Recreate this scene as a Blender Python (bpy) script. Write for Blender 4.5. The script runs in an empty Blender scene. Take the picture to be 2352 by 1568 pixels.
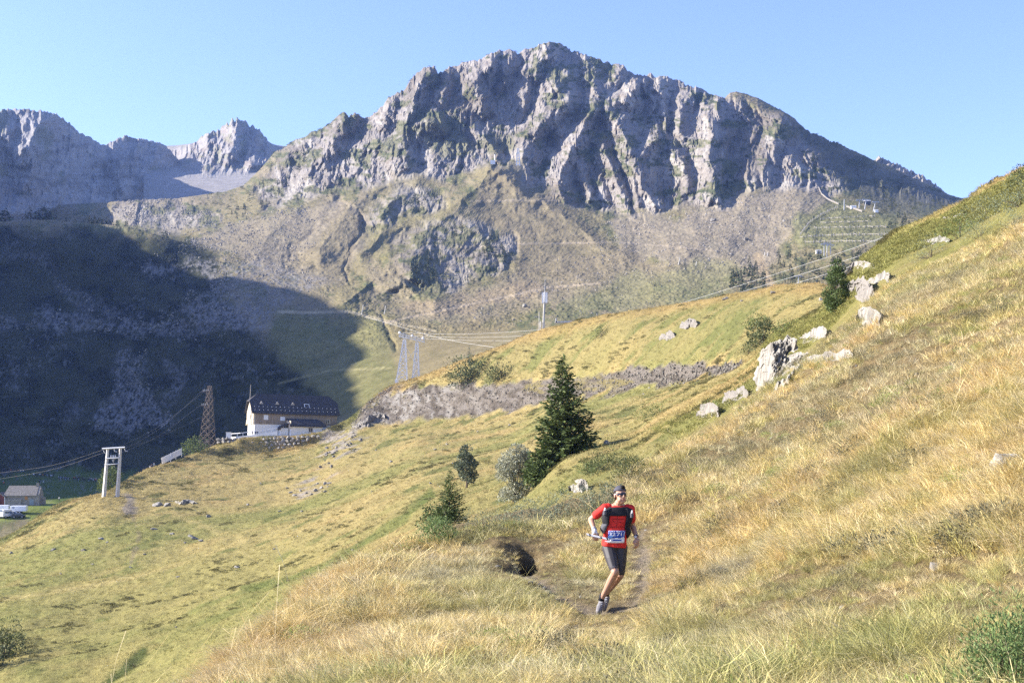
import bpy, bmesh, math, random
import numpy as np
from mathutils import Vector, Matrix, Euler

random.seed(7)
RNG = np.random.default_rng(11)
R = math.radians
scene = bpy.context.scene
COL = scene.collection

# ------------------------------------------------------------------ camera
# design frame: 2352 x 1568 units, focal length 2940 units, horizon at row 980
F, CX, HY = 2940.0, 1176.0, 980.0
cam_data = bpy.data.cameras.new('camera')
cam = bpy.data.objects.new('camera', cam_data)
COL.objects.link(cam)
cam.location = (0, 0, 0)
cam.rotation_euler = (R(90), 0, 0)
cam_data.sensor_width = 36
cam_data.lens = 36 * F / 2352
cam_data.shift_y = (HY - 784) / 2352
cam_data.clip_start = 0.1
cam_data.clip_end = 20000
scene.camera = cam

# ------------------------------------------------------------------ sky, sun, exposure
SUN_EL = 26.0
SUN_AZ = -88.0             # clockwise from +Y (view direction): straight from the left
world = bpy.data.worlds.new('World')
scene.world = world
world.use_nodes = True
wn, wl = world.node_tree.nodes, world.node_tree.links
wn.clear()
sky = wn.new('ShaderNodeTexSky')
sky.sky_type = 'NISHITA'
sky.sun_disc = False
sky.sun_elevation = R(SUN_EL)
sky.sun_rotation = R(SUN_AZ)
sky.altitude = 1800
sky.air_density = 1.0
sky.dust_density = 1.6
sky.ozone_density = 3.5
bg = wn.new('ShaderNodeBackground')
bg.inputs['Strength'].default_value = 0.12
wo = wn.new('ShaderNodeOutputWorld')
wb = wn.new('ShaderNodeVectorMath'); wb.operation = 'MULTIPLY'      # white balance of the sky light
wb.inputs[1].default_value = (1.08, 0.945, 1.07)
wl.new(sky.outputs[0], wb.inputs[0])
wl.new(wb.outputs[0], bg.inputs[0])
wl.new(bg.outputs[0], wo.inputs[0])

sun_data = bpy.data.lights.new('sun', 'SUN')
sun_data.energy = 5.0
sun_data.angle = R(0.5)
sun_data.color = (1.0, 0.93, 0.82)
sun = bpy.data.objects.new('sun', sun_data)
COL.objects.link(sun)
_sd = Vector((math.sin(R(SUN_AZ)) * math.cos(R(SUN_EL)), math.cos(R(SUN_AZ)) * math.cos(R(SUN_EL)), math.sin(R(SUN_EL))))
sun.rotation_euler = _sd.to_track_quat('Z', 'Y').to_euler()

scene.view_settings.view_transform = 'Standard'
scene.view_settings.look = 'None'
scene.view_settings.gamma = 1
scene.view_settings.use_curve_mapping = False
scene.view_settings.exposure = 1.5
scene.cycles.use_denoising = False
scene.cycles.max_bounces = 6
scene.cycles.diffuse_bounces = 3
scene.cycles.volume_bounces = 1
scene.cycles.transparent_max_bounces = 6

# ------------------------------------------------------------------ small helpers
def W(x, y, Y):
    return Vector(((x - CX) / F * Y, Y, (HY - y) / F * Y))

def tag(o, label=None, cat=None, group=None, kind=None):
    if label: o['label'] = label
    if cat: o['category'] = cat
    if group: o['group'] = group
    if kind: o['kind'] = kind
    return o

def thing(name, loc, label, cat, group=None, rz=0.0):
    o = bpy.data.objects.new(name, None)
    COL.objects.link(o)
    o.location = loc
    o.rotation_euler = (0, 0, rz)
    o.empty_display_size = 0.3
    return tag(o, label, cat, group)

def link_mesh(name, me, mats, parent=None, loc=None, smooth=False):
    o = bpy.data.objects.new(name, me)
    COL.objects.link(o)
    if mats is not None and len(me.materials) == 0:
        for m in (mats if isinstance(mats, (list, tuple)) else [mats]):
            me.materials.append(m)
    if parent is not None: o.parent = parent
    if loc is not None: o.location = loc
    if smooth:
        me.polygons.foreach_set('use_smooth', np.ones(len(me.polygons), dtype=bool))
    return o

def copy_tree(o, parent=None):
    c = o.copy()
    COL.objects.link(c)
    if parent is not None: c.parent = parent
    for ch in list(o.children): copy_tree(ch, c)
    return c

class MB:
    """collects simple shapes into ONE mesh"""
    def __init__(s): s.v, s.f, s.m, s.cur = [], [], [], 0
    def add(s, vs, fs):
        b = len(s.v)
        s.v.extend([tuple(p) for p in vs])
        s.f.extend([tuple(i + b for i in f) for f in fs])
        s.m.extend([s.cur] * len(fs))
    def box(s, c, d, rot=None):
        hx, hy, hz = d[0] / 2, d[1] / 2, d[2] / 2
        vs = [Vector((x, y, z)) for x in (-hx, hx) for y in (-hy, hy) for z in (-hz, hz)]
        if rot is not None:
            m = rot if isinstance(rot, Matrix) else Euler(rot).to_matrix()
            vs = [m @ v for v in vs]
        c = Vector(c)
        s.add([v + c for v in vs], [(0, 1, 3, 2), (4, 6, 7, 5), (0, 4, 5, 1), (2, 3, 7, 6), (0, 2, 6, 4), (1, 5, 7, 3)])
    def bar(s, a, b, w, h=None, up=(0, 0, 1)):
        a, b = Vector(a), Vector(b)
        h = h or w
        d = (b - a)
        if d.length < 1e-6: return
        d.normalize()
        u = Vector(up)
        if abs(d.dot(u)) > 0.97: u = Vector((0, 1, 0))
        r = d.cross(u).normalized(); u = r.cross(d)
        vs = []
        for p in (a, b):
            for sx, sy in ((-1, -1), (1, -1), (1, 1), (-1, 1)):
                vs.append(p + r * (sx * w / 2) + u * (sy * h / 2))
        s.add(vs, [(0, 1, 2, 3), (7, 6, 5, 4), (0, 4, 5, 1), (1, 5, 6, 2), (2, 6, 7, 3), (3, 7, 4, 0)])
    def tube(s, pts, rad, n=6, cap=True):
        pts = [Vector(p) for p in pts]
        rads = rad if isinstance(rad, (list, tuple)) else [rad] * len(pts)
        b = len(s.v); vs = []; fs = []
        u = None
        for i, p in enumerate(pts):
            d = (pts[min(i + 1, len(pts) - 1)] - pts[max(i - 1, 0)]).normalized()
            if u is None:
                u = Vector((0, 0, 1)) if abs(d.z) < 0.9 else Vector((0, 1, 0))
            r = d.cross(u).normalized(); u = r.cross(d).normalized()
            for k in range(n):
                a = 2 * math.pi * k / n
                vs.append(p + (r * math.cos(a) + u * math.sin(a)) * rads[i])
        for i in range(len(pts) - 1):
            for k in range(n):
                k2 = (k + 1) % n
                fs.append((i * n + k, i * n + k2, (i + 1) * n + k2, (i + 1) * n + k))
        if cap:
            fs.append(tuple(reversed(range(n))))
            fs.append(tuple((len(pts) - 1) * n + k for k in range(n)))
        s.add(vs, fs)
    def ell(s, c, r, n=10, m=7, rot=None):
        c = Vector(c); vs = []; fs = []
        mt = None if rot is None else (rot if isinstance(rot, Matrix) else Euler(rot).to_matrix())
        for j in range(m + 1):
            th = math.pi * j / m
            for k in range(n):
                ph = 2 * math.pi * k / n
                p = Vector((r[0] * math.sin(th) * math.cos(ph), r[1] * math.sin(th) * math.sin(ph), r[2] * math.cos(th)))
                vs.append(c + (mt @ p if mt else p))
        for j in range(m):
            for k in range(n):
                k2 = (k + 1) % n
                fs.append((j * n + k, (j + 1) * n + k, (j + 1) * n + k2, j * n + k2))
        s.add(vs, fs)
    def prism(s, poly, a, b):
        """poly: list of (u,w) ; a,b : functions mapping (u,w)->Vector for the two ends"""
        n = len(poly)
        vs = [a(p) for p in poly] + [b(p) for p in poly]
        fs = [tuple(range(n)), tuple(reversed(range(n, 2 * n)))]
        for i in range(n):
            j = (i + 1) % n
            fs.append((i, i + n, j + n, j))
        s.add(vs, fs)
    def mesh(s, name):
        me = bpy.data.meshes.new(name)
        me.from_pydata(s.v, [], s.f)
        if any(s.m): me.polygons.foreach_set('material_index', np.array(s.m, dtype=np.int32))
        me.update()
        bm = bmesh.new(); bm.from_mesh(me)
        bmesh.ops.recalc_face_normals(bm, faces=bm.faces)
        bm.to_mesh(me); bm.free()
        return me
    def build(s, name, mats, parent=None, loc=None, smooth=False):
        return link_mesh(name, s.mesh(name), mats, parent, loc, smooth)

# ------------------------------------------------------------------ numpy noise
def _hash(ix, iy, iz, seed):
    h = (ix.astype(np.uint32) * np.uint32(374761393) + iy.astype(np.uint32) * np.uint32(668265263)
         + iz.astype(np.uint32) * np.uint32(2147483647 - 1640531) + np.uint32((seed * 974711 + 12345) & 0xffffffff))
    h = (h ^ (h >> np.uint32(13))) * np.uint32(1274126177)
    h = (h ^ (h >> np.uint32(15))) * np.uint32(2246822519)
    h = h ^ (h >> np.uint32(16))
    return h.astype(np.float32) * np.float32(2.0 / 4294967295.0) - np.float32(1.0)

def noise2(x, y, seed=0):
    x = np.asarray(x, np.float64); y = np.asarray(y, np.float64)
    fx, fy = np.floor(x), np.floor(y)
    ix, iy = fx.astype(np.int64), fy.astype(np.int64)
    u = (x - fx).astype(np.float32); v = (y - fy).astype(np.float32)
    u = u * u * u * (u * (u * 6 - 15) + 10); v = v * v * v * (v * (v * 6 - 15) + 10)
    z = np.zeros_like(ix)
    a = _hash(ix, iy, z, seed); b = _hash(ix + 1, iy, z, seed)
    c = _hash(ix, iy + 1, z, seed); d = _hash(ix + 1, iy + 1, z, seed)
    return (a + (b - a) * u) * (1 - v) + (c + (d - c) * u) * v

def fbm(x, y, oct=5, seed=0, gain=0.5, lac=2.03):
    s = 0.0; a = 1.0; t = 0.0
    for o in range(oct):
        s = s + a * noise2(x + 17.3 * o, y - 9.1 * o, seed + o * 31); t += a
        a *= gain; x = x * lac; y = y * lac
    return s / t * 1.6

def ridged(x, y, oct=4, seed=0, gain=0.5, lac=2.07):
    s = 0.0; a = 1.0; t = 0.0
    for o in range(oct):
        n = 1 - np.abs(noise2(x + 7.7 * o, y + 3.1 * o, seed + o * 17)) * 1.8
        s = s + a * n; t += a
        a *= gain; x = x * lac; y = y * lac
    return s / t

def sstep(a, b, v):
    t = np.clip((v - a) / (b - a), 0, 1)
    return t * t * (3 - 2 * t)

def seg_dist(px, py, ax, ay, bx, by):
    dx, dy = bx - ax, by - ay
    t = np.clip(((px - ax) * dx + (py - ay) * dy) / (dx * dx + dy * dy + 1e-9), 0, 1)
    return np.hypot(px - ax - t * dx, py - ay - t * dy), t

def line_dist(px, py, pts):
    """distance to a polyline and the side (negative = left of the direction of travel)"""
    best = None; side = None
    for (a, b) in zip(pts[:-1], pts[1:]):
        d, _ = seg_dist(px, py, a[0], a[1], b[0], b[1])
        sgn = (b[0] - a[0]) * (py - a[1]) - (b[1] - a[1]) * (px - a[0])
        if best is None: best, side = d, sgn
        else:
            m = d < best
            best = np.where(m, d, best); side = np.where(m, sgn, side)
    return best, side

def poly_sd(px, py, poly):
    """signed distance to a polygon, negative inside"""
    px = np.asarray(px, float); py = np.asarray(py, float)
    inside = np.zeros(px.shape, bool); best = np.full(px.shape, 1e9)
    n = len(poly)
    for i in range(n):
        ax, ay = poly[i]; bx, by = poly[(i + 1) % n]
        d, _ = seg_dist(px, py, ax, ay, bx, by)
        best = np.minimum(best, d)
        if ay != by:
            c = ((ay > py) != (by > py)) & (px < (bx - ax) * (py - ay) / (by - ay) + ax)
            inside ^= c
    return np.where(inside, -best, best)

def pmask(px, py, poly, soft=8.0, warp=None):
    d = poly_sd(px, py, poly)
    if warp is not None: d = d + warp
    return 1 - sstep(-soft, soft, d)

# ------------------------------------------------------------------ materials
def new_mat(name):
    m = bpy.data.materials.new(name)
    m.use_nodes = True
    nt = m.node_tree
    b = nt.nodes['Principled BSDF']
    b.inputs['Specular IOR Level'].default_value = 0.15
    return m, nt, b

def _ramp2(nt, fac, c0, c1, p0=0.3, p1=0.7):
    r = nt.nodes.new('ShaderNodeValToRGB')
    r.color_ramp.elements[0].position = p0; r.color_ramp.elements[0].color = (*c0, 1)
    r.color_ramp.elements[1].position = p1; r.color_ramp.elements[1].color = (*c1, 1)
    nt.links.new(fac, r.inputs[0])
    return r.outputs[0]

def _noise(nt, scale, detail=8, rough=0.6, coord='Object', stretch=None):
    tc = nt.nodes.new('ShaderNodeTexCoord')
    n = nt.nodes.new('ShaderNodeTexNoise')
    n.inputs['Scale'].default_value = scale
    n.inputs['Detail'].default_value = detail
    n.inputs['Roughness'].default_value = rough
    src = tc.outputs[coord]
    if stretch:
        mp = nt.nodes.new('ShaderNodeMapping')
        mp.inputs['Scale'].default_value = stretch
        nt.links.new(src, mp.inputs[0]); src = mp.outputs[0]
    nt.links.new(src, n.inputs['Vector'])
    return n.outputs['Fac']

def _bump(nt, fac, bsdf, strength, dist, prev=None):
    bp = nt.nodes.new('ShaderNodeBump')
    bp.inputs['Strength'].default_value = strength
    bp.inputs['Distance'].default_value = dist
    nt.links.new(fac, bp.inputs['Height'])
    if prev is not None: nt.links.new(prev, bp.inputs['Normal'])
    nt.links.new(bp.outputs[0], bsdf.inputs['Normal'])
    return bp.outputs[0]

def flat_mat(name, col, rough=0.7, var=0.2, scale=6.0, metal=0.0, bump=0.0, bdist=0.01, spec=0.2, stretch=None):
    m, nt, b = new_mat(name)
    f = _noise(nt, scale, 6, 0.6, stretch=stretch)
    c = _ramp2(nt, f, tuple(v * (1 - var) for v in col), tuple(min(1, v * (1 + var)) for v in col))
    nt.links.new(c, b.inputs['Base Color'])
    b.inputs['Roughness'].default_value = rough
    b.inputs['Metallic'].default_value = metal
    b.inputs['Specular IOR Level'].default_value = spec
    if bump: _bump(nt, f, b, bump, bdist)
    return m

def terrain_mat(name, s_big, s_fine, var_big, var_fine, bump, bdist, bump2=0.0, b2dist=0.0, stretch=None):
    """base colour from the mesh attribute 'albedo', broken up by two noises, with relief"""
    m, nt, b = new_mat(name)
    at = nt.nodes.new('ShaderNodeAttribute'); at.attribute_name = 'albedo'
    n1 = _noise(nt, s_big, 6, 0.6); n2 = _noise(nt, s_fine, 8, 0.7, stretch=stretch)
    c = at.outputs['Color']
    for f, v in ((n1, var_big), (n2, var_fine)):
        mr = nt.nodes.new('ShaderNodeMapRange')
        mr.inputs['From Min'].default_value = 0.3; mr.inputs['From Max'].default_value = 0.7
        mr.inputs['To Min'].default_value = 1 - v; mr.inputs['To Max'].default_value = 1 + v
        nt.links.new(f, mr.inputs['Value'])
        mx = nt.nodes.new('ShaderNodeVectorMath'); mx.operation = 'SCALE'
        nt.links.new(c, mx.inputs[0]); nt.links.new(mr.outputs[0], mx.inputs['Scale'])
        c = mx.outputs[0]
    nt.links.new(c, b.inputs['Base Color'])
    b.inputs['Roughness'].default_value = 0.95
    b.inputs['Specular IOR Level'].default_value = 0.05
    p = _bump(nt, n2, b, bump, bdist)
    if bump2: _bump(nt, n1, b, bump2, b2dist, p)
    return m

def leaf_mat(name, col, var=0.35, trans=0.25, inst=False, rough=0.6):
    """two-sided foliage; colour varies leaf by leaf"""
    m, nt, b = new_mat(name)
    geo = nt.nodes.new('ShaderNodeNewGeometry')
    c = _ramp2(nt, geo.outputs['Random Per Island'], tuple(v * (1 - var) for v in col), tuple(v * (1 + var) for v in col), 0, 1)
    if inst:
        at = nt.nodes.new('ShaderNodeAttribute'); at.attribute_type = 'INSTANCER'; at.attribute_name = 'tint'
        mx = nt.nodes.new('ShaderNodeVectorMath'); mx.operation = 'MULTIPLY'
        nt.links.new(c, mx.inputs[0]); nt.links.new(at.outputs['Color'], mx.inputs[1])
        c = mx.outputs[0]
    nt.links.new(c, b.inputs['Base Color'])
    b.inputs['Roughness'].default_value = rough
    b.inputs['Specular IOR Level'].default_value = 0.2
    tr = nt.nodes.new('ShaderNodeBsdfTranslucent')
    nt.links.new(c, tr.inputs['Color'])
    mix = nt.nodes.new('ShaderNodeMixShader'); mix.inputs[0].default_value = trans
    out = nt.nodes['Material Output']
    nt.links.new(b.outputs[0], mix.inputs[1]); nt.links.new(tr.outputs[0], mix.inputs[2])
    nt.links.new(mix.outputs[0], out.inputs[0])
    return m
# ================================================================== TERRAIN
def Zr(z, Y): return (HY - F * z / Y, Y)

def hermite(nodes, t):
    """monotone cubic through nodes[K,N] at parameters t[M] -> [M,N]"""
    K = nodes.shape[0]
    d = np.diff(nodes, axis=0)
    m = np.zeros_like(nodes)
    p = d[:-1] * d[1:]
    m[1:-1] = np.where(p > 0, 2 * p / (d[:-1] + d[1:] + 1e-12 * np.sign(d[:-1] + d[1:] + 1e-30)), 0)
    m[0], m[-1] = d[0], d[-1]
    i = np.clip(np.floor(t).astype(int), 0, K - 2)
    u = (t - i)[:, None]
    return ((2 * u**3 - 3 * u**2 + 1) * nodes[i] + (u**3 - 2 * u**2 + u) * m[i]
            + (-2 * u**3 + 3 * u**2) * nodes[i + 1] + (u**3 - u**2) * m[i + 1])

def smooth1(a, xs, sig):
    """gaussian smoothing of a(xs) along xs (non-uniform columns)"""
    if sig <= 0: return a
    g = np.arange(xs[0], xs[-1] + 4, 4.0)
    v = np.interp(g, xs, a)
    k = np.exp(-0.5 * (np.arange(-int(3 * sig / 4), int(3 * sig / 4) + 1) * 4 / sig) ** 2); k /= k.sum()
    pad = len(k) // 2
    v = np.convolve(np.pad(v, pad, mode='edge'), k, 'valid')
    return np.interp(xs, g, v)

class Land:
    """a sheet of land: columns fan out from the camera, every column is a profile of (height, distance) nodes"""
    def __init__(s, table, xs, counts, sig=22.0, sky_row=None, skyline=None):
        s.xs = xs
        kx = np.array(sorted(table)); K = len(table[kx[0]])
        ny = np.zeros((K, len(xs))); nY = np.zeros((K, len(xs)))
        for r in range(K):
            ys = np.array([table[k][r][0] for k in kx]); Ys = np.array([table[k][r][1] for k in kx])
            zz = (HY - ys) / F * Ys
            nY[r] = smooth1(np.interp(xs, kx, Ys), xs, sig)
            nz = smooth1(np.interp(xs, kx, zz), xs, sig)
            # heights follow the profile angle, so interpolate angles where the rows are visible
            ya = smooth1(np.interp(xs, kx, ys), xs, sig)
            ny[r] = 0.5 * ((HY - ya) / F * nY[r]) + 0.5 * nz if False else (HY - ya) / F * nY[r]
        if skyline is not None:
            sx = [p[0] for p in skyline]; sy = [p[1] for p in skyline]
            ny[sky_row] = (HY - np.interp(xs, sx, sy)) / F * nY[sky_row]
        t = np.concatenate([np.linspace(k, k + 1, c, endpoint=False) for k, c in enumerate(counts)] + [[K - 1]])
        s.t = t
        s.Y = hermite(nY, t); s.z = hermite(ny, t)
        s.X = (xs[None, :] - CX) / F * s.Y
    def screen(s):
        return CX + F * s.X / s.Y, HY - F * s.z / s.Y
    def mesh(s, name, mat, albedo, smooth=True):
        M, N = s.Y.shape
        co = np.stack([s.X, s.Y, s.z], -1).reshape(-1, 3).astype(np.float32)
        idx = np.arange(M * N).reshape(M, N)
        q = np.stack([idx[:-1, :-1], idx[:-1, 1:], idx[1:, 1:], idx[1:, :-1]], -1).reshape(-1, 4)
        me = bpy.data.meshes.new(name)
        me.vertices.add(M * N); me.vertices.foreach_set('co', co.ravel())
        me.loops.add(q.size); me.loops.foreach_set('vertex_index', q.ravel().astype(np.int32))
        me.polygons.add(len(q)); me.polygons.foreach_set('loop_start', np.arange(0, q.size, 4, dtype=np.int32))
        me.polygons.foreach_set('loop_total', np.full(len(q), 4, dtype=np.int32))
        me.polygons.foreach_set('use_smooth', np.full(len(q), smooth, dtype=bool))
        a = me.attributes.new('albedo', 'FLOAT_COLOR', 'POINT')
        rgba = np.ones((M * N, 4), np.float32); rgba[:, :3] = np.clip(albedo.reshape(-1, 3), 0.005, 0.9)
        a.data.foreach_set('color', rgba.ravel())
        me.update(calc_edges=True); me.validate()
        o = link_mesh(name, me, mat)
        o['kind'] = 'structure'
        return o
    def prep(s):
        s.sx, s.sy = s.screen()
    def hit(s, x, y, far=False):
        """first point of the land on the line of sight through design pixel (x, y)"""
        j = int(np.clip(np.searchsorted(s.xs, x), 1, len(s.xs) - 1))
        f = (x - s.xs[j - 1]) / (s.xs[j] - s.xs[j - 1])
        sy = s.sy[:, j - 1] * (1 - f) + s.sy[:, j] * f
        Y = s.Y[:, j - 1] * (1 - f) + s.Y[:, j] * f
        c = np.nonzero((sy[:-1] >= y) & (sy[1:] < y))[0]
        if len(c) == 0: return None
        i = c[-1] if far else c[0]
        u = (sy[i] - y) / (sy[i] - sy[i + 1] + 1e-9)
        Yh = Y[i] + (Y[i + 1] - Y[i]) * u
        return W(x, y, Yh)
    def ground(s, X, Y):
        """height of the land at plan position (X, Y)"""
        x = CX + F * X / Y
        j = int(np.clip(np.searchsorted(s.xs, x), 1, len(s.xs) - 1))
        f = float(np.clip((x - s.xs[j - 1]) / (s.xs[j] - s.xs[j - 1]), 0, 1))
        za = np.interp(Y, s.Y[:, j - 1], s.z[:, j - 1]); zb = np.interp(Y, s.Y[:, j], s.z[:, j])
        return za * (1 - f) + zb * f
    def ground_many(s, X, Y):
        x = CX + F * X / Y
        j = np.clip(np.searchsorted(s.xs, x), 1, len(s.xs) - 1)
        out = np.zeros(len(X))
        f = np.clip((x - s.xs[j - 1]) / (s.xs[j] - s.xs[j - 1]), 0, 1)
        for jj in np.unique(j):
            m = j == jj
            za = np.interp(Y[m], s.Y[:, jj - 1], s.z[:, jj - 1]); zb = np.interp(Y[m], s.Y[:, jj], s.z[:, jj])
            out[m] = za * (1 - f[m]) + zb * f[m]
        return out

def mixc(a, b, m):
    return a * (1 - m[..., None]) + np.asarray(b)[None, None, :] * m[..., None]

def colx(lo, hi, step, olo, ohi, ostep):
    return np.concatenate([np.arange(olo, lo, ostep), np.arange(lo, hi, step), np.arange(hi, ohi + 1, ostep)]).astype(float)

# ---------------------------------------------------------------- near hillside and meadow (T1)
E1 = lambda: None
def r0(x): X = (x - 1176) / 980.0; return Zr(-1.72 + 0.2 * X, 3.0)
T1 = {
 -900: [Zr(-3.2,7),Zr(-4,10),Zr(-5,14),Zr(-9,22),Zr(-26,62),Zr(-30,120),Zr(-33,190),Zr(-34,260),Zr(-34,320),Zr(-34,330),Zr(-34,345),Zr(-36,380),Zr(-37,440)],
 -300: [Zr(-3,8),Zr(-3.7,11),Zr(-4.5,15),Zr(-8.5,23),Zr(-24.5,62),Zr(-27,120),Zr(-30,190),Zr(-31,260),Zr(-31,315),Zr(-31,325),Zr(-31.5,340),Zr(-35,375),Zr(-37,440)],
 0:    [Zr(-2.9,9),Zr(-3.4,12),Zr(-4.1,15.5),Zr(-8,24),Zr(-22.5,62),(1568,122),(1400,190),(1310,255),(1255,305),(1245,315),(1240,322),Zr(-35,360),Zr(-38,410)],
 60:   [Zr(-2.9,9.3),Zr(-3.4,12.2),Zr(-4,15.5),Zr(-7.9,24),Zr(-22,62),(1560,121),(1394,190),(1292,257),(1225,305),(1212,316),(1205,324),Zr(-33,360),Zr(-38,410)],
 150:  [Zr(-2.88,9.6),Zr(-3.35,12.3),Zr(-3.9,15.5),Zr(-7.7,24),Zr(-21.3,62),(1552,121),(1385,190),(1265,258),(1182,306),(1158,322),(1146,332),Zr(-31,365),Zr(-38,410)],
 240:  [Zr(-2.85,10),Zr(-3.3,12.5),Zr(-3.75,15.5),Zr(-7.5,24),Zr(-20.5,62),(1543,120),(1375,190),(1240,260),(1165,300),(1145,314),(1136,322),Zr(-28,356),Zr(-38,410)],
 310:  [Zr(-2.85,11),Zr(-3.2,13),Zr(-3.6,15.5),Zr(-7.2,24),Zr(-19.3,62),(1520,120),(1360,190),(1225,265),(1142,320),(1105,352),(1090,368),Zr(-24,400),Zr(-38,450)],
 400:  [Zr(-2.83,12),Zr(-3.1,13.8),Zr(-3.35,15.5),Zr(-6.9,24),Zr(-18,62),(1490,120),(1340,190),(1208,272),(1115,345),(1076,385),(1060,402),Zr(-22,440),Zr(-37,490)],
 480:  [(1590,13.5),(1580,14.5),(1568,15.5),Zr(-6.5,24),Zr(-16.5,62),(1458,120),(1320,190),(1190,280),(1090,370),(1048,415),(1026,434),Zr(-18,462),Zr(-36,520)],
 560:  [(1572,13.3),(1542,15),(1502,16.8),Zr(-6.1,25),Zr(-15.4,62),(1425,120),(1300,190),(1182,280),(1076,382),(1040,426),(1006,432),(1004,466),Zr(-36,540)],
 620:  [(1568,13.2),(1510,15.5),(1455,18),Zr(-5.8,26),Zr(-14.5,62),(1396,120),(1285,190),(1175,280),(1068,390),(1040,428),(1004,433),(1005,470),Zr(-34,540)],
 720:  [(1568,12.6),(1475,16.5),(1385,20.5),Zr(-5.4,29),Zr(-12.8,62),(1350,120),(1246,190),(1145,280),(1050,395),(1024,429),(1000,434),(1004,476),Zr(-26,550)],
 800:  [(1568,12.2),(1450,17),(1330,22.2),Zr(-5,31),Zr(-11.5,62),(1310,120),(1210,190),(1115,280),(1016,400),(987,432),(966,440),(972,476),Zr(-17,560)],
 880:  [(1568,11.8),(1420,17.5),(1290,24),Zr(-4.8,33),Zr(-10,62),(1272,120),(1175,190),(1085,280),(975,425),(905,442),(895,450),Zr(8,480),Zr(-6,560)],
 960:  [(1568,11.3),(1415,17.5),(1245,27),Zr(-4.6,36),Zr(-8.5,64),(1232,120),(1140,190),(1055,280),(966,405),(886,425),(868,440),Zr(12,480),Zr(3,560)],
 1060: [(1568,11),(1410,17.5),(1215,30),Zr(-4.2,39),Zr(-6.8,66),(1190,120),(1110,180),(1040,280),(957,385),(886,400),(828,425),Zr(15,470),Zr(8,560)],
 1200: [(1568,10.7),(1400,17.5),(1192,31.5),Zr(-3.6,41),Zr(-5.2,68),(1135,120),(1080,170),(1010,270),(937,350),(874,363),(775,410),Zr(20,460),Zr(14,560)],
 1300: [(1568,10.5),(1405,17.4),(1178,32.5),Zr(-2.9,42),Zr(-3.7,66),(1062,105),(1022,160),(965,250),(922,320),(866,333),(742,390),Zr(22,450),Zr(17,560)],
 1375: [(1568,10.5),(1405,17.4),(1162,33),Zr(-2.7,41),(1140,60),(1045,95),(1010,150),(965,225),(910,300),(858,313),(728,370),Zr(22,430),Zr(19,560)],
 1450: [(1568,10.3),(1395,17.3),(1120,34),(1118,42),(1100,60),(1035,88),(1000,135),(950,205),(897,275),(845,287),(716,355),Zr(22,420),Zr(20,560)],
 1530: [(1568,10),(1372,17.2),(1078,35.5),(1070,44),(1045,58),(985,88),(952,130),(925,180),(884,252),(836,264),(704,340),Zr(24,400),Zr(21,560)],
 1620: [(1568,9.6),(1340,17.2),(1020,38.5),(1005,46),(985,60),(935,88),(905,125),(885,170),(865,220),(829,232),(690,320),Zr(24,380),Zr(22,560)],
 1700: [(1568,9.2),(1308,17.2),(962,41.5),(945,50),(925,62),(895,82),(875,115),(862,150),(848,188),(830,200),(677,300),Zr(24,360),Zr(22,560)],
 1800: [(1568,8.7),(1258,17.1),(885,45),(872,54),(850,66),(810,84),(780,110),(765,140),(755,170),(745,190),(662,280),Zr(24,340),Zr(22,560)],
 1900: [(1568,8.3),(1208,17),(808,48),(795,56),(770,68),(745,82),(728,100),(715,120),(700,150),(690,180),(654,240),Zr(22,300),Zr(22,560)],
 2000: [(1568,8),(1160,16.7),(705,51),(690,58),(660,68),(628,82),(598,98),(588,106),Zr(12,130),Zr(14,180),Zr(22,240),Zr(22,300),Zr(22,560)],
 2060: [(1568,7.8),(1130,16.5),(645,53),(630,60),(605,70),(580,82),(558,94),(546,102),Zr(13,125),Zr(14,180),Zr(20,240),Zr(20,300),Zr(22,560)],
 2200: [(1568,7.3),(1062,16),(590,53),(572,58),(545,66),(515,74),(492,82),(478,90),Zr(13,115),Zr(13,180),Zr(18,240),Zr(18,300),Zr(22,560)],
 2352: [(1568,6.8),(1000,15.5),(520,48),(500,51),(470,55),(440,59),(410,63),(393,68),Zr(11,95),Zr(11,180),Zr(16,240),Zr(16,300),Zr(22,560)],
 2700: [(1568,6),(900,14.5),(400,44),(380,47),(350,51),(320,55),(290,59),(270,64),Zr(12,95),Zr(11,180),Zr(16,240),Zr(16,300),Zr(22,560)],
 3300: [(1568,5),(760,13),(250,38),(230,42),(200,46),(170,50),(140,54),(120,58),Zr(12,95),Zr(11,180),Zr(16,240),Zr(16,300),Zr(22,560)],
}
for k in T1: T1[k] = [r0(k)] + T1[k]
hill = Land(T1, colx(-60, 2420, 4, -900, 3300, 40), [14, 60, 90, 14, 14, 30, 46, 50, 50, 30, 60, 12, 8], sig=20)
X, Y = hill.X, hill.Y
hx, hy = hill.screen()                       # before fine relief
near = 1 - sstep(45, 75, Y)
far = sstep(60, 110, Y)
# tussocks and hummocks
run_x, run_y = (1388 - CX) / F * 17.4, 17.4
calm = sstep(0.4, 1.6, np.hypot(X - run_x, (Y - run_y) * 0.6))
hill.z += calm * near * (0.10 * fbm(X / 1.6, Y / 1.6, 4, 3) + 0.05 * ridged(X / 0.7, Y / 0.7, 3, 9)) * sstep(4, 9, Y)
hill.z += calm * 0.22 * near * fbm(X / 5, Y / 5, 3, 21) * sstep(12, 20, Y)
hill.z += far * (0.55 * fbm(X / 22, Y / 22, 4, 5) + 0.28 * fbm(X / 5, Y / 5, 4, 8) + 0.16 * ridged(X / 2.2, Y / 2.2, 2, 13))
# the two low banks at the small stream lines of the meadow
for pts, dep, wd in (([(1230,1120),(1100,1200),(960,1225),(700,1400)],0.0,1),):
    pass
wrp = 14 * fbm(X / 9, Y / 9, 4, 44)
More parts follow.
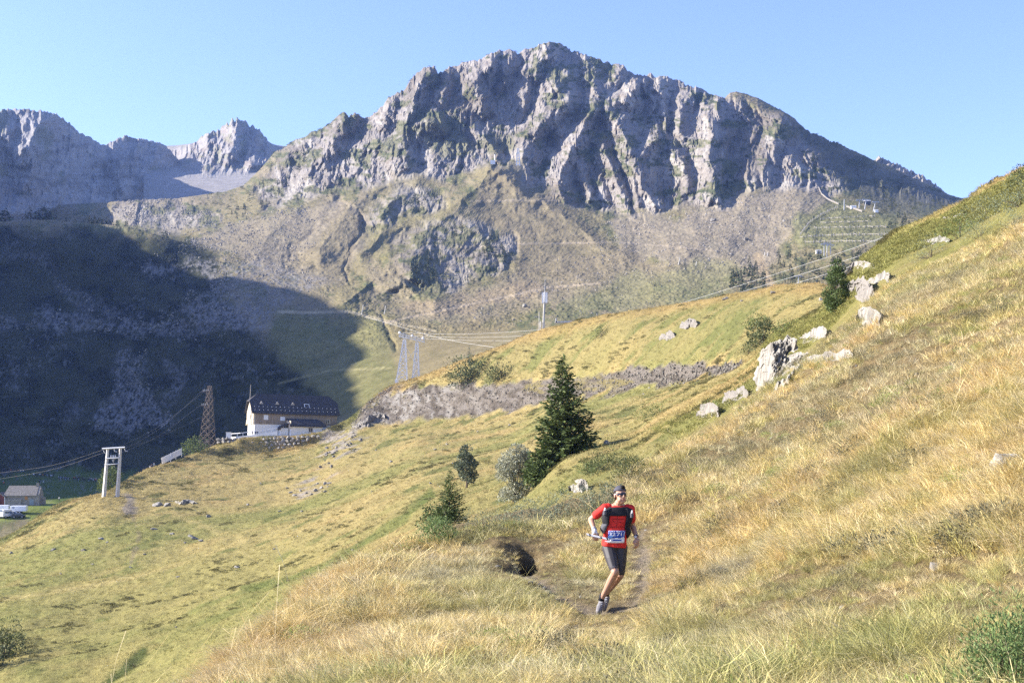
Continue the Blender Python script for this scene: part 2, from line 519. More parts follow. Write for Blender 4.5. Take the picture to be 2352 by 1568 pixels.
# road cut: rough, gullied rock face
cut_poly = [(805,985),(830,935),(880,900),(960,884),(1060,884),(1200,872),(1340,862),(1480,840),(1600,828),(1700,830),(1690,852),(1550,884),(1380,912),(1240,934),(1060,960),(960,968),(880,978)]
m_cut = pmask(hx, hy, cut_poly, 5, wrp * 0.9 + 3) * (Y > 170)
cw = 2.5 * fbm(X / 4, hill.z / 3, 3, 72)
gul = 0.9 * fbm((X + cw) / 3.5, hill.z / 3.0, 5, 70) + 0.55 * ridged((X + 0.9 * hill.z + cw) / 2.4, hill.z / 5, 2, 71)
hill.Y -= m_cut * (gul - 0.2) * 0.95
hill.X = (hill.xs[None, :] - CX) / F * hill.Y
# hollow with a bare earth bank beside the trail
gx, gy = (1206 - CX) / F * 23.3, 23.3
dx_, dy_ = X - gx, Y - gy
hxx = np.where(dx_ < 0, dx_ / 0.11, dx_ / 0.20)
hol = np.exp(-np.abs(hxx) ** 2.6 - np.abs((dy_ + 0.1) / 0.95) ** 3)
lip = np.exp(-((dx_ + 0.55) / 0.28) ** 2 - (dy_ / 1.8) ** 2)
hol_w = hol * (1 + 0.25 * fbm(X / 0.25, Y / 0.4, 3, 47))
hill.z -= 0.80 * hol_w - 0.15 * lip
# trail: lightly worn line
trail_px = [(1206,1318,22.6),(1215,1335,20.6),(1255,1352,19.2),(1310,1385,18.2),(1375,1408,17.4),(1440,1412,17.3),(1475,1360,18.6),(1480,1300,21.4),(1470,1245,24.5)]
trail2_px = [(1440,1412,17.3),(1560,1420,16.3),(1720,1440,14.4),(1900,1452,12.3),(2150,1455,10.2),(2420,1440,8.8)]
tr = np.array([[W(*p)[0], W(*p)[1]] for p in trail_px]); tr2 = np.array([[W(*p)[0], W(*p)[1]] for p in trail2_px])
d1, _ = line_dist(X, Y, tr); d2, _ = line_dist(X, Y, tr2)
d_tr = np.minimum(d1, d2 + 0.22) + 0.16 * fbm(X / 0.6, Y / 0.6, 3, 5)
m_tr = (1 - sstep(0.0, 0.24, d_tr)) * (Y < 40)
hill.z -= 0.06 * m_tr
hill.prep()

# colours of what grows and lies there
A = np.zeros(Y.shape + (3,)); A[:] = (0.19, 0.145, 0.075)
n_a = fbm(X / 14, Y / 14, 4, 61); n_b = fbm(X / 45, Y / 45, 4, 62); n_c = fbm(X / 4, Y / 4, 4, 63)
green = np.clip(0.5 + 0.9 * n_a, 0, 1)
A_mid = np.zeros_like(A); A_mid[:] = (0.282, 0.226, 0.094)
A_mid = mixc(A_mid, (0.19, 0.182, 0.064), np.clip(0.3 + 0.8 * n_b + 0.35 * n_c, 0, 1))
A_mid = mixc(A_mid, (0.315, 0.235, 0.10), sstep(0.25, 0.75, n_a) * 0.8)
A_mid = mixc(A_mid, (0.09, 0.105, 0.035), sstep(0.45, 0.8, fbm(X / 6, Y / 9, 4, 67)) * 0.75)
low_left = sstep(1150, 1350, hy) * (1 - sstep(700, 1000, hx))
A_mid = mixc(A_mid, (0.205, 0.205, 0.064), low_left * 0.5)
A = A * near[..., None] + A_mid * (1 - near[..., None])
A = mixc(A, (0.22, 0.165, 0.085), near * sstep(0.2, 0.7, n_c) * 0.7)
A = mixc(A, (0.235, 0.195, 0.145), m_tr * 0.9)
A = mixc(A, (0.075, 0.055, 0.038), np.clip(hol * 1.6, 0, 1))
# green slope at the upper right and green patches above the cut
gp = pmask(hx, hy, [(1500,990),(1740,880),(1760,760),(1880,720),(1960,600),(2060,545),(2200,478),(2352,392),(2420,350),(2420,470),(2352,520),(2200,600),(2060,670),(1960,760),(1850,850),(1700,940),(1560,1000)], 14, wrp)
A = mixc(A, (0.20, 0.19, 0.06), gp * np.clip(0.75 + 0.5 * n_c, 0, 1) * (Y > 38))
rp = pmask(hx, hy, [(1080,825),(1280,745),(1580,697),(1890,655),(1760,800),(1600,825),(1340,858),(1080,880)], 10, wrp)
A = mixc(A, (0.19, 0.165, 0.066), rp * 0.6)
A = mixc(A, (0.11, 0.125, 0.04), rp * sstep(0.15, 0.5, fbm(X / 8, Y / 8, 4, 91)) * 0.7)
A = mixc(A, (0.31, 0.205, 0.08), (1 - sstep(6, 26, np.abs(hy - np.interp(hx, [880,960,1060,1200,1375,1530,1800,1900],[895,868,828,775,728,704,662,654])))) * (Y > 200) * 0.5)
# rock of the cut with grey and brown veins, rubble fan by the house
rockn = fbm((X + 0.6 * hill.z + cw) / 1.6, hill.z / 3, 4, 77)
A = mixc(A, (0.15, 0.132, 0.112), m_cut)
A = mixc(A, (0.085, 0.072, 0.058), m_cut * sstep(0.0, 0.5, rockn))
A = mixc(A, (0.165, 0.14, 0.06), m_cut * sstep(0.35, 0.7, fbm(X / 6, hill.z / 2.5, 4, 79)) * 0.8)
A = mixc(A, (0.25, 0.235, 0.21), m_cut * sstep(0.25, 0.6, -rockn) * (1 - sstep(900, 1240, hx)) * 0.9)
A = mixc(A, (0.10, 0.06, 0.03), m_cut * (1 - sstep(0, 14, np.abs(hy - np.interp(hx, [830, 880, 960], [935, 900, 884])))) * (hx < 960))
rub = pmask(hx, hy, [(770,1000),(820,985),(830,1010),(760,1070),(720,1110),(690,1130),(740,1060)], 10, wrp * 2)
A = mixc(A, (0.26, 0.23, 0.20), rub * sstep(-0.1, 0.5, n_c) * 0.9)
# streams lines and dark banks in the meadow
for pts, wd, c, k in (([(1480,1010),(1400,1060),(1300,1130),(1230,1180),(1150,1160),(1080,1190)], 6, (0.07, 0.07, 0.03), 0.0),
                      ([(990,1130),(930,1190),(860,1230),(780,1280),(640,1340),(560,1350)], 7, (0.10, 0.125, 0.035), 0.7),
                      ([(330,1500),(290,1530),(240,1568)], 10, (0.05, 0.07, 0.02), 0.85),
                      ([(260,1140),(300,1170),(320,1230),(300,1290)], 4, (0.17, 0.14, 0.09), 0.6),
                      ([(0,1382),(120,1368),(250,1345),(430,1290),(560,1240)], 4, (0.36, 0.29, 0.12), 0.6),
                      ([(280,1128),(320,1150),(420,1190),(560,1240)], 5, (0.36, 0.29, 0.12), 0.5),
                      ([(640,1245),(800,1180),(1000,1040),(1180,1010),(1330,960)], 4, (0.35, 0.27, 0.11), 0.4)):
    d, _ = line_dist(hx, hy, pts)
    A = mixc(A, c, (1 - sstep(wd * 0.4, wd * 1.6, d + wrp * 0.3)) * k * (Y > 60))
grv = pmask(hx, hy, [(270,1130),(300,1125),(320,1160),(290,1180)], 5, wrp)
A = mixc(A, (0.22, 0.19, 0.16), grv * 0.8)
M_HILL = terrain_mat('meadow_ground', 0.9, 6.0, 0.22, 0.35, 0.9, 0.22, 0.6, 0.5)
HILL = hill.mesh('hillside', M_HILL, A)

# ---------------------------------------------------------------- valley, dark hill and the big mountain (T2)
SKY_MAIN = [(-900,520),(400,460),(520,445),(560,432),(600,392),(632,352),(650,345),(668,332),(682,325),(700,318),(716,308),(730,300),(748,292),(760,284),(775,270),(790,261),(802,268),(815,262),(830,270),(842,274),(852,268),(866,256),(880,245),(890,228),(902,221),(916,214),(928,208),(940,190),(952,176),(962,166),(972,158),(984,153),(996,155),(1006,172),(1016,168),(1028,158),(1040,154),(1058,148),(1072,146),(1092,142),(1110,134),(1128,124),(1142,119),(1160,117),(1172,115),(1182,118),(1188,127),(1198,121),(1210,114),(1225,112),(1240,104),(1254,101),(1272,101),(1290,103),(1302,112),(1312,119),(1332,124),(1350,132),(1372,138),(1392,146),(1406,150),(1420,148),(1434,155),(1445,166),(1462,172),(1480,178),(1494,172),(1508,180),(1522,176),(1540,184),(1560,190),(1582,200),(1602,205),(1625,217),(1648,225),(1664,230),(1676,219),(1690,215),(1712,222),(1740,230),(1770,247),(1800,262),(1826,277),(1838,292),(1850,303),(1870,310),(1900,325),(1926,334),(1950,346),(1980,360),(2010,375),(2040,386),(2062,396),(2090,412),(2112,421),(2150,440),(2175,452),(2200,461),(2240,470),(2352,485),(3300,520)]
T2 = {
 -900: [Zr(-39,370),Zr(-36,430),Zr(-30,470),Zr(-27,640),Zr(-5,760),Zr(40,880),Zr(110,1030),Zr(190,1230),Zr(180,1330),Zr(200,1600),Zr(230,1750),Zr(150,1900)],
 0:    [Zr(-37.5,380),(1192,428),(1162,446),(1100,645),(1020,760),(880,880),(700,1050),(511,1250),(562,1400),(575,1650),(570,1800),Zr(200,1950)],
 120:  [Zr(-37.5,382),(1192,430),(1160,450),(1097,645),(1025,750),(880,875),(700,1045),(506,1240),(562,1390),(572,1640),(565,1800),Zr(200,1950)],
 200:  [Zr(-37.5,385),(1195,432),(1152,462),(1094,645),(1028,745),(880,870),(700,1040),(515,1230),(560,1380),(540,1620),(510,1800),Zr(200,1950)],
 300:  [Zr(-37.5,400),Zr(-32,440),(1140,470),(1085,640),(1020,740),(870,870),(695,1030),(520,1210),(555,1330),(500,1550),(446,1720),Zr(220,1900)],
 400:  [Zr(-37,420),Zr(-33,450),(1125,490),(1075,640),(1000,740),(855,860),(690,1010),(551,1170),(560,1290),(510,1520),(468,1700),Zr(240,1880)],
 450:  [Zr(-37,430),Zr(-33,470),(1100,510),(1062,640),(985,735),(840,855),(685,995),(574,1150),(545,1290),(505,1480),(470,1680),Zr(260,1850)],
 520:  [Zr(-36,450),Zr(-30,500),(1070,540),(1030,640),(960,730),(815,845),(680,970),(600,1110),(530,1320),(482,1520),(445,1700),Zr(280,1900)],
 620:  [Zr(-34,480),Zr(-22,540),(1030,580),(980,660),(920,730),(790,840),(680,950),(615,1060),(500,1330),(430,1550),(365,1750),Zr(330,1950)],
 720:  [Zr(-27,500),(1010,560),(970,610),(900,670),(840,740),(740,840),(680,930),(630,1030),(500,1280),(400,1480),(308,1680),Zr(340,1850)],
 850:  [Zr(-10,510),(950,560),(900,610),(840,680),(780,750),(725,840),(690,920),(640,1000),(510,1220),(390,1420),(268,1600),Zr(340,1750)],
 1000: [Zr(-1,520),(890,565),(850,610),(800,680),(760,750),(720,840),(680,920),(630,1010),(500,1220),(350,1420),(166,1650),Zr(400,1800)],
 1150: [Zr(7,530),(830,570),(800,620),(770,690),(745,760),(715,840),(670,930),(590,1060),(440,1290),(300,1470),(122,1680),Zr(430,1820)],
 1262: [Zr(12,530),(800,575),(770,630),(750,690),(730,760),(700,850),(650,950),(570,1090),(440,1300),(290,1480),(102,1700),Zr(450,1850)],
 1400: [Zr(15,530),(780,575),(755,630),(735,690),(712,760),(680,850),(625,950),(560,1090),(480,1250),(310,1450),(152,1680),Zr(430,1830)],
 1550: [Zr(17,530),(755,575),(735,630),(715,690),(690,770),(655,850),(600,950),(540,1080),(480,1210),(330,1420),(186,1680),Zr(400,1830)],
 1700: [Zr(18,530),(735,575),(715,630),(695,690),(672,770),(635,850),(580,950),(510,1090),(452,1210),(330,1400),(218,1640),Zr(370,1800)],
 1850: [Zr(18,530),(715,575),(697,630),(680,690),(655,770),(600,860),(550,950),(495,1070),(445,1190),(380,1340),(302,1560),Zr(320,1720)],
 1950: [Zr(18,530),(705,575),(685,630),(660,690),(630,770),(575,860),(535,950),(492,1060),(455,1180),(415,1350),(345,1600),Zr(300,1750)],
 2050: [Zr(18,530),(690,575),(670,630),(645,690),(610,770),(570,860),(525,960),(490,1060),(470,1180),(440,1350),(392,1600),Zr(260,1750)],
 2200: [Zr(18,530),(640,575),(610,630),(580,690),(550,770),(520,860),(500,960),(490,1060),(482,1180),(475,1350),(460,1650),Zr(220,1800)],
 2352: [Zr(18,530),(600,575),(580,630),(560,690),(540,770),(520,860),(510,960),(505,1060),(498,1180),(492,1350),(485,1650),Zr(200,1800)],
 3300: [Zr(18,530),(600,575),(580,630),(570,690),(560,770),(550,860),(545,960),(540,1060),(535,1180),(530,1350),(520,1650),Zr(180,1800)],
}
mt = Land(T2, colx(-60, 2300, 2.4, -900, 3300, 40), [6, 12, 14, 24, 40, 46, 46, 48, 60, 90, 96, 16], sig=26, sky_row=10, skyline=SKY_MAIN)
X, Y = mt.X.copy(), mt.Y.copy()
mx, my = mt.screen()
up = sstep(8.0, 8.3, mt.t)[:, None] * np.ones_like(Y)
front = 1 - sstep(10.05, 10.6, mt.t)[:, None]
wx = 16 * fbm(mx / 60, my / 60, 4, 301); wy = 16 * fbm(mx / 60, my / 60, 4, 302)
qx, qy = mx + wx, my + wy
# where bare rock stands out of the slopes
rock_polys = [
 ([(630,330),(700,300),(800,240),(900,200),(960,130),(1100,100),(1260,80),(1420,120),(1660,200),(1860,290),(1990,360),(2160,430),(2210,470),(2150,480),(2010,440),(1930,425),(1905,440),(1840,425),(1760,432),(1650,462),(1560,490),(1480,488),(1390,498),(1290,468),(1215,415),(1200,380),(1120,378),(1060,400),(1000,410),(960,400),(900,405),(840,430),(770,450),(700,440),(640,470),(590,470),(580,430)], 10),
 ([(880,610),(900,560),(960,520),(1030,500),(1110,505),(1190,545),(1180,590),(1130,620),(1060,650),(1010,672),(960,650)], 8),
 ([(830,470),(900,440),(960,425),(1020,450),(1020,475),(960,480),(900,510),(850,520)], 8),
 ([(600,470),(680,420),(760,430),(700,470),(640,490),(580,500)], 8),
 ([(230,480),(300,440),(400,460),(500,495),(500,520),(420,520),(330,530),(240,520)], 8)]
rock = np.zeros_like(Y)
for p, s_ in rock_polys: rock = np.maximum(rock, pmask(mx, my, p, s_ + 6, wx * 1.3) * (0.8 if s_ == 8 else 1.0))
# main ribs of the face (crest lines in the picture's own pixels), height in metres
RIBS = [
 ([(985,157),(950,205),(944,262),(948,280)], 30, 42), ([(1255,103),(1240,140),(1228,168)], 26, 34),
 ([(1300,178),(1262,225),(1250,250)], 26, 34), ([(1300,235),(1240,280),(1208,320),(1204,410)], 44, 40),
 ([(1365,250),(1330,315),(1290,376),(1286,445),(1300,470)], 40, 40), ([(1296,280),(1293,360)], 20, 22),
 ([(1464,188),(1402,246),(1440,315),(1460,345)], 34, 36), ([(1502,318),(1471,366),(1484,434),(1505,478)], 38, 38),
 ([(1327,362),(1334,417),(1360,460)], 20, 24), ([(1126,144),(1084,195),(1112,240)], 28, 34),
 ([(1170,118),(1160,150),(1150,190)], 18, 24), ([(1010,160),(1015,200),(1035,250)], 16, 26),
 ([(1650,235),(1632,296),(1630,360),(1627,450)], 46, 52), ([(1793,285),(1764,357),(1740,415)], 26, 40),
 ([(1700,228),(1695,260)], 14, 22), ([(1865,357),(1930,420)], 22, 34), ([(1815,360),(1850,400)], 16, 26),
 ([(1410,250),(1436,300),(1455,350),(1470,470)], 20, 26), ([(1390,330),(1420,410),(1440,470)], 18, 22),
 ([(1580,215),(1560,250),(1575,300),(1600,350)], 22, 30), ([(1520,180),(1510,230),(1530,280)], 18, 26),
 ([(1550,330),(1570,390),(1590,450)], 18, 24), ([(1205,170),(1195,230),(1190,300)], 14, 30),
 ([(905,225),(890,262),(870,300)], 18, 24), ([(800,265),(770,320),(700,400)], 26, 34), ([(860,330),(900,350),(905,385)], 16, 22),
 ([(1010,270),(960,290),(930,330),(925,385)], 26, 36), ([(1100,310),(1130,330),(1150,375)], 16, 20), ([(1180,330),(1190,370)], 10, 14),
 ([(700,320),(670,370),(640,410)], 18, 24), ([(1000,500),(960,560),(930,620)], 18, 24), ([(1080,510),(1120,560),(1110,600)], 16, 24),
 ([(920,440),(900,480)], 12, 18), ([(1130,122),(1120,150)], 10, 18), ([(1345,135),(1350,180),(1380,220)], 16, 24), ([(1420,152),(1400,190)], 14, 20)]
rib = np.zeros_like(Y)
for pts, h, w_ in RIBS:
    d, side = line_dist(qx * 0.75 + mx * 0.25, qy * 0.75 + my * 0.25, pts)
    # left flank steep, right flank longer
    e = np.where(side > 0, 1.0, 1.0)
    rib = np.maximum(rib, h * np.clip(1 - d / w_, 0, 1) ** 0.9)
sh = mx - 0.22 * (my - 300) * sstep(1150, 1350, mx) + 0.25 * (my - 300) * (1 - sstep(1000, 1200, mx)) + wx * 1.2
vv = my + wy * 1.5
r1 = ridged(sh / 75, vv / 520, 2, 401, 0.4)
r2 = ridged((sh + 0.12 * vv) / 31, vv / 230, 2, 402)
r3 = ridged((mx + 0.8 * wx) / 11, vv / 60, 3, 403)
r4 = fbm(mx / 5, my / 8, 3, 404)
strata = ridged(my / 13 + 0.12 * mx / 13 + wx * 0.08, mx / 150, 2, 405)
disp = rib * 1.65 + 26 * r1 + 13 * r2 + 8.0 * r3 + 3.2 * r4 + 0.8 * strata + 5 * fbm(mx / 22, my / 26, 4, 406)
knob = np.maximum(pmask(mx, my, rock_polys[1][0], 26), pmask(mx, my, rock_polys[2][0], 26))
disp = (disp - 34 * (1 - knob) - 6 * knob) * rock * (1 - 0.45 * knob)
# slopes: gullies and lumps
slope = 1 - rock * (1 - knob)
lump = 13 * fbm(mx / 110, my / 70, 4, 411) + 1.5 * fbm((mx + wx) / 34, (my + wy) / 20, 3, 412) + 0.22 * fbm(mx / 6, my / 3.5, 3, 413)
disp += slope * lump * sstep(3.0, 4.5, mt.t)[:, None] * 0.8
# the central cone, the knoll below it and the gullies
def bump_line(pts, w_, h):
    d, s_ = line_dist(qx, qy, pts)
    return h * np.clip(1 - d / w_, 0, 1) ** 1.2
disp += bump_line([(1140,385),(1050,480),(960,590)], 95, 40) * slope + bump_line([(1150,390),(1280,500),(1400,560)], 65, 30) * slope
disp += bump_line([(905,625),(800,690)], 60, 28) * slope + bump_line([(905,625),(1000,690)], 55, 24) * slope
disp += bump_line([(1740,440),(1650,520),(1560,590)], 70, 16) * slope + bump_line([(1860,425),(1830,520)], 60, 16) * slope
disp += bump_line([(1640,460),(1600,520)], 40, 10) * slope
disp += bump_line([(860,400),(800,480),(740,570)], 48, 24) * slope + bump_line([(960,420),(880,500),(835,590)], 42, 20) * slope + bump_line([(1080,640),(1240,690),(1300,760)], 50, 12) * slope + bump_line([(700,470),(600,540),(520,600)], 60, 18) * slope
for pts, w_, h in (([(790,480),(730,520),(680,560),(660,600)], 9, -5), ([(830,480),(812,540),(805,590),(795,640)], 9, -9), ([(1380,505),(1440,540)], 8, -4),
                   ([(1480,485),(1470,520)], 6, -4), ([(870,720),(890,760),(905,800)], 7, -6)):
    disp += bump_line(pts, w_, h)
disp *= front
mt.Y = Y - disp
mt.X = (mt.xs[None, :] - CX) / F * mt.Y
mt.z = mt.z * mt.Y / Y                                   # stay on the same line of sight, then relief in height
# jagged skyline
jag = sstep(9.5, 10.0, mt.t)[:, None] * front
mt.z += jag * rock * (4.5 * ridged(mx / 9, my * 0 + 3.3, 4, 431) - 2.5)
mt.z += slope * (0.30 * fbm(mx / 6, my / 3, 3, 441)) * sstep(3, 4, mt.t)[:, None]
mt.prep()
mx, my = mt.sx, mt.sy

n1 = fbm(mx / 40, my / 22, 5, 501); n2 = fbm(mx / 10, my / 6, 4, 502); n3 = fbm(mx / 130, my / 90, 4, 503); n4 = fbm(mx / 4, my / 3, 2, 504)
A = np.zeros(Y.shape + (3,)); A[:] = (0.175, 0.15, 0.082)
A = mixc(A, (0.19, 0.16, 0.11), sstep(-0.1, 0.5, n3) * 0.6)
A = mixc(A, (0.115, 0.112, 0.052), sstep(0.1, 0.6, n1) * 0.75)
A = mixc(A, (0.08, 0.09, 0.045), sstep(0.4, 0.75, n2 + 0.4 * n1) * 0.8)
w_ = wx
def paint(poly, c, k=1.0, soft=10, n=None):
    global A
    m = pmask(mx, my, poly, soft, w_)
    if n is not None: m = m * n
    A = mixc(A, c, m * k)
# scree and grass fields
paint([(1385,505),(1480,485),(1560,490),(1640,455),(1740,436),(1870,425),(1910,470),(1840,530),(1770,610),(1600,620),(1440,600)], (0.21, 0.178, 0.132), 0.8)
paint([(1250,620),(1400,590),(1600,600),(1700,600),(1600,640),(1300,700),(1050,760),(900,720),(1000,690)], (0.195, 0.163, 0.108), 0.7)
paint([(440,560),(560,500),(640,480),(720,470),(800,470),(860,490),(850,540),(790,640),(720,650),(600,610)], (0.205, 0.175, 0.125), 0.8)
paint([(700,560),(800,480),(830,520),(790,640),(650,620)], (0.18, 0.15, 0.085), 0.6)
paint([(880,480),(1040,470),(960,560),(880,620),(830,600)], (0.17, 0.15, 0.068), 0.6, 14)
paint([(1130,385),(1180,390),(1420,560),(1500,620),(1200,660),(1180,560),(1060,480)], (0.17, 0.142, 0.09), 0.8)
paint([(1400,640),(1600,600),(1700,620),(1660,690),(1400,720),(1200,740)], (0.17, 0.165, 0.08), 0.6, 14)
paint([(1820,480),(1950,470),(2090,520),(2100,560),(1900,570),(1810,560)], (0.14, 0.14, 0.065), 0.8)
paint([(640,715),(900,735),(930,830),(860,960),(760,960),(600,880)], (0.135, 0.13, 0.05), 0.75, 14)
paint([(880,740),(1180,740),(1120,800),(1000,850),(920,870)], (0.185, 0.15, 0.08), 0.7, 12)
paint([(930,700),(1250,650),(1250,670),(1010,730)], (0.23, 0.18, 0.115), 0.6, 8)
# pasture and heath of the left hill, darkened in colour to deepen its shade
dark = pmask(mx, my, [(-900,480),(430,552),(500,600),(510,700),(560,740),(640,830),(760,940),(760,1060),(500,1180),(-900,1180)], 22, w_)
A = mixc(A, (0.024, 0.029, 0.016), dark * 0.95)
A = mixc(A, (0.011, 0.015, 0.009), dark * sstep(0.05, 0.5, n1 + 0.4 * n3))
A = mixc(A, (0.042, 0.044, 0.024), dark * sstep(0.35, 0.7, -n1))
paint([(-900,1060),(230,1085),(330,1060),(300,1190),(-900,1190)], (0.085, 0.12, 0.03), 0.8, 10)
paint([(-900,1140),(130,1150),(180,1175),(100,1195),(-900,1200)], (0.17, 0.20, 0.05), 0.9, 6)  # sunlit strip by the barn, put into the colour as brighter green
GREY = (0.175, 0.168, 0.165)
for poly, k in (([(275,810),(330,815),(325,880),(360,920),(400,975),(320,985),(210,990),(240,930),(270,880)], 0.9),
                ([(450,600),(620,600),(740,640),(640,700),(560,760),(420,740),(380,710),(480,660)], 0.7),
                ([(0,735),(150,725),(330,740),(470,700),(620,720),(600,760),(420,775),(200,760),(0,755)], 0.75),
                ([(330,610),(440,590),(470,610),(400,640),(340,640)], 0.6), ([(380,830),(470,840),(420,900),(380,940),(350,930),(390,880)], 0.6),
                ([(20,560),(100,580),(120,620),(60,600),(10,590)], 0.4), ([(130,650),(250,700),(330,740),(280,745),(180,700)], 0.5),
                ([(20,830),(45,830),(40,900),(22,900)], 0.4), ([(140,935),(200,925),(170,970),(130,985)], 0.35)):
    m = pmask(mx, my, poly, 9, w_ * 1.2) * np.clip(0.55 + 1.0 * n4 + 0.5 * n2, 0, 1)
    A = mixc(A, GREY, m * k)
A = mixc(A, (0.17, 0.165, 0.16), dark * sstep(0.62, 0.8, n2 + 0.5 * n4) * sstep(0.0, 0.5, n3) * 0.5)
# rock: grey with warm stains, ledges of grass and dwarf pine where it is not too steep
lay = fbm((mx + wx) / 14, (my + wy) / 36, 4, 511)
rc = np.zeros_like(A); rc[:] = (0.212, 0.192, 0.172)
rc = mixc(rc, (0.145, 0.128, 0.108), sstep(-0.1, 0.6, n3 + 0.3 * n1))
rc = mixc(rc, (0.285, 0.265, 0.235), sstep(0.15, 0.7, lay - 0.2 * n3) * 0.8)
rc = mixc(rc, (0.17, 0.125, 0.085), sstep(0.35, 0.8, n2) * 0.5)
left_rock = 1 - sstep(1150, 1300, mx)
veg = sstep(0.12, 0.5, n1 + 0.35 * n2 + 0.25 * left_rock * sstep(230, 380, my) - 0.12)
veg = np.maximum(veg, knob * sstep(-0.25, 0.3, n2 + n1))
veg = np.maximum(veg, pmask(mx, my, [(1000,262),(1060,290),(1080,330),(1010,350),(960,330),(950,290)], 12, w_) * 0.9)
veg = np.maximum(veg, pmask(mx, my, [(1110,310),(1160,308),(1200,340),(1160,360),(1120,350)], 8, w_) * 0.9)
rc = mixc(rc, (0.105, 0.105, 0.05), veg * 0.8)
rc = mixc(rc, (0.05, 0.062, 0.032), sstep(0.5, 0.85, n2 + 0.5 * n1 + 0.35 * sstep(1400, 1700, mx) * (1 - sstep(180, 330, my))) * 0.85)
A = A * (1 - rock[..., None]) + rc * rock[..., None]
paint([(1830,285),(1990,360),(2200,460),(2180,500),(2060,500),(1960,450),(1900,380)], (0.075, 0.078, 0.055), 0.75, 16)
# pale tracks across the slopes, darker lines down the gullies
for pts, wd, c, k in (([(640,716),(720,718),(800,715),(900,740),(1000,760)], 3, (0.33, 0.28, 0.18), 0.8),
                      ([(880,742),(980,720),(1120,690),(1260,660),(1380,650)], 2.5, (0.33, 0.27, 0.19), 0.6),
                      ([(1080,462),(1200,460),(1290,462)], 1.8, (0.30, 0.25, 0.18), 0.6), ([(980,572),(1200,560),(1420,556),(1640,575)], 1.6, (0.30, 0.25, 0.19), 0.5),
                      ([(830,480),(812,540),(805,590),(795,640)], 4, (0.10, 0.085, 0.06), 0.7), ([(790,480),(730,520),(680,560),(660,600)], 3, (0.13, 0.11, 0.08), 0.6),
                      ([(1740,590),(1760,640),(1785,680)], 11, (0.27, 0.21, 0.13), 0.8), ([(870,740),(890,770),(905,805)], 5, (0.07, 0.075, 0.04), 0.8),
                      ([(640,880),(760,850),(900,845)], 2, (0.27, 0.24, 0.12), 0.6)):
    d, _ = line_dist(mx, my, pts)
    A = mixc(A, c, (1 - sstep(wd * 0.5, wd * 1.5, d + w_ * 0.05)) * k)
M_MT = terrain_mat('mountain_ground', 0.07, 0.5, 0.2, 0.38, 0.7, 0.5, 0.2, 1.5)
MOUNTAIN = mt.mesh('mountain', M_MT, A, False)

# ---------------------------------------------------------------- the long ridge on the left (its crest shades the valley)
def crest(x, z, Y): return (HY - F * z / Y, Y)
def prof(x, top, Yc, fr=((0.80, 0.10), (0.86, 0.35), (0.93, 0.68)), zb=60):
    """face below a crest (row `top` at distance Yc) running down towards the valley"""
    zc = (HY - top) / F * Yc
    out = [Zr(zb - 120, Yc * 0.72), ]
    for q, h in fr: out.append(Zr(zb + (zc - zb) * h, Yc * q))
    out += [(top, Yc), Zr(zc * 0.8, Yc * 1.06), Zr(zc * 0.3, Yc * 1.25)]
    return out
TA = {}
for x, zc, Yc in ((-4200, -20, 330), (-3600, 20, 375), (-3100, 110, 430), (-2600, 205, 505), (-2200, 290, 590), (-1800, 318, 690), (-1500, 350, 800), (-1200, 380, 930), (-900, 392, 1080), (-600, 376, 1260), (-300, 362, 1500), (-120, 385, 1720)):
    zc += 24 * float(fbm(np.array([Yc / 95.0]), np.array([3.7]), 3, 77)[0])
    TA[x] = prof(x, HY - F * zc / Yc, Yc, zb=-20 if x < -1500 else 30)
for x, Yc in ((0, 1850), (120, 2040), (240, 2230), (330, 2380), (400, 2500), (440, 2560), (520, 2650)):
    TA[x] = prof(x, 300, Yc, zb=150 if x > 100 else 100)
SKY_A = [(-60,256),(-20,252),(20,251),(60,249),(100,255),(132,262),(150,276),(168,290),(186,306),(202,312),(216,322),(240,334),(252,329),(262,322),(276,316),(292,311),(308,319),(330,318),(345,323),(360,325),(374,332),(386,340),(400,356),(412,372),(430,392),(470,410),(520,440)]
xsA = colx(-60, 520, 2.4, -4200, 521, 40)
lr = Land(TA, xsA, [6, 36, 50, 70, 8, 4], sig=24)
# the crest row follows the drawn skyline inside the picture
kx = (xsA > -60)
top_i = 6 + 36 + 50 + 70
sky_y = np.interp(xsA, [p[0] for p in SKY_A], [p[1] for p in SKY_A])
cur_y = HY - F * lr.z[top_i] / lr.Y[top_i]
wt = sstep(1.0, 4.0, lr.t)[:, None] * sstep(-60, 0, xsA)[None, :]
lr.z += (12 * fbm(xsA / 130, xsA * 0 + 1.7, 4, 641) * (1 - sstep(-200, -60, xsA)))[None, :] * sstep(2.0, 4.0, lr.t)[:, None]
lr.z += wt * ((cur_y - sky_y)[None, :] / F * lr.Y)
ax, ay = lr.screen()
wA = 14 * fbm(ax / 50, ay / 50, 4, 601)
dA = 55 * ridged((ax + wA) / 120, ay / 300, 2, 611) + 26 * ridged((ax + 0.2 * ay) / 40, ay / 120, 3, 612) + 9 * ridged(ax / 14, ay / 40, 3, 613) + 3 * fbm(ax / 5, ay / 8, 3, 614)
for pts, h, wd in (([(120,262),(80,300),(60,340)], 60, 50), ([(275,372),(268,410),(285,440)], 55, 26), ([(20,300),(15,330)], 30, 20)):
    d, _ = line_dist(ax + wA * 0.5, ay, pts); dA = dA + h * np.clip(1 - d / wd, 0, 1)
dA *= sstep(0.6, 1.6, lr.t)[:, None] * (1 - sstep(4.0, 4.6, lr.t)[:, None]) * sstep(-3000, -1500, ax)
Y0 = lr.Y.copy(); lr.Y = Y0 - dA; lr.z = lr.z * lr.Y / Y0
lr.X = (xsA[None, :] - CX) / F * lr.Y
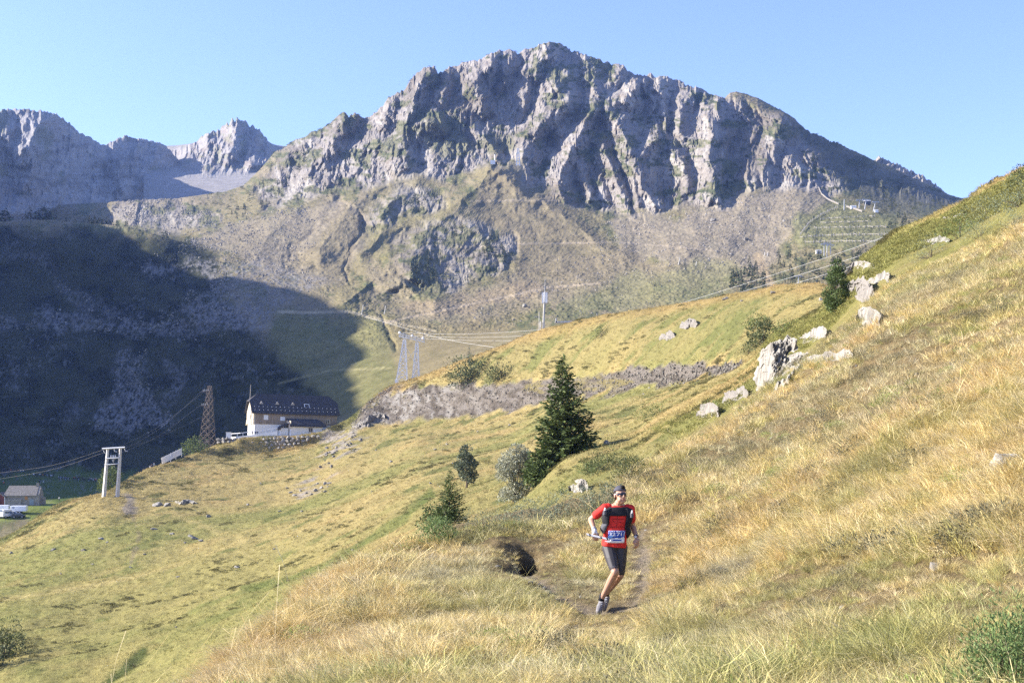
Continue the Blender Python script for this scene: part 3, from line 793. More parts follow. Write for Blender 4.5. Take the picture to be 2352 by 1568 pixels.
lr.z += sstep(3.5, 4.0, lr.t)[:, None] * (1 - sstep(4.0, 4.5, lr.t)[:, None]) * (5 * ridged(ax / 7, ay * 0, 4, 621) - 3) * (ax > -400)
lr.prep(); ax, ay = lr.sx, lr.sy
A = np.zeros(lr.Y.shape + (3,)); A[:] = (0.225, 0.215, 0.21)
nA = fbm(ax / 60, ay / 14, 5, 631); nB = fbm(ax / 9, ay / 7, 4, 632)
A = mixc(A, (0.15, 0.138, 0.13), sstep(-0.1, 0.6, nA)); A = mixc(A, (0.29, 0.275, 0.26), sstep(0.2, 0.6, nB) * 0.6)
A = mixc(A, (0.11, 0.115, 0.06), sstep(0.25, 0.7, fbm(ax / 50, ay / 30, 4, 633)) * 0.6)
A = mixc(A, (0.32, 0.31, 0.305), pmask(ax, ay, [(0,470),(200,430),(330,440),(420,400),(520,440),(480,520),(0,540)], 20, wA) * 0.7)
RIDGE_L = lr.mesh('rocky_ridge', M_MT, A, False)

# ---------------------------------------------------------------- pointed far peak with its scree bowl
TB = {}
for x in (330, 400, 460, 540, 620, 680, 760):
    TB[x] = [Zr(120, 1750), (500, 1880), (468, 1960), (420, 2120), (385, 2350), (350, 2600), Zr(600, 2750), Zr(300, 3000)]
SKY_B = [(330,420),(380,372),(403,357),(418,345),(430,338),(452,324),(470,309),(486,303),(500,298),(514,286),(530,275),(545,271),(556,276),(570,281),(582,292),(596,298),(606,309),(616,318),(624,333),(632,345),(650,372),(700,420),(760,470)]
xsB = np.arange(330, 760, 2.4)
pk = Land(TB, xsB, [6, 14, 40, 40, 70, 10, 5], sig=10, sky_row=5, skyline=SKY_B)
bx, by = pk.screen()
wB = 10 * fbm(bx / 40, by / 40, 4, 701)
rk = sstep(410, 395, by + wB) if False else 1 - sstep(385, 415, by + wB * 0.8 + 0.12 * np.abs(bx - 470))
dB = (30 * ridged((bx + wB) / 46, by / 110, 2, 711) + 24 * ridged((bx + 0.4 * by) / 20, by / 50, 3, 712) + 12 * ridged(bx / 8, by / 20, 3, 713)) * rk
for pts, h, wd in (([(545,271),(540,310),(530,350)], 70, 34), ([(595,300),(585,340),(580,380)], 60, 26), ([(480,305),(500,340)], 40, 26), ([(620,330),(610,370),(600,410)], 50, 30)):
    d, _ = line_dist(bx + wB * 0.5, by, pts); dB = dB + h * np.clip(1 - d / wd, 0, 1) * rk
dB *= (1 - sstep(5.0, 5.6, pk.t)[:, None])
Y0 = pk.Y.copy(); pk.Y = Y0 - dB; pk.z = pk.z * pk.Y / Y0
pk.X = (xsB[None, :] - CX) / F * pk.Y
pk.z += sstep(4.4, 5.0, pk.t)[:, None] * (1 - sstep(5.0, 5.5, pk.t)[:, None]) * (10 * ridged(bx / 7, by * 0, 4, 721) - 6)
pk.prep(); bx, by = pk.sx, pk.sy
A = np.zeros(pk.Y.shape + (3,)); A[:] = (0.235, 0.22, 0.205)
nB = fbm(bx / 12, by / 8, 5, 731)
A = mixc(A, (0.20, 0.175, 0.155), sstep(-0.1, 0.5, nB) * rk); A = mixc(A, (0.15, 0.15, 0.085), sstep(0.3, 0.6, fbm(bx / 20, by / 12, 4, 733)) * rk * 0.6)
A = mixc(A, (0.28, 0.26, 0.24), (1 - rk) * 0.9); A = mixc(A, (0.24, 0.22, 0.20), (1 - rk) * sstep(0.2, 0.5, fbm(bx / 4, by / 2, 3, 734)) * 0.7)
PEAK = pk.mesh('far_peak', M_MT, A, False)

# ---------------------------------------------------------------- sunlit crest behind the right shoulder
TC = {x: [Zr(150, 1700), (520, 1760), (470, 1850), (420, 1980), Zr(330, 2100), Zr(150, 2300)] for x in (1930, 2050, 2200, 2330)}
SKY_C = [(1930,410),(1985,385),(2008,364),(2020,360),(2034,366),(2060,374),(2084,388),(2100,394),(2122,404),(2140,418),(2160,430),(2178,446),(2196,456),(2215,462),(2240,470),(2330,490)]
xsC = np.arange(1930, 2330, 2.4)
cr = Land(TC, xsC, [6, 20, 30, 40, 8], sig=10, sky_row=3, skyline=SKY_C)
cx_, cy_ = cr.screen()
dC = (26 * ridged((cx_ + cy_) / 30, cy_ / 60, 3, 811) + 9 * ridged(cx_ / 9, cy_ / 16, 3, 812)) * (1 - sstep(3.0, 3.6, cr.t)[:, None])
Y0 = cr.Y.copy(); cr.Y = Y0 - dC; cr.z = cr.z * cr.Y / Y0; cr.X = (xsC[None, :] - CX) / F * cr.Y
cr.z += sstep(2.4, 3.0, cr.t)[:, None] * (1 - sstep(3.0, 3.5, cr.t)[:, None]) * (5 * ridged(cx_ / 8, cy_ * 0, 3, 821) - 3)
cr.prep()
A = np.zeros(cr.Y.shape + (3,)); A[:] = (0.25, 0.225, 0.195)
A = mixc(A, (0.2, 0.18, 0.15), sstep(0.0, 0.5, fbm(cx_ / 10, cy_ / 7, 4, 831)))
CREST = cr.mesh('rocky_crest', M_MT, A, False)
# ---------------------------------------------------------------- the air: thin even haze round everything
hm = bpy.data.materials.new('haze_air'); hm.use_nodes = True
hm.node_tree.nodes.clear()
_vo = hm.node_tree.nodes.new('ShaderNodeOutputMaterial')
_pv = hm.node_tree.nodes.new('ShaderNodeVolumePrincipled')
_pv.inputs['Color'].default_value = (0.32, 0.50, 1.0, 1)
_pv.inputs['Density'].default_value = 0.00006
_pv.inputs['Anisotropy'].default_value = 0.3
hm.node_tree.links.new(_pv.outputs[0], _vo.inputs['Volume'])
_b = MB(); _b.box(((-2900 + 4200) / 2, (-40 + 3200) / 2, (-48 + 900) / 2), (7100, 3240, 948))
hz = _b.build('haze', hm)
tag(hz, kind='stuff')
# ================================================================== GRASS AND LOW PLANTS (uncountable growth)
def blades(n, r, h, w, lean, curve, seed, segs=2, tip=True, hvar=0.45, head=0.0):
    """a tuft of n curved blades as one mesh"""
    g = np.random.default_rng(seed)
    vs, fs = [], []
    for i in range(n):
        a = g.uniform(0, 2 * math.pi); q = r * math.sqrt(g.uniform())
        bx_, by_ = q * math.cos(a), q * math.sin(a)
        hh = h * g.uniform(1 - hvar, 1 + hvar * 0.6); ww = w * g.uniform(0.7, 1.3)
        la = a + g.normal(0, 0.9); ln = lean * g.uniform(0.3, 1.4); cv = curve * g.uniform(0.4, 1.5)
        fa = g.uniform(0, 2 * math.pi); sx, sy = math.cos(fa), math.sin(fa)
        b = len(vs)
        for k in range(segs + 1):
            u = k / segs
            o = ln * u * hh + cv * u * u * hh
            z = hh * u * math.sqrt(max(0.05, 1 - min(0.9, (ln * u + cv * u * u) ** 2 * 0.35)))
            px, py = bx_ + math.cos(la) * o, by_ + math.sin(la) * o
            wk = ww * (1 - 0.75 * u) if not head else ww * (1 + (head if u > 0.85 else 0))
            if k == segs and tip: vs.append((px, py, z)); continue
            vs.append((px - sx * wk / 2, py - sy * wk / 2, z)); vs.append((px + sx * wk / 2, py + sy * wk / 2, z))
        for k in range(segs):
            c = b + 2 * k
            if k == segs - 1 and tip: fs.append((c, c + 1, c + 2))
            else: fs.append((c, c + 1, c + 3, c + 2))
    me = bpy.data.meshes.new('tuft'); me.from_pydata(vs, [], fs); me.update()
    return me

def leafball(n, rx, rz, size, seed, upright=0.4):
    g = np.random.default_rng(seed)
    vs, fs = [], []
    for i in range(n):
        d = g.normal(size=3); d /= np.linalg.norm(d); d[2] = abs(d[2])
        q = g.uniform(0.45, 1.0) ** 0.6
        p = np.array([d[0] * rx, d[1] * rx, d[2] * rz]) * q
        t = d + g.normal(0, 0.5, 3) + np.array([0, 0, upright]); t /= np.linalg.norm(t)
        s_ = np.cross(t, g.normal(size=3)); s_ /= np.linalg.norm(s_)
        l = size * g.uniform(0.6, 1.5); w = l * 0.3
        b = len(vs)
        vs += [tuple(p - s_ * w * 0.4), tuple(p + s_ * w * 0.4), tuple(p + t * l * 0.6 + s_ * w * 0.5), tuple(p + t * l), tuple(p + t * l * 0.6 - s_ * w * 0.5)]
        fs.append((b, b + 1, b + 2, b + 3, b + 4))
    me = bpy.data.meshes.new('sprig'); me.from_pydata(vs, [], fs); me.update()
    return me

M_BLADE = leaf_mat('dry_grass', (1, 1, 1), 0.38, 0.2, inst=True, rough=0.75)
lib = bpy.data.collections.new('plant_sources')       # not in the scene: only instanced
def src(me):
    o = bpy.data.objects.new('%02d_plant' % len(lib.objects), me)
    me.materials.append(M_BLADE); lib.objects.link(o); return len(lib.objects) - 1
K_TUFT = [src(blades(70, 0.15, 0.30, 0.0085, 0.65, 0.5, 10 + i)) for i in range(4)]
K_MAT = [src(blades(70, 0.20, 0.26, 0.007, 1.3, 0.5, 20 + i)) for i in range(3)]
K_ARC = [src(blades(34, 0.10, 0.52, 0.0045, 0.6, 1.1, 30 + i, 3)) for i in range(3)]
K_STALK = [src(blades(5, 0.14, 0.95, 0.0032, 0.35, 0.45, 40 + i, 3, False, 0.4, 1.4)) for i in range(4)]
K_FAR = [src(blades(48, 0.30, 0.34, 0.016, 0.7, 0.5, 50 + i)) for i in range(4)]
K_HEATH = [src(leafball(620, 0.27, 0.15, 0.017, 60 + i)) for i in range(3)]
K_MEAD = [src(blades(15, 0.42, 0.34, 0.06, 0.6, 0.4, 70 + i)) for i in range(3)]
K_HERB = [src(leafball(150, 0.5, 0.26, 0.10, 80 + i)) for i in range(3)]

M_RUBBLE, _nt, _b = new_mat('loose_stone')
_at = _nt.nodes.new('ShaderNodeAttribute'); _at.attribute_type = 'INSTANCER'; _at.attribute_name = 'tint'
_nt.links.new(_at.outputs['Color'], _b.inputs['Base Color']); _b.inputs['Roughness'].default_value = 0.9
def pebble(seed):
    g = np.random.default_rng(seed); bm = bmesh.new(); bmesh.ops.create_icosphere(bm, subdivisions=1, radius=0.5)
    for v in bm.verts: v.co = Vector((v.co.x * 1.2, v.co.y * 0.9, v.co.z * 0.75)) * g.uniform(0.65, 1.25)
    me = bpy.data.meshes.new('pebble'); bm.to_mesh(me); bm.free()
    o = bpy.data.objects.new('%02d_plant' % len(lib.objects), me); me.materials.append(M_RUBBLE); lib.objects.link(o); return len(lib.objects) - 1
K_PEB = [pebble(90 + i) for i in range(5)]

def scatter(name, P, kind, rot, scl, tint, label=None):
    n = len(P)
    me = bpy.data.meshes.new(name)
    me.vertices.add(n); me.vertices.foreach_set('co', P.astype(np.float32).ravel())
    a = me.attributes.new('kind', 'INT', 'POINT'); a.data.foreach_set('value', kind.astype(np.int32))
    a = me.attributes.new('rot', 'FLOAT_VECTOR', 'POINT'); a.data.foreach_set('vector', rot.astype(np.float32).ravel())
    a = me.attributes.new('scl', 'FLOAT', 'POINT'); a.data.foreach_set('value', scl.astype(np.float32))
    c = np.ones((n, 4), np.float32); c[:, :3] = np.clip(tint, 0.005, 0.9)
    a = me.attributes.new('tint', 'FLOAT_COLOR', 'POINT'); a.data.foreach_set('color', c.ravel())
    o = bpy.data.objects.new(name, me); COL.objects.link(o)
    tag(o, label, kind='stuff')
    ng = bpy.data.node_groups.new(name + '_nodes', 'GeometryNodeTree')
    ng.interface.new_socket('Geometry', in_out='INPUT', socket_type='NodeSocketGeometry')
    ng.interface.new_socket('Geometry', in_out='OUTPUT', socket_type='NodeSocketGeometry')
    N, L = ng.nodes, ng.links
    gi, go = N.new('NodeGroupInput'), N.new('NodeGroupOutput')
    ci = N.new('GeometryNodeCollectionInfo'); ci.inputs['Collection'].default_value = lib
    ci.inputs['Separate Children'].default_value = True; ci.inputs['Reset Children'].default_value = True
    m2p = N.new('GeometryNodeMeshToPoints'); iop = N.new('GeometryNodeInstanceOnPoints')
    L.new(gi.outputs[0], m2p.inputs['Mesh']); L.new(m2p.outputs[0], iop.inputs['Points'])
    L.new(ci.outputs[0], iop.inputs['Instance']); iop.inputs['Pick Instance'].default_value = True
    def at(nm, ty):
        q = N.new('GeometryNodeInputNamedAttribute'); q.data_type = ty; q.inputs['Name'].default_value = nm
        return [s for s in q.outputs if s.enabled and s.name == 'Attribute'][0]
    L.new(at('kind', 'INT'), iop.inputs['Instance Index'])
    L.new(at('rot', 'FLOAT_VECTOR'), iop.inputs['Rotation'])
    L.new(at('scl', 'FLOAT'), iop.inputs['Scale'])
    L.new(iop.outputs[0], go.inputs[0])
    md = o.modifiers.new('scatter', 'NODES'); md.node_group = ng
    return o

def pick(g, ids, n): return np.array(ids)[g.integers(0, len(ids), n)]

# ---- foreground hillside: dense dry tufts
g = np.random.default_rng(5)
def near_points(n, y0, y1, power):
    """n plan positions between distances y0 and y1 inside the picture (and a little beyond)"""
    Yv = (y0 ** power + (y1 ** power - y0 ** power) * g.uniform(size=n)) ** (1 / power)
    xv = g.uniform(-150, 2520, n)
    return (xv - CX) / F * Yv, Yv
crest_x = [-900,-300,0,240,480,620,720,850,960,1060,1200,1300,1375,1450,1530,1620,1700,1800,1900,2000,2060,2200,2352,2700]
crest_Y = [14,15,15.5,15.5,16,18.5,21,24.5,28,31,33,34.5,36,38,42,46,50,54,58,58,58,56,52,47]
P, K, RT, SC, TN = [], [], [], [], []
GOLD = np.array([(0.66,0.525,0.235),(0.73,0.61,0.33),(0.60,0.465,0.185),(0.46,0.41,0.155),(0.70,0.595,0.365)])
RUST = np.array((0.48,0.29,0.13)); OLIVE = np.array((0.25,0.265,0.085)); GREEN = np.array((0.24,0.30,0.08)); HEATH = np.array((0.15,0.14,0.085)); GREYG = np.array((0.40,0.38,0.25))
def near_batch(n, y0, y1, power, ids, smin, smax, dens=None, shade=1.0, hug=False, col=None, pgreen=0.0):
    Xv, Yv = near_points(n, y0, y1, power)
    xv = CX + F * Xv / Yv
    keep = Yv < np.interp(xv, crest_x, crest_Y) * (1.0 if y1 > 30 else 1.2)
    Xv, Yv, xv = Xv[keep], Yv[keep], xv[keep]
    tq = np.minimum(line_dist(Xv, Yv, tr)[0], line_dist(Xv, Yv, tr2)[0])
    hl = np.exp(-np.abs(np.where(Xv < gx, (Xv - gx) / 0.16, (Xv - gx) / 0.27)) ** 2.6 - np.abs((Yv - gy + 0.4) / 1.25) ** 3)
    keep = (hl < 0.4) & ~((xv[:] > 1035) & (xv < 1435) & (Yv > 0.90 * np.interp(xv, crest_x, crest_Y))) & ((np.minimum(line_dist(Xv, Yv, tr)[0], line_dist(Xv, Yv, tr2)[0] + 0.18) > 0.15) | (g.uniform(size=len(Xv)) < 0.12))
    if dens is not None: keep &= dens(Xv, Yv) > g.uniform(size=len(Xv))
    Xv, Yv, tq = Xv[keep], Yv[keep], tq[keep]; m = len(Xv)
    zv = hill.ground_many(Xv, Yv)
    f1 = fbm(Xv / 2.6, Yv / 2.6, 3, 901); f2 = fbm(Xv / 1.1, Yv / 1.1, 3, 902); f3 = fbm(Xv / 7, Yv / 7, 3, 903)
    t = GOLD[g.integers(0, len(GOLD), m)]
    def mx_(t, c, k): return t * (1 - k[:, None]) + np.asarray(c)[None, :] * k[:, None]
    t = mx_(t, RUST, sstep(0.3, 0.8, f1 + 0.3 * g.normal(size=m)) * 0.32)
    t = mx_(t, OLIVE, sstep(0.2, 0.7, -f1 + 0.4 * f2 + 0.35 * g.normal(size=m)) * 0.6)
    t = mx_(t, GREYG, sstep(0.3, 0.7, f3 - f2 * 0.5) * 0.5)
    low = sstep(14.5, 9.5, Yv) if False else 1 - sstep(9.5, 14.5, Yv)
    t = mx_(t, GREEN, np.clip(low * sstep(-0.1, 0.8, f2 + 0.4 * g.normal(size=m)) * 0.45, 0, 1))
    if pgreen: t = mx_(t, GREEN, (g.uniform(size=m) < pgreen) * 0.8)
    if col is not None: t = np.tile(np.asarray(col), (m, 1)) * g.uniform(0.75, 1.3, (m, 1))
    t = t * g.uniform(0.7, 1.25, (m, 1)) * shade
    s_ = g.uniform(smin, smax, m) * (1 + 0.35 * f2) * np.where(tq < 0.7, 0.5, 1.0) * np.where((np.abs(Xv - gx) < 0.75) & (np.abs(Yv - gy + 0.8) < 2.8), 0.42, 1.0) * np.where((np.abs(Xv - run_x * Yv / run_y) < 0.55) & (Yv > 13.2) & (Yv < 18.2), 0.4, 1.0)
    rot = np.stack([g.normal(0, 0.16, m), g.normal(0.08, 0.16, m), g.uniform(0, 2 * math.pi, m)], -1)
    P.append(np.stack([Xv, Yv, zv - 0.02], -1)); K.append(pick(g, ids, m)); RT.append(rot); SC.append(np.clip(s_, 0.2, 2.2)); TN.append(t)
near_batch(11500, 6.0, 21, 1.7, K_TUFT, 0.3, 0.85)
near_batch(10500, 6.0, 24, 1.7, K_MAT, 0.45, 1.0)
near_batch(5200, 7.0, 40, 1.5, K_ARC, 0.35, 0.75, dens=lambda x, y: sstep(-0.1, 0.5, fbm(x / 2, y / 2, 3, 907)))
near_batch(3600, 14, 52, 1.5, K_STALK, 0.4, 0.9, shade=1.1, dens=lambda x, y: sstep(-0.2, 0.6, fbm(x / 3, y / 3, 3, 909)))
near_batch(27000, 19, 58, 1.6, K_FAR, 0.22, 0.78)
near_batch(5200, 7, 55, 1.5, K_HEATH, 0.6, 1.6, dens=lambda x, y: sstep(0.25, 0.6, fbm(x / 2.4, y / 2.4, 3, 911)), col=HEATH)
near_batch(2600, 7, 50, 1.5, K_HEATH, 0.5, 1.3, dens=lambda x, y: sstep(0.2, 0.5, fbm(x / 2.4, y / 2.4, 3, 915)), col=(0.22, 0.27, 0.075))
scatter('dry_grass', np.concatenate(P), np.concatenate(K), np.concatenate(RT), np.concatenate(SC), np.concatenate(TN))

# ---- meadow and green slope beyond: small tussocks and herbs
g = np.random.default_rng(6)
rows = (hill.t > 5.2) & (hill.t < 11.0)
Ym, Xm, Zm = hill.Y[rows], hill.X[rows], hill.z[rows]
sxm, sym = hill.sx[rows], hill.sy[rows]
mc = m_cut[rows]
vis = (sxm > -80) & (sxm < 2440) & (mc < 0.3) & (Ym > np.interp(sxm, crest_x, crest_Y) * 1.02) & (sym < 1640)
ii = np.nonzero(vis.ravel())[0]
wgt = 1.0 / np.clip(1, 1, 1) * np.ones(len(ii))
ii = g.choice(ii, 44000, replace=True)
Xv = Xm.ravel()[ii]; Yv = Ym.ravel()[ii] + g.normal(0, 1, len(ii)) * 0.004 * Ym.ravel()[ii]
Xv = Xv + g.uniform(-2, 2, len(ii)) / F * Yv
zv = hill.ground_many(Xv, Yv)
alb = None
at_ = HILL.data.attributes['albedo']; buf = np.empty(len(HILL.data.vertices) * 4, np.float32); at_.data.foreach_get('color', buf)
alb = buf.reshape(hill.Y.shape + (4,))[rows][..., :3].reshape(-1, 3)[ii]
f1 = fbm(Xv / 5, Yv / 5, 3, 921); f2 = fbm(Xv / 14, Yv / 14, 4, 922)
sxv = CX + F * Xv / Yv; syv = HY - F * zv / Yv
gm = poly_sd(sxv, syv, [(1500,990),(1740,880),(1760,760),(1880,720),(1960,600),(2060,545),(2200,478),(2352,392),(2440,350),(2440,470),(2352,520),(2200,600),(2060,670),(1960,760),(1850,850),(1700,940),(1560,1000)]) < 0
herb = ((f1 > 0.5) & (f2 > 0.0)) | (gm & (g.uniform(size=len(ii)) < 0.75))
kk = np.where(herb, pick(g, K_HERB, len(ii)), pick(g, K_MEAD, len(ii)))
tint = alb * g.uniform(0.95, 1.45, (len(ii), 1))
hc = np.where(gm[:, None], np.array([0.25, 0.245, 0.08]), np.array([0.15, 0.14, 0.055])) * g.uniform(0.6, 1.4, (len(ii), 1))
tint = np.where(herb[:, None], hc, tint)
sc = (0.30 + 0.0024 * Yv) * g.uniform(0.6, 1.3, len(ii)) * np.where(herb, 1.25, 1.0)
rot = np.stack([g.normal(0, 0.15, len(ii)), g.normal(0, 0.15, len(ii)), g.uniform(0, 6.28, len(ii))], -1)
scatter('meadow_grass', np.stack([Xv, Yv, zv - 0.02], -1), kk, rot, sc, tint)

# ---- dwarf scrub on the ledges and lower slopes of the mountain
g = np.random.default_rng(8)
rows = (mt.t > 4.0) & (mt.t < 10.0)
lb_ = np.empty(len(MOUNTAIN.data.vertices) * 4, np.float32); MOUNTAIN.data.attributes['albedo'].data.foreach_get('color', lb_)
lum = lb_.reshape(mt.Y.shape + (4,))[rows][..., :3].mean(-1)
sx2, sy2 = mt.sx[rows], mt.sy[rows]
grn = np.clip(0.17 - lum, 0, 1) * 6 + 0.05
cl = sstep(0.1, 0.6, fbm(sx2 / 16, sy2 / 9, 4, 941))
wgt = grn * cl * (sx2 > 430) * (sx2 < 2260) * (sy2 > 110)
wgt = np.where(poly_sd(sx2, sy2, [(1385,505),(1480,485),(1740,436),(1870,425),(1840,530),(1770,610),(1600,620),(1440,600)]) < 0, wgt * 0.12, wgt)
ii = g.choice(wgt.size, 9000, p=(wgt / wgt.sum()).ravel())
Xs, Ys, Zs = mt.X[rows].ravel()[ii], mt.Y[rows].ravel()[ii], mt.z[rows].ravel()[ii]
sc = Ys / F * g.uniform(2.0, 6.0, len(ii)) * 1.1
tint = np.array([0.085, 0.092, 0.042]) * g.uniform(0.5, 1.5, (len(ii), 1))
scatter('mountain_scrub', np.stack([Xs, Ys, Zs - 0.1], -1), pick(g, K_HERB, len(ii)), np.stack([g.normal(0, .2, len(ii)), g.normal(0, .2, len(ii)), g.uniform(0, 6.28, len(ii))], -1), sc, tint)

# ---- loose stones: on the face of the cut, and in the scree of the mountain
g = np.random.default_rng(9)
w1 = (m_cut * (hill.sx > 780) * (hill.sx < 1720)); w1 = w1 / w1.sum()
ii = g.choice(w1.size, 7500, p=w1.ravel())
Xs, Ys, Zs = hill.X.ravel()[ii] + g.uniform(-0.6, 0.6, len(ii)), hill.Y.ravel()[ii], hill.z.ravel()[ii]
sc = 0.12 + 0.5 * g.uniform(size=len(ii)) ** 3
tint = np.array([0.18, 0.165, 0.135]) * g.uniform(0.45, 1.5, (len(ii), 1))
scatter('bank_rubble', np.stack([Xs, Ys - 0.1, Zs], -1), pick(g, K_PEB, len(ii)), g.uniform(-3, 3, (len(ii), 3)), sc, tint)
rows = (mt.t > 3.5) & (mt.t < 10.0); sx2, sy2 = mt.sx[rows], mt.sy[rows]
wgt = np.zeros(sx2.shape)
for poly, k in (([(275,810),(330,815),(325,880),(360,920),(400,975),(320,985),(210,990),(240,930),(270,880)], 1.0), ([(450,600),(620,600),(740,640),(640,700),(560,760),(420,740),(380,710),(480,660)], 0.7),
                ([(0,735),(150,725),(330,740),(470,700),(620,720),(600,760),(420,775),(200,760),(0,755)], 0.8), ([(440,560),(560,500),(700,470),(720,560),(680,620),(560,600)], 0.8), ([(230,480),(300,440),(400,460),(500,495),(500,530),(330,530)], 0.6),
                ([(1400,510),(1700,450),(1860,440),(1760,610),(1420,640),(1150,690),(1050,740),(1300,640)], 0.25), ([(330,610),(440,590),(470,610),(340,640)], 0.6), ([(130,650),(330,740),(280,745),(180,700)], 0.5)):
    wgt = np.maximum(wgt, k * pmask(sx2, sy2, poly, 14, 14 * fbm(sx2 / 20, sy2 / 12, 3, 951)))
wgt *= sstep(-0.4, 0.4, fbm(sx2 / 12, sy2 / 8, 3, 952))
ii = g.choice(wgt.size, 9000, p=(wgt / wgt.sum()).ravel())
Xs, Ys, Zs = mt.X[rows].ravel()[ii], mt.Y[rows].ravel()[ii], mt.z[rows].ravel()[ii]
sc = Ys / F * (1.6 + 4.5 * g.uniform(size=len(ii)) ** 3)
tint = np.array([0.235, 0.215, 0.185]) * g.uniform(0.6, 1.4, (len(ii), 1))
scatter('scree_stones', np.stack([Xs + g.uniform(-1, 1, len(ii)), Ys, Zs + 0.1], -1), pick(g, K_PEB, len(ii)), g.uniform(-3, 3, (len(ii), 3)), sc, tint)
# ---- small stones lying in the near grass
Xv, Yv = near_points(90, 8, 40, 1.5); xv = CX + F * Xv / Yv; k_ = Yv < np.interp(xv, crest_x, crest_Y) * 0.95; Xv, Yv = Xv[k_], Yv[k_]
scatter('field_stones', np.stack([Xv, Yv, hill.ground_many(Xv, Yv) + 0.0], -1), pick(g, K_PEB, len(Xv)), g.uniform(-3, 3, (len(Xv), 3)), g.uniform(0.05, 0.14, len(Xv)), np.array([0.22, 0.205, 0.18]) * g.uniform(0.7, 1.2, (len(Xv), 1)))
# ================================================================== TREES AND SHRUBS
def leafmesh(name, C, T, S, L, Wd):
    """diamond leaves / needle sprays: centres C, directions T, side vectors S, lengths L, widths Wd"""
    n = len(C)
    T = T / np.linalg.norm(T, axis=1, keepdims=True)
    S = S - T * (S * T).sum(1, keepdims=True); S = S / (np.linalg.norm(S, axis=1, keepdims=True) + 1e-9)
    V = np.stack([C, C + T * L[:, None] * 0.45 + S * Wd[:, None] * 0.5, C + T * L[:, None], C + T * L[:, None] * 0.45 - S * Wd[:, None] * 0.5], 1).reshape(-1, 3)
    me = bpy.data.meshes.new(name)
    me.vertices.add(4 * n); me.vertices.foreach_set('co', V.astype(np.float32).ravel())
    me.loops.add(4 * n); me.loops.foreach_set('vertex_index', np.arange(4 * n, dtype=np.int32))
    me.polygons.add(n); me.polygons.foreach_set('loop_start', np.arange(0, 4 * n, 4, dtype=np.int32)); me.polygons.foreach_set('loop_total', np.full(n, 4, np.int32))
    me.update(calc_edges=True)
    return me

M_SPRUCE = leaf_mat('spruce_needles', (0.095, 0.128, 0.042), 0.45, 0.12)
M_PINE = leaf_mat('pine_needles', (0.09, 0.13, 0.046), 0.45, 0.12)
M_PINEB = leaf_mat('grey_pine_needles', (0.13, 0.155, 0.10), 0.4, 0.12)
M_WHITEB = leaf_mat('whitebeam_leaves', (0.36, 0.365, 0.265), 0.4, 0.2)
M_BUSH = leaf_mat('bush_leaves', (0.115, 0.15, 0.045), 0.5, 0.2)
M_BUSHD = leaf_mat('dark_bush_leaves', (0.085, 0.105, 0.042), 0.5, 0.15)
M_JUN = leaf_mat('juniper_needles', (0.135, 0.20, 0.070), 0.45, 0.2)
M_JUNG = leaf_mat('blue_juniper_needles', (0.165, 0.20, 0.135), 0.4, 0.15)
M_FAR = leaf_mat('conifer_foliage', (0.055, 0.072, 0.036), 0.4, 0.05)
M_BARK = flat_mat('bark', (0.10, 0.08, 0.06), 0.9, 0.4, 8, bump=0.5, bdist=0.02)

def trunk_mesh(H, r, bend=0.02, seed=0, limbs=None):
    g = np.random.default_rng(seed); mb = MB()
    pts = [(g.normal(0, bend * H * k / 6) if k else 0, g.normal(0, bend * H * k / 6) if k else 0, -0.3 + (H * 0.97 + 0.3) * k / 6) for k in range(7)]
    mb.tube(pts, [r * (1.25 if k == 0 else (1 - k / 6.3)) for k in range(7)], 7)
    for a, b, w in (limbs or []): mb.tube([a, ((a[0] + b[0]) / 2, (a[1] + b[1]) / 2, (a[2] + b[2]) / 2 + 0.05 * H * 0.2), b], [w, w * 0.7, w * 0.3], 5)
    return mb.mesh('trunk')

def spruce_crown(H, Rm, seed, dens=1.0, asym=0.0, low=0.03, droop=0.35):
    g = np.random.default_rng(seed)
    C, T, S, L, Wd = [], [], [], [], []
    nw = int(46 * dens)
    for k in range(nw):
        f = low + (1 - low) * (k / nw) ** 0.95
        nb = int(max(4, 9 * (1 - f) + 4))
        for b in range(nb):
            az = g.uniform(0, 2 * math.pi)
            ln = Rm * ((1 - f) ** 0.82) * g.uniform(0.62, 1.12) * (1 + asym * math.cos(az)) + 0.02 * H * (1 - f) + 0.004 * H
            z0 = H * (f + g.normal(0, 0.006))
            d = np.array([math.cos(az), math.sin(az), 0.0])
            up0 = 0.25 * f - droop * (1 - f) * g.uniform(0.5, 1.2)
            ns = int(max(4, 15 * ln / Rm * dens + 4))
            for s_ in range(ns):
                u = (0.12 + 0.88 * (s_ + g.uniform()) / ns)
                p = d * ln * u + np.array([0, 0, z0 + ln * (up0 * u + 0.28 * u * u)])
                t = d * (0.5 + 0.5 * u) + g.normal(0, 0.55, 3) * np.array([1, 1, 0.35]) + np.array([0, 0, 0.05 - 0.15 * (1 - f)])
                C.append(p + g.normal(0, 0.012 * H * 0.4, 3)); T.append(t); S.append(np.cross(d, [0, 0, 1]) + g.normal(0, 0.5, 3))
                l = 0.034 * H * g.uniform(0.7, 1.5) * (0.55 + 0.6 * (1 - f)); L.append(l); Wd.append(l * g.uniform(0.45, 0.8))
    return leafmesh('crown', np.array(C), np.array(T), np.array(S), np.array(L), np.array(Wd))

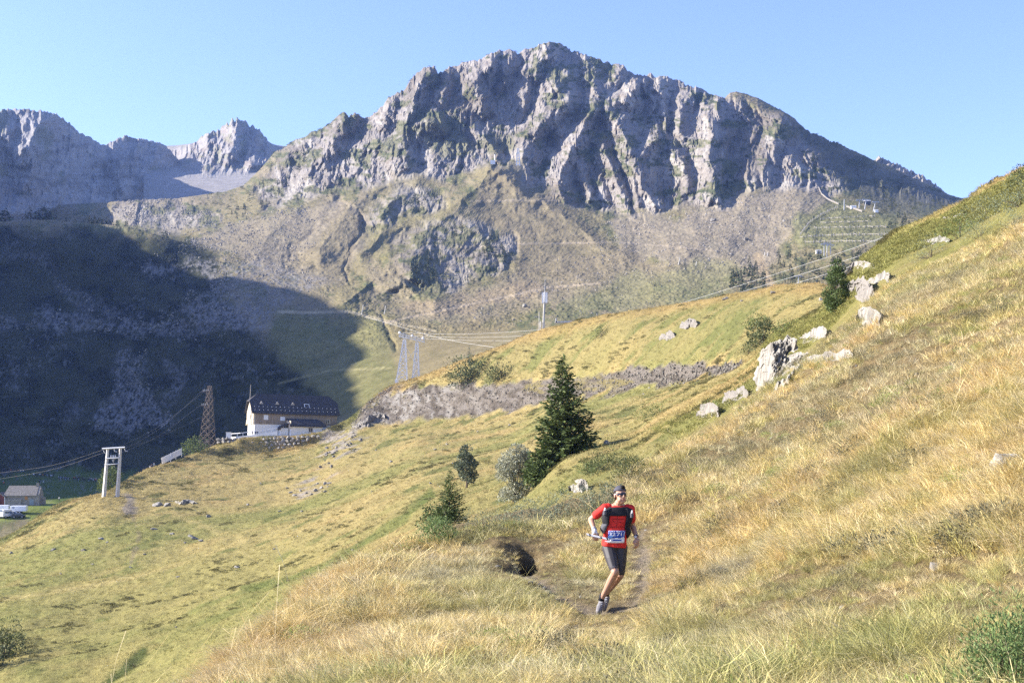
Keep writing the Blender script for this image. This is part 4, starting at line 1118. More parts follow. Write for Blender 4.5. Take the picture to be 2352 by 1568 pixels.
def blob_crown(n, prof, H, Rm, size, seed, clumps=40, up=0.3, fill=0.5, z0=0.0, asp=0.45, squash=(1, 1)):
    """crown of leaf clumps; prof(f) gives the radius share at height share f"""
    g = np.random.default_rng(seed)
    cc = []
    while len(cc) < clumps:
        f = g.uniform(); r = prof(f)
        if g.uniform() > r: continue
        a = g.uniform(0, 2 * math.pi); q = Rm * r * math.sqrt(g.uniform(fill, 1.0))
        cc.append((q * math.cos(a) * squash[0], q * math.sin(a) * squash[1], z0 + f * (H - z0), g.uniform(0.6, 1.3)))
    cc = np.array(cc)
    k = g.integers(0, len(cc), n)
    d = g.normal(size=(n, 3)); d /= np.linalg.norm(d, axis=1, keepdims=True)
    cr = Rm * 1.5 / math.sqrt(clumps) * 1.6
    rad = cr * cc[k, 3] * g.uniform(0.3, 1, n) ** 0.5
    C = cc[k, :3] + d * rad[:, None] * np.array([1, 1, 0.8])
    T = d + g.normal(0, 0.5, (n, 3)) + np.array([0, 0, up])
    L = size * g.uniform(0.6, 1.5, n)
    return leafmesh('crown', C, T, g.normal(size=(n, 3)), L, L * asp * g.uniform(0.7, 1.3, n)), cc

def put(o, p, rz=0.0, rx=0.0, ry=0.0):
    o.location = p; o.rotation_euler = (rx, ry, rz); return o

def sxy(land, x, y): 
    for dy in range(0, 60, 2):
        p = land.hit(x, y + dy)
        if p is not None: return p
    raise RuntimeError('no ground at %s,%s' % (x, y))

def h_at(px, p): return px / F * p[1]

# --- the big spruce in the meadow
p = W(1292, 1094, 111); H = h_at(276, p)
t = thing('spruce_tree', p, 'tall dark green spruce standing alone in the meadow, widest tree in view', 'tree')
link_mesh('trunk', trunk_mesh(H, H * 0.018, 0.004, 1), M_BARK, t)
cm = spruce_crown(H, H * 0.315, 3, 1.9, asym=0.12, low=0.015)
link_mesh('crown', cm, M_SPRUCE, t)
# skirt of low boughs trailing down the slope on its left
cm2, _ = blob_crown(4200, lambda f: 1 - 0.5 * f, H * 0.22, H * 0.15, H * 0.03, 8, 20, 0.0)
o = link_mesh('low_boughs', cm2, M_SPRUCE, t); o.location = (-H * 0.12, -H * 0.10, -H * 0.04)

p = W(1033, 1200, 92); H = h_at(122, p)
t = thing('spruce_tree', p, 'small dark spruce at the edge of the near slope, left of the grey shrub', 'tree')
link_mesh('trunk', trunk_mesh(H, H * 0.02, 0.004, 2), M_BARK, t)
link_mesh('crown', spruce_crown(H, H * 0.37, 5, 1.3, asym=0.1), M_SPRUCE, t)
cm2, _ = blob_crown(2200, lambda f: 1 - 0.6 * f, H * 0.32, H * 0.38, H * 0.045, 9, 18, 0.1)
o = link_mesh('low_boughs', cm2, M_SPRUCE, t); o.location = (-H * 0.16, -H * 0.2, -H * 0.06)

p = sxy(hill, 1072, 1120); H = h_at(96, p)
t = thing('pine_tree', p, 'small open pine with a bare stem between the two spruces', 'tree')
cm, cc = blob_crown(3800, lambda f: max(0.1, math.sin(math.pi * (0.12 + 0.86 * f)) ** 0.8), H, H * 0.23, H * 0.05, 12, 34, 0.5, z0=H * 0.14)
link_mesh('crown', cm, M_PINEB, t)
link_mesh('trunk', trunk_mesh(H * 0.95, H * 0.028, 0.012, 3, [((0, 0, c[2] * 0.8), tuple(c[:3]), H * 0.008) for c in cc[:16]]), M_BARK, t)

p = sxy(hill, 1184, 1152); H = h_at(132, p)
t = thing('whitebeam_shrub', p, 'pale grey-green leafy shrub left of the big spruce', 'shrub')
cm, cc = blob_crown(9000, lambda f: max(0.2, min(1, 0.72 + 0.55 * f) * (1 - max(0, f - 0.55) / 0.5) ** 0.5), H, H * 0.30, H * 0.035, 14, 60, 0.3, z0=H * 0.04, asp=0.55)
link_mesh('crown', cm, M_WHITEB, t)
link_mesh('trunk', trunk_mesh(H * 0.7, H * 0.02, 0.02, 4, [((0, 0, 0), tuple(c[:3]), H * 0.01) for c in cc[:14]]), M_BARK, t)

p = sxy(hill, 1290, 1142); H = h_at(44, p)
t = thing('pine_sapling', p, 'thin sparse pine sapling in front of the white rock', 'sapling')
cm, cc = blob_crown(300, lambda f: max(0.15, 1 - 0.9 * f), H, H * 0.2, H * 0.07, 16, 14, 0.2, z0=H * 0.2)
link_mesh('crown', cm, M_PINE, t); link_mesh('trunk', trunk_mesh(H * 0.97, H * 0.02, 0.02, 5), M_BARK, t)

p = sxy(hill, 1922, 722); H = h_at(122, p)
t = thing('pine_tree', p, 'dense upright mountain pine beside the dark overhang on the right slope', 'tree')
cm, cc = blob_crown(9000, lambda f: max(0.12, (0.62 + 0.9 * f if f < 0.35 else 0.94 * (1 - (f - 0.35) / 0.75) ** 0.75)), H, H * 0.26, H * 0.04, 18, 90, 0.9, z0=0.0, fill=0.35, asp=0.3)
link_mesh('crown', cm, M_PINE, t)
link_mesh('trunk', trunk_mesh(H * 0.9, H * 0.025, 0.01, 6, [((0, 0, c[2] * 0.7), tuple(c[:3]), H * 0.009) for c in cc[:20]]), M_BARK, t)

p = sxy(hill, 1078, 838); H = h_at(45, p)
t = thing('young_fir', p, 'small blue-grey fir on the grassy crest above the rock cut', 'tree')
link_mesh('trunk', trunk_mesh(H, H * 0.02, 0.01, 7), M_BARK, t)
link_mesh('crown', spruce_crown(H, H * 0.24, 19, 0.5, droop=0.1), M_PINEB, t)

def bush(name, x, y, wpx, hpx, mat, label, cat, seed, n=1500, leaf=0.09, land=None, flat=(1, 1), group=None, clumps=None, stems=True, sink=0.1, up=0.4, asp=0.4):
    land = land or hill
    p = sxy(land, x, y); H = h_at(hpx, p); Rr = h_at(wpx, p) / 2
    t = thing(name, (p[0], p[1], p[2] - sink * H), label, cat, group)
    cm, cc = blob_crown(n, lambda f: max(0.12, math.sqrt(max(0, 1 - f ** 1.6))), H, Rr * 0.9, leaf * max(H, Rr * 0.6), seed, clumps or max(14, int(18 * flat[0])), up, fill=0.05, asp=asp, squash=(1, flat[1]))
    link_mesh('foliage', cm, mat, t)
    if stems:
        mb = MB()
        for c in cc[:9]: mb.tube([(0, 0, -0.1 * H), (c[0] * 0.4, c[1] * 0.4, c[2] * 0.6), tuple(c[:3])], [0.02 * H, 0.014 * H, 0.006 * H], 4)
        mb.build('stem', M_BARK, t)
    return t

bush('bush', 452, 1034, 72, 34, M_BUSH, 'low green bush at the foot of the brown lattice pylon', 'bush', 31, 1800, 0.10)
bush('bush', 1082, 872, 130, 52, M_BUSHD, 'wide dark bush on the crest under the blue-grey fir', 'bush', 32, 3200, 0.09, flat=(1.6, 0.6))
bush('bush', 1150, 868, 90, 40, M_BUSHD, 'dark bush right of the wide dark bush on the crest', 'bush', 33, 1600, 0.10, flat=(1.2, 0.6))
bush('bush', 955, 888, 50, 16, M_BUSHD, 'flat dark bush on the lip of the rock cut, near the lattice pylons', 'bush', 34, 700, 0.12, flat=(1, 0.6))
bush('bush', 1750, 790, 84, 56, M_BUSHD, 'dark shady bush below the pale bush on the right meadow', 'bush', 35, 2200, 0.09)
bush('bush', 1738, 752, 62, 40, M_BUSH, 'pale feathery bush high on the right meadow', 'bush', 36, 1100, 0.10, up=0.8)
bush('bush', 1800, 765, 46, 36, M_BUSH, 'thin pale bush right of the feathery bush on the meadow', 'bush', 37, 700, 0.10, up=0.8)
bush('bush', 1720, 812, 60, 26, M_BUSHD, 'dark low bush left of the white rocky outcrop', 'bush', 38, 900, 0.1)
bush('bush', 1380, 775, 54, 26, M_BUSHD, 'dark bush below the three cables on the upper meadow', 'bush', 39, 900, 0.1)
bush('bush', 1398, 1078, 130, 48, M_BUSHD, 'broad bush on the mound behind the runner', 'bush', 40, 3000, 0.075, flat=(1.6, 0.6))
bush('bush', 1448, 1100, 88, 50, M_BUSHD, 'rounded dark bush at the right end of the mound', 'bush', 41, 2200, 0.08)
bush('bush', 1352, 1088, 70, 34, M_JUN, 'yellow-green bush at the left end of the mound', 'bush', 42, 1200, 0.08)
bush('bush', 1640, 942, 66, 16, M_JUN, 'flat green juniper on the slope right of the big spruce', 'bush', 43, 900, 0.12, flat=(1, .6))
bush('bush', 1500, 952, 90, 15, M_BUSH, 'long flat juniper strip right of the big spruce', 'bush', 44, 1000, 0.12, flat=(1, .5))
bush('bush', 252, 1112, 34, 44, M_BUSH, 'leafy tree behind the concrete twin pole', 'tree', 45, 1300, 0.09, land=hill) if False else None
bush('bush', 14, 1506, 112, 78, M_BUSHD, 'dark bush at the left edge of the meadow, casting a long shadow', 'bush', 46, 3600, 0.06)
bush('bush', -70, 1545, 150, 130, M_BUSHD, 'tall dark bush added beyond the left frame edge to shade the bottom corner', 'bush', 54, 3600, 0.06)  # added mostly out of view, to cast shadow into the bottom-left corner
bush('bush', 90, 1180, 40, 17, M_BUSHD, 'dark low bush on the meadow edge beside the parked cars', 'bush', 47, 700, 0.12)
bush('bush', 95, 1205, 34, 13, M_BUSH, 'small green bush nearest the parked cars', 'bush', 48, 500, 0.12)
bush('bush', 470, 1340, 34, 9, M_BUSHD, 'flat dark bush in the middle of the meadow', 'bush', 49, 350, 0.14)
bush('bush', 545, 1310, 30, 11, M_BUSHD, 'small dark bush uphill of the flat dark bush in the meadow', 'bush', 50, 350, 0.14)
bush('bush', 310, 1530, 66, 26, M_BUSHD, 'dark bush in the ditch at the bottom left', 'bush', 51, 1300, 0.08)
bush('bush', 270, 1558, 60, 24, M_BUSH, 'green bush in the ditch at the bottom edge', 'bush', 52, 1200, 0.08)
# junipers of the near slope
bush('juniper_bush', 1005, 1250, 104, 66, M_JUN, 'bright green juniper at the edge of the near slope, below the small spruce', 'juniper', 53, 3800, 0.085, up=1.2, asp=0.22, sink=0.12)
for i, (x, y, w_, h_) in enumerate([(1105, 1216, 110, 46), (1165, 1208, 116, 54), (1225, 1202, 116, 60), (1285, 1196, 116, 62), (1345, 1188, 116, 64), (1398, 1178, 96, 70)]):
    bush('juniper_bush', x, y, w_, h_, M_JUNG, 'grey-blue juniper in the strip behind the runner, ' + ['leftmost of the six', 'second from the left end', 'third from the left end', 'below the sapling and white rock', 'second from the runner', "right behind the runner's head"][i], 'juniper', 60 + i, 2100, 0.075, group='junipers in the grey-blue strip', flat=(1, .8), asp=0.25)
for i, (x, y, w_, h_) in enumerate([(2345, 470, 130, 54), (2270, 500, 120, 46), (2205, 545, 110, 44), (2140, 590, 100, 40), (2250, 545, 110, 40), (2330, 520, 120, 44)]):
    bush('juniper_bush', x, y, w_, h_, M_JUNG if i != 2 else M_JUN, 'spreading juniper on the right skyline slope, ' + ['highest at the frame edge', 'second highest', 'greenest of the patch', 'lowest and leftmost', 'in the middle of the patch', 'lower one at the frame edge'][i], 'juniper', 70 + i, 2000, 0.075, group='junipers on the right skyline slope', asp=0.25)
bush('juniper_bush', 2352, 425, 70, 40, M_BUSHD, 'dark juniper topping the skyline at the right frame edge', 'juniper', 78, 1400, 0.09)
# the close juniper at the bottom right
p = W(2330, 1600, 6.6); p[2] = hill.ground(p[0], p[1])
t = thing('juniper_bush', p, 'close green juniper with upright sprigs at the bottom right corner', 'juniper')
cm, cc = blob_crown(9000, lambda f: max(0.12, 1 - 0.85 * f), 0.52, 0.34, 0.026, 80, 46, 0.8, fill=0.02, asp=0.22)
link_mesh('foliage', cm, M_JUN, t)
mb = MB()
for c in cc[:30]: mb.tube([(0, 0, -0.05), (c[0] * 0.5, c[1] * 0.5, c[2] * 0.6), tuple(c[:3])], [0.009, 0.006, 0.003], 5)
mb.build('stem', M_BARK, t)

# --- tree behind the twin pole
p = W(252, 1132, 352); gz = max(hill.ground(p[0], p[1]), mt.ground(p[0], p[1])); Hh = h_at(66, p); 
t = thing('broadleaf_tree', (p[0], p[1], (HY - 1112) / F * p[1] - 0.35 * Hh), 'leafy green tree behind the concrete twin pole', 'tree')
cm, cc = blob_crown(2600, lambda f: max(0.2, math.sin(math.pi * (0.15 + 0.8 * f)) ** 0.7), Hh, Hh * 0.36, Hh * 0.055, 82, 34, 0.3, z0=Hh * 0.12)
link_mesh('crown', cm, M_BUSH, t)
link_mesh('trunk', trunk_mesh(Hh * 0.8, Hh * 0.03, 0.01, 83, [((0, 0, c[2] * 0.6), tuple(c[:3]), Hh * 0.01) for c in cc[:10]]), M_BARK, t)

# --- conifers of the mountain: a few shapes, one object per tree
def small_conifer(seed, slim=0.22, n=60):
    g = np.random.default_rng(seed)
    f = g.uniform(0.05, 1.0, n) ** 0.9; az = g.uniform(0, 6.283, n)
    d = np.stack([np.cos(az), np.sin(az), np.zeros(n)], -1)
    r = slim * (1 - f) ** 0.8 * g.uniform(0.3, 1.0, n)
    C = d * (r * 0.5)[:, None]; C[:, 2] = f
    T = d + np.stack([np.zeros(n), np.zeros(n), g.uniform(-0.6, 0.3, n)], -1)
    L = slim * g.uniform(0.6, 1.1, n) * (0.35 + 0.8 * (1 - f))
    return leafmesh('conifer', C, T, g.normal(size=(n, 3)), L, L * 0.75)
CONIF = [small_conifer(200 + i, 0.17 + 0.03 * i) for i in range(5)]
CTRUNK = MB(); CTRUNK.tube([(0, 0, -0.12), (0, 0, 0.5), (0, 0, 0.95)], [0.022, 0.015, 0.004], 5); CTRUNK = CTRUNK.mesh('trunk')
_first = {}
def conifer(p, H, label, group, seed=0, slim=1.0):
    k = seed % 5
    t = thing('conifer_tree', p, label, 'tree', group, rz=(seed * 1.7) % 6.28)
    t.scale = (H * slim, H * slim, H)
    link_mesh('crown', CONIF[k], M_FAR, t); link_mesh('trunk', CTRUNK, M_BARK, t)
    return t
g = np.random.default_rng(31)
def grove(poly, n, hpx, label, group, land=None, slim=1.0, mind=5):
    land = land or mt
    xs = [q[0] for q in poly]; ys = [q[1] for q in poly]; k = 0; tries = 0; used = []
    while k < n and tries < n * 30:
        tries += 1
        x, y = g.uniform(min(xs), max(xs)), g.uniform(min(ys), max(ys))
        if poly_sd(np.array([x]), np.array([y]), poly)[0] > 0: continue
        if any(abs(x - a) < mind and abs(y - b) < mind * 0.7 for a, b in used): continue
        p = land.hit(x, y)
        if p is None: continue
        used.append((x, y))
        conifer(p, h_at(hpx * g.uniform(0.65, 1.3), p), label, group, int(g.integers(0, 1000)), slim * g.uniform(0.85, 1.25)); k += 1
grove([(1660,655),(1690,620),(1725,600),(1755,640),(1765,665),(1700,685)], 34, 24, 'dark conifer in the grove left of the bare ski track', 'conifers in the grove left of the ski track')
grove([(1770,610),(1800,580),(1880,590),(1960,580),(2010,590),(1960,640),(1880,665),(1800,670),(1775,640)], 58, 22, 'dark conifer in the grove under the cables, right of the ski track', 'conifers in the grove right of the ski track')
grove([(2035,500),(2070,495),(2110,520),(2080,535),(2040,525)], 9, 20, 'conifer below the upper lift pylons', 'conifers below the upper lift pylons')
grove([(945,610),(990,590),(1020,620),(1000,650),(950,645)], 14, 24, 'conifer at the foot of the rocky knoll', 'conifers at the foot of the rocky knoll')
grove([(1090,540),(1150,545),(1165,590),(1120,620),(1080,590)], 20, 20, 'conifer on the shaded right side of the rocky knoll', 'conifers on the right side of the rocky knoll')
grove([(985,545),(1060,515),(1060,560),(1000,590)], 10, 14, 'small conifer on top of the rocky knoll', 'conifers on top of the rocky knoll')
grove([(930,450),(985,435),(1010,460),(960,480),(920,470)], 14, 14, 'small conifer on the ledge above the rocky knoll', 'conifers on the ledge above the knoll')
grove([(1485,270),(1530,260),(1545,330),(1500,325)], 18, 15, 'small conifer on the grassy ledge of the cliff', 'conifers on the ledge of the cliff')
grove([(585,470),(640,420),(700,350),(720,360),(650,450),(600,480)], 30, 12, 'small conifer on the lower left shoulder of the mountain', 'conifers on the left shoulder')
grove([(730,440),(790,400),(800,420),(740,470)], 10, 13, 'small conifer under the left crag of the mountain', 'conifers under the left crag')
grove([(530,490),(570,470),(570,510),(535,525)], 8, 14, 'conifer on the pale scree foot, left of the mountain', 'conifers on the scree foot')
grove([(1835,360),(1880,355),(1890,375),(1845,380)], 8, 13, 'conifer on the right shoulder ledge', 'conifers on the right shoulder ledge')
# trees along the crest lines, standing against what is behind
def crest_tree(x, hpx, label, group, land, row_i, seed, slim=1.0):
    j = int(np.clip(np.searchsorted(land.xs, x), 1, len(land.xs) - 1))
    p = Vector((land.X[row_i, j], land.Y[row_i, j], land.z[row_i, j] - h_at(2, (0, land.Y[row_i, j]))))
    conifer(p, h_at(hpx, p), label, group, seed, slim)
hr = 6 + 12 + 14 + 24 + 40 + 46 + 46            # crest row of the dark hill
for i, (x, h_, s_) in enumerate([(58,20,1.6),(68,26,1.4),(85,24,1.7),(98,28,1.8),(108,24,1.7),(125,22,1.4),(150,13,1.2),(206,18,1.5),(216,16,1.9),(226,15,2.0),(236,14,2.0),(246,16,1.9),(256,13,1.8),(268,12,1.4),(288,14,1.1),(312,10,1.1),(372,15,1.0),(380,18,1.0),(424,13,1.0),(10,26,1.8),(-8,30,1.8)]):
    crest_tree(x, h_ * 1.3, 'dark tree standing on the crest of the shaded hill', 'trees on the crest of the shaded hill', mt, hr, 300 + i, s_)
top = 6 + 12 + 14 + 24 + 40 + 46 + 46 + 48 + 60 + 90 + 96
for i in range(52):
    x = [1040, 1016, 1392, 1402, 1452, 1500, 1512, 1530][i] if i < 8 else 1560 + (i - 8) * 9.3 + g.uniform(-4, 4)
    crest_tree(x, g.uniform(7, 13), 'tiny conifer on the skyline of the right shoulder' if i >= 8 else 'tiny conifer on the skyline near the summit', 'conifers on the right skyline' if i >= 8 else 'conifers near the summit', mt, top - int(g.integers(0, 6)), 400 + i, 1.3)
for x, y, h_ in ((228, 700, 14), (222, 690, 12), (265, 745, 10), (560, 640, 12), (590, 690, 10), (520, 640, 16)):
    pp = mt.hit(x, y)
    if pp is not None: conifer(pp, h_at(h_, pp), 'lone conifer on the dark shaded slope', 'lone conifers on the shaded slope', int(x))
# ================================================================== ROCKS
M_ROCK = flat_mat('pale_rock', (0.25, 0.235, 0.205), 0.9, 0.6, 1.3, bump=0.8, bdist=0.06)
M_ROCKD = flat_mat('grey_rock', (0.20, 0.185, 0.165), 0.9, 0.45, 2.0, bump=0.8, bdist=0.08)
M_STONE = flat_mat('wall_stone', (0.30, 0.275, 0.235), 0.9, 0.45, 1.2, bump=0.6, bdist=0.08)

def rock_mesh(seed, cuts=9, sub=3, rough=0.12, stretch=(1, 1, 1)):
    g = np.random.default_rng(seed)
    bm = bmesh.new(); bmesh.ops.create_icosphere(bm, subdivisions=sub, radius=1)
    planes = []
    for k in range(cuts):
        d = g.normal(size=3); d /= np.linalg.norm(d); planes.append((d, g.uniform(0.38, 0.8)))
    co = np.array([v.co[:] for v in bm.verts])
    for d, h in planes:
        e = co @ d; m = e > h
        co[m] -= np.outer(e[m] - h, d) * 0.92
    n = fbm(co[:, 0] * 2.2 + seed, co[:, 1] * 2.2 + co[:, 2] * 1.7, 4, seed)
    co *= (1 + rough * n)[:, None] * np.array(stretch)[None, :]
    for v, c in zip(bm.verts, co): v.co = c
    me = bpy.data.meshes.new('rock'); bm.to_mesh(me); bm.free()
    return me
ROCKS = [rock_mesh(500 + i, 8 + i % 4) for i in range(7)]
ROCKS_L = [rock_mesh(520 + i, 8, 2) for i in range(6)]
_g = np.random.default_rng(71)
def boulder(x, y, w, h, label, mat=M_ROCK, cat='rock', group=None, land=None, name='boulder', low=False, deep=0.8):
    p = sxy(land or hill, x, y); a = h_at(w, p) / 2; b = h_at(h, p) / 2
    me = (ROCKS_L if low else ROCKS)[int(_g.integers(0, 6))]
    me2 = me if (len(me.materials) and me.materials[0] == mat) else me.copy() if len(me.materials) else me
    if not len(me2.materials): me2.materials.append(mat)
    elif me2.materials[0] != mat: me2.materials.clear(); me2.materials.append(mat)
    o = link_mesh(name, me2, None)
    o.location = (p[0], p[1], p[2] + b * 0.3); o.scale = (a, a * deep, b)
    o.rotation_euler = (_g.normal(0, 0.15), _g.normal(0, 0.2), _g.uniform(0, 6.28))
    return tag(o, label, cat, group)

def outcrop(x, y, pts, label, seed, mat=M_ROCK, depth=0.6, step=1.3):
    """craggy outcrop breaking out of the hillside: a relief of ribs and ledges rooted in the ground"""
    if seed != 601: pts = [(dx, dy * 0.8, w_ * 1.05, h_ * 0.72) for dx, dy, w_, h_ in pts]
    p0 = sxy(hill, x, y)
    x0 = min(a[0] - a[2] * 0.8 for a in pts); x1 = max(a[0] + a[2] * 0.8 for a in pts)
    y0 = min(a[1] - a[3] * 0.8 for a in pts); y1 = max(a[1] + a[3] * 0.8 for a in pts)
    nx, ny = int((x1 - x0) / step) + 2, int((y1 - y0) / step) + 2
    gx_, gy_ = np.meshgrid(np.linspace(x0, x1, nx), np.linspace(y0, y1, ny))
    s_ = p0[1] / F
    wob = 5.0 * fbm(gx_ / 9 + seed, gy_ / 9, 4, seed)
    m = np.full(gx_.shape, -9.0)
    for dx, dy, w_, h_ in pts:
        m = np.maximum(m, 1 - np.hypot((gx_ - dx + wob) / (w_ * 0.58), (gy_ - dy + wob * 0.7) / (h_ * 0.58)))
    size = max(8.0, np.median([min(a[2], a[3]) for a in pts]))
    rel = sstep(-0.05, 0.35, m)
    rib_ = ridged((gx_ + 0.35 * gy_ + wob) / (size * 0.42), gy_ / (size * 0.75), 3, seed + 5)
    led = ridged(gx_ / (size * 1.4), (gy_ + wob) / (size * 0.38), 2, seed + 9)
    fin = fbm(gx_ / 3.0, gy_ / 3.4, 3, seed + 13)
    d = np.where(m > -0.05, rel * (size * s_) * (0.25 + 0.42 * rib_ + 0.42 * led + 0.14 * fin), -0.35 * size * s_)
    vs = [None] * (nx * ny)
    # a steep face: every column rises from its foot on the slope, feet smoothed along the outcrop
    foot_y, foot_Y = np.zeros(nx), np.zeros(nx)
    for i in range(nx):
        jj = np.nonzero(m[:, i] > -0.05)[0]; j_ = jj[-1] if len(jj) else ny - 1
        q = hill.hit(x + gx_[j_, i], y + gy_[j_, i])
        foot_y[i] = gy_[j_, i]; foot_Y[i] = np.clip(q[1] if q is not None else p0[1], p0[1] * 0.75, p0[1] * 1.3)
    kn = np.exp(-0.5 * (np.arange(-12, 13) / 5.0) ** 2); kn /= kn.sum()
    sm = lambda v: np.convolve(np.pad(v, 12, mode='edge'), kn, 'valid')
    foot_y, foot_Y = sm(foot_y), sm(foot_Y)
    for i in range(nx):
        for j in range(ny):
            wedge = foot_Y[i] + 1.3 * max(0.0, foot_y[i] - gy_[j, i]) * s_
            q = hill.hit(x + gx_[j, i], y + gy_[j, i])
            Yq_ = wedge if q is None else min(q[1], wedge)
            q = W(x + gx_[j, i], y + gy_[j, i], Yq_)
            vs[j * nx + i] = tuple(q + Vector((0, -0.80, 0.5)) * float(d[j, i]) - p0)
    fs = [(j * nx + i, j * nx + i + 1, (j + 1) * nx + i + 1, (j + 1) * nx + i) for j in range(ny - 1) for i in range(nx - 1)
          if max(m[j, i], m[j, i + 1], m[j + 1, i], m[j + 1, i + 1]) > -0.30
          and True]
    me = bpy.data.meshes.new('rock_outcrop'); me.from_pydata(vs, [], fs); me.update()
    bm = bmesh.new(); bm.from_mesh(me)
    seen, best = set(), []
    for v in bm.verts:                                   # keep the one connected body, drop loose crumbs
        if v in seen: continue
        st_, isl = [v], []
        seen.add(v)
        while st_:
            u_ = st_.pop(); isl.append(u_)
            for e in u_.link_edges:
                w2 = e.other_vert(u_)
                if w2 not in seen: seen.add(w2); st_.append(w2)
        if len(isl) > len(best): best = isl
    keep_ = set(best)
    bmesh.ops.delete(bm, geom=[v for v in bm.verts if v not in keep_], context='VERTS'); bm.to_mesh(me); bm.free()
    o = link_mesh('rock_outcrop', me, mat, loc=p0)
    return tag(o, label, 'rock')

outcrop(1790, 855, [(-20, -34, 34, 40), (-4, -22, 40, 44), (-22, 6, 46, 44), (6, 4, 42, 40), (-8, 26, 32, 26), (30, -8, 30, 24), (-32, 28, 24, 24), (0, -54, 28, 28), (22, -66, 26, 18), (44, -20, 24, 16)], 'tall white limestone outcrop, largest of the right slope', 601)
outcrop(1868, 770, [(-12, 8, 26, 20), (6, -4, 24, 22), (18, -16, 18, 16), (-22, 16, 16, 14)], 'white outcrop between the tall outcrop and the pine', 602)
outcrop(1828, 822, [(-10, 4, 26, 20), (10, -4, 24, 18), (28, -2, 20, 16)], 'small pale ledge to the right of the tall white outcrop', 603)
outcrop(1900, 822, [(-40, 8, 34, 18), (-14, 2, 36, 22), (14, -4, 36, 22), (38, -12, 28, 18)], 'long white rock ledge at the rim of the golden grass', 604)
outcrop(1995, 735, [(0, -14, 36, 40), (6, 6, 30, 30), (-8, 4, 20, 24)], 'white boulder-like crag right of the mountain pine', 605)
outcrop(1978, 613, [(-14, 4, 22, 20), (4, -4, 28, 22), (20, 2, 18, 12), (-26, 12, 16, 14)], 'white rocks on the green spur above the pine', 606)
outcrop(2020, 640, [(-10, 8, 18, 18), (4, -4, 22, 16), (14, -10, 14, 12)], 'white rocks on the green spur, just right of and below the first ones', 607)
outcrop(2150, 552, [(-12, 4, 24, 12), (10, -4, 26, 12)], 'flat white rocks high on the green spur', 608)
outcrop(2195, 502, [(-8, 3, 24, 12), (12, -3, 22, 12)], 'topmost white rocks on the green spur near the cables', 609)
outcrop(1692, 908, [(-8, 6, 28, 26), (10, -8, 24, 24), (-18, 18, 18, 14)], 'grey rocks below the end of the road cut', 610, M_ROCKD)
outcrop(1630, 940, [(0, -4, 24, 26), (-14, 12, 20, 18), (8, 14, 16, 12)], 'grey stepped rocks on the brown bank, left of the others', 611, M_ROCKD)
outcrop(1965, 668, [(8, -6, 44, 46), (20, 14, 34, 34)], 'shadowed rock overhang behind the mountain pine', 612, M_ROCKD)
outcrop(1330, 1118, [(-6, 4, 22, 26), (6, -8, 18, 24)], 'pale pointed rock in the mound behind the runner', 613)
outcrop(425, 1152, [(-12, 3, 14, 7), (4, -2, 20, 9), (16, 2, 12, 6)], 'ribbed grey outcrop on the left meadow bank', 614)
outcrop(1530, 775, [(0, 0, 20, 14), (10, -8, 14, 14)], 'small grey rocks on the upper meadow under the cables', 615, M_ROCKD)
outcrop(1585, 745, [(0, -4, 22, 24), (-10, 6, 16, 12)], 'dark grey rock bluff on the upper meadow under the cables', 616, M_ROCKD)
outcrop(850, 965, [(-14, 10, 20, 15), (4, -4, 18, 17), (20, -14, 16, 14), (-30, 16, 14, 9)], 'blocky grey rocks at the left end of the road cut', 617, M_ROCKD)

_bo = boulder(2312, 1098, 104, 62, 'large pale boulder in the golden grass at the right edge'); _bo.location.z += 0.12
boulder(2388, 1085, 60, 20, 'pale slab at the right frame edge beside the large boulder') if False else None
boulder(1666, 688, 20, 11, 'grey boulder on the meadow crest, left one of the two under the cables', M_ROCKD)
boulder(1775, 674, 24, 11, 'grey boulder on the meadow crest, right one of the two under the cables', M_ROCKD)
boulder(1703, 692, 14, 7, 'small flat rock between the two boulders on the meadow crest', M_ROCKD)
boulder(1395, 1020, 26, 18, 'pale rock on the slope right of the big spruce')
boulder(1885, 690, 10, 14, 'small white rock left of the mountain pine')
for x, y, w_, h_, lb in ((448, 1238, 26, 12, 'largest boulder of the stone line in the meadow'), (436, 1232, 16, 8, 'boulder next above the largest one in the meadow stone line'), (462, 1243, 16, 9, 'boulder at the lower end of the meadow stone line'),
                         (355, 1216, 20, 9, 'flat white boulder at the upper end of the meadow stone line'), (395, 1226, 14, 7, 'boulder in the upper half of the meadow stone line'), (425, 1247, 10, 6, 'small dark stone under the meadow stone line'),
                         (232, 1238, 16, 8, 'white boulder of the small cluster left of the stone line'), (246, 1246, 10, 6, 'small white stone in the cluster left of the stone line'), (192, 1264, 18, 9, 'dark boulder left in the meadow cluster'), (122, 1263, 14, 8, 'dark stone far left on the meadow'),
                         (362, 1160, 28, 12, 'white rock slab on the meadow below the bank'), (385, 1162, 18, 16, 'pointed white rock beside the slab below the bank'), (478, 1187, 16, 9, 'white boulder alone in the meadow below the house'), (26, 1270, 11, 6, 'small stone at the left meadow edge'),
                         (300, 1303, 9, 6, 'small pale stone alone on the lower meadow'), (140, 1318, 8, 5, 'small dark stone alone on the lower meadow'), (545, 1303, 18, 8, 'pale slab under the bush in the middle of the meadow'), (408, 1325, 10, 6, 'small pinkish stone in the lower meadow'),
                         (500, 1518, 22, 16, 'rough brown rock on the near edge of the meadow, bottom'), (722, 1362, 20, 9, 'white rock on the dark bank near the grass crest'), (452, 1567, 20, 14, 'grey rock at the bottom frame edge left'), (405, 1440, 8, 5, 'tiny stone in the lower meadow hollow')):
    boulder(x, y, w_, h_, lb, M_ROCK if 'dark' not in lb and 'brown' not in lb else M_ROCKD)
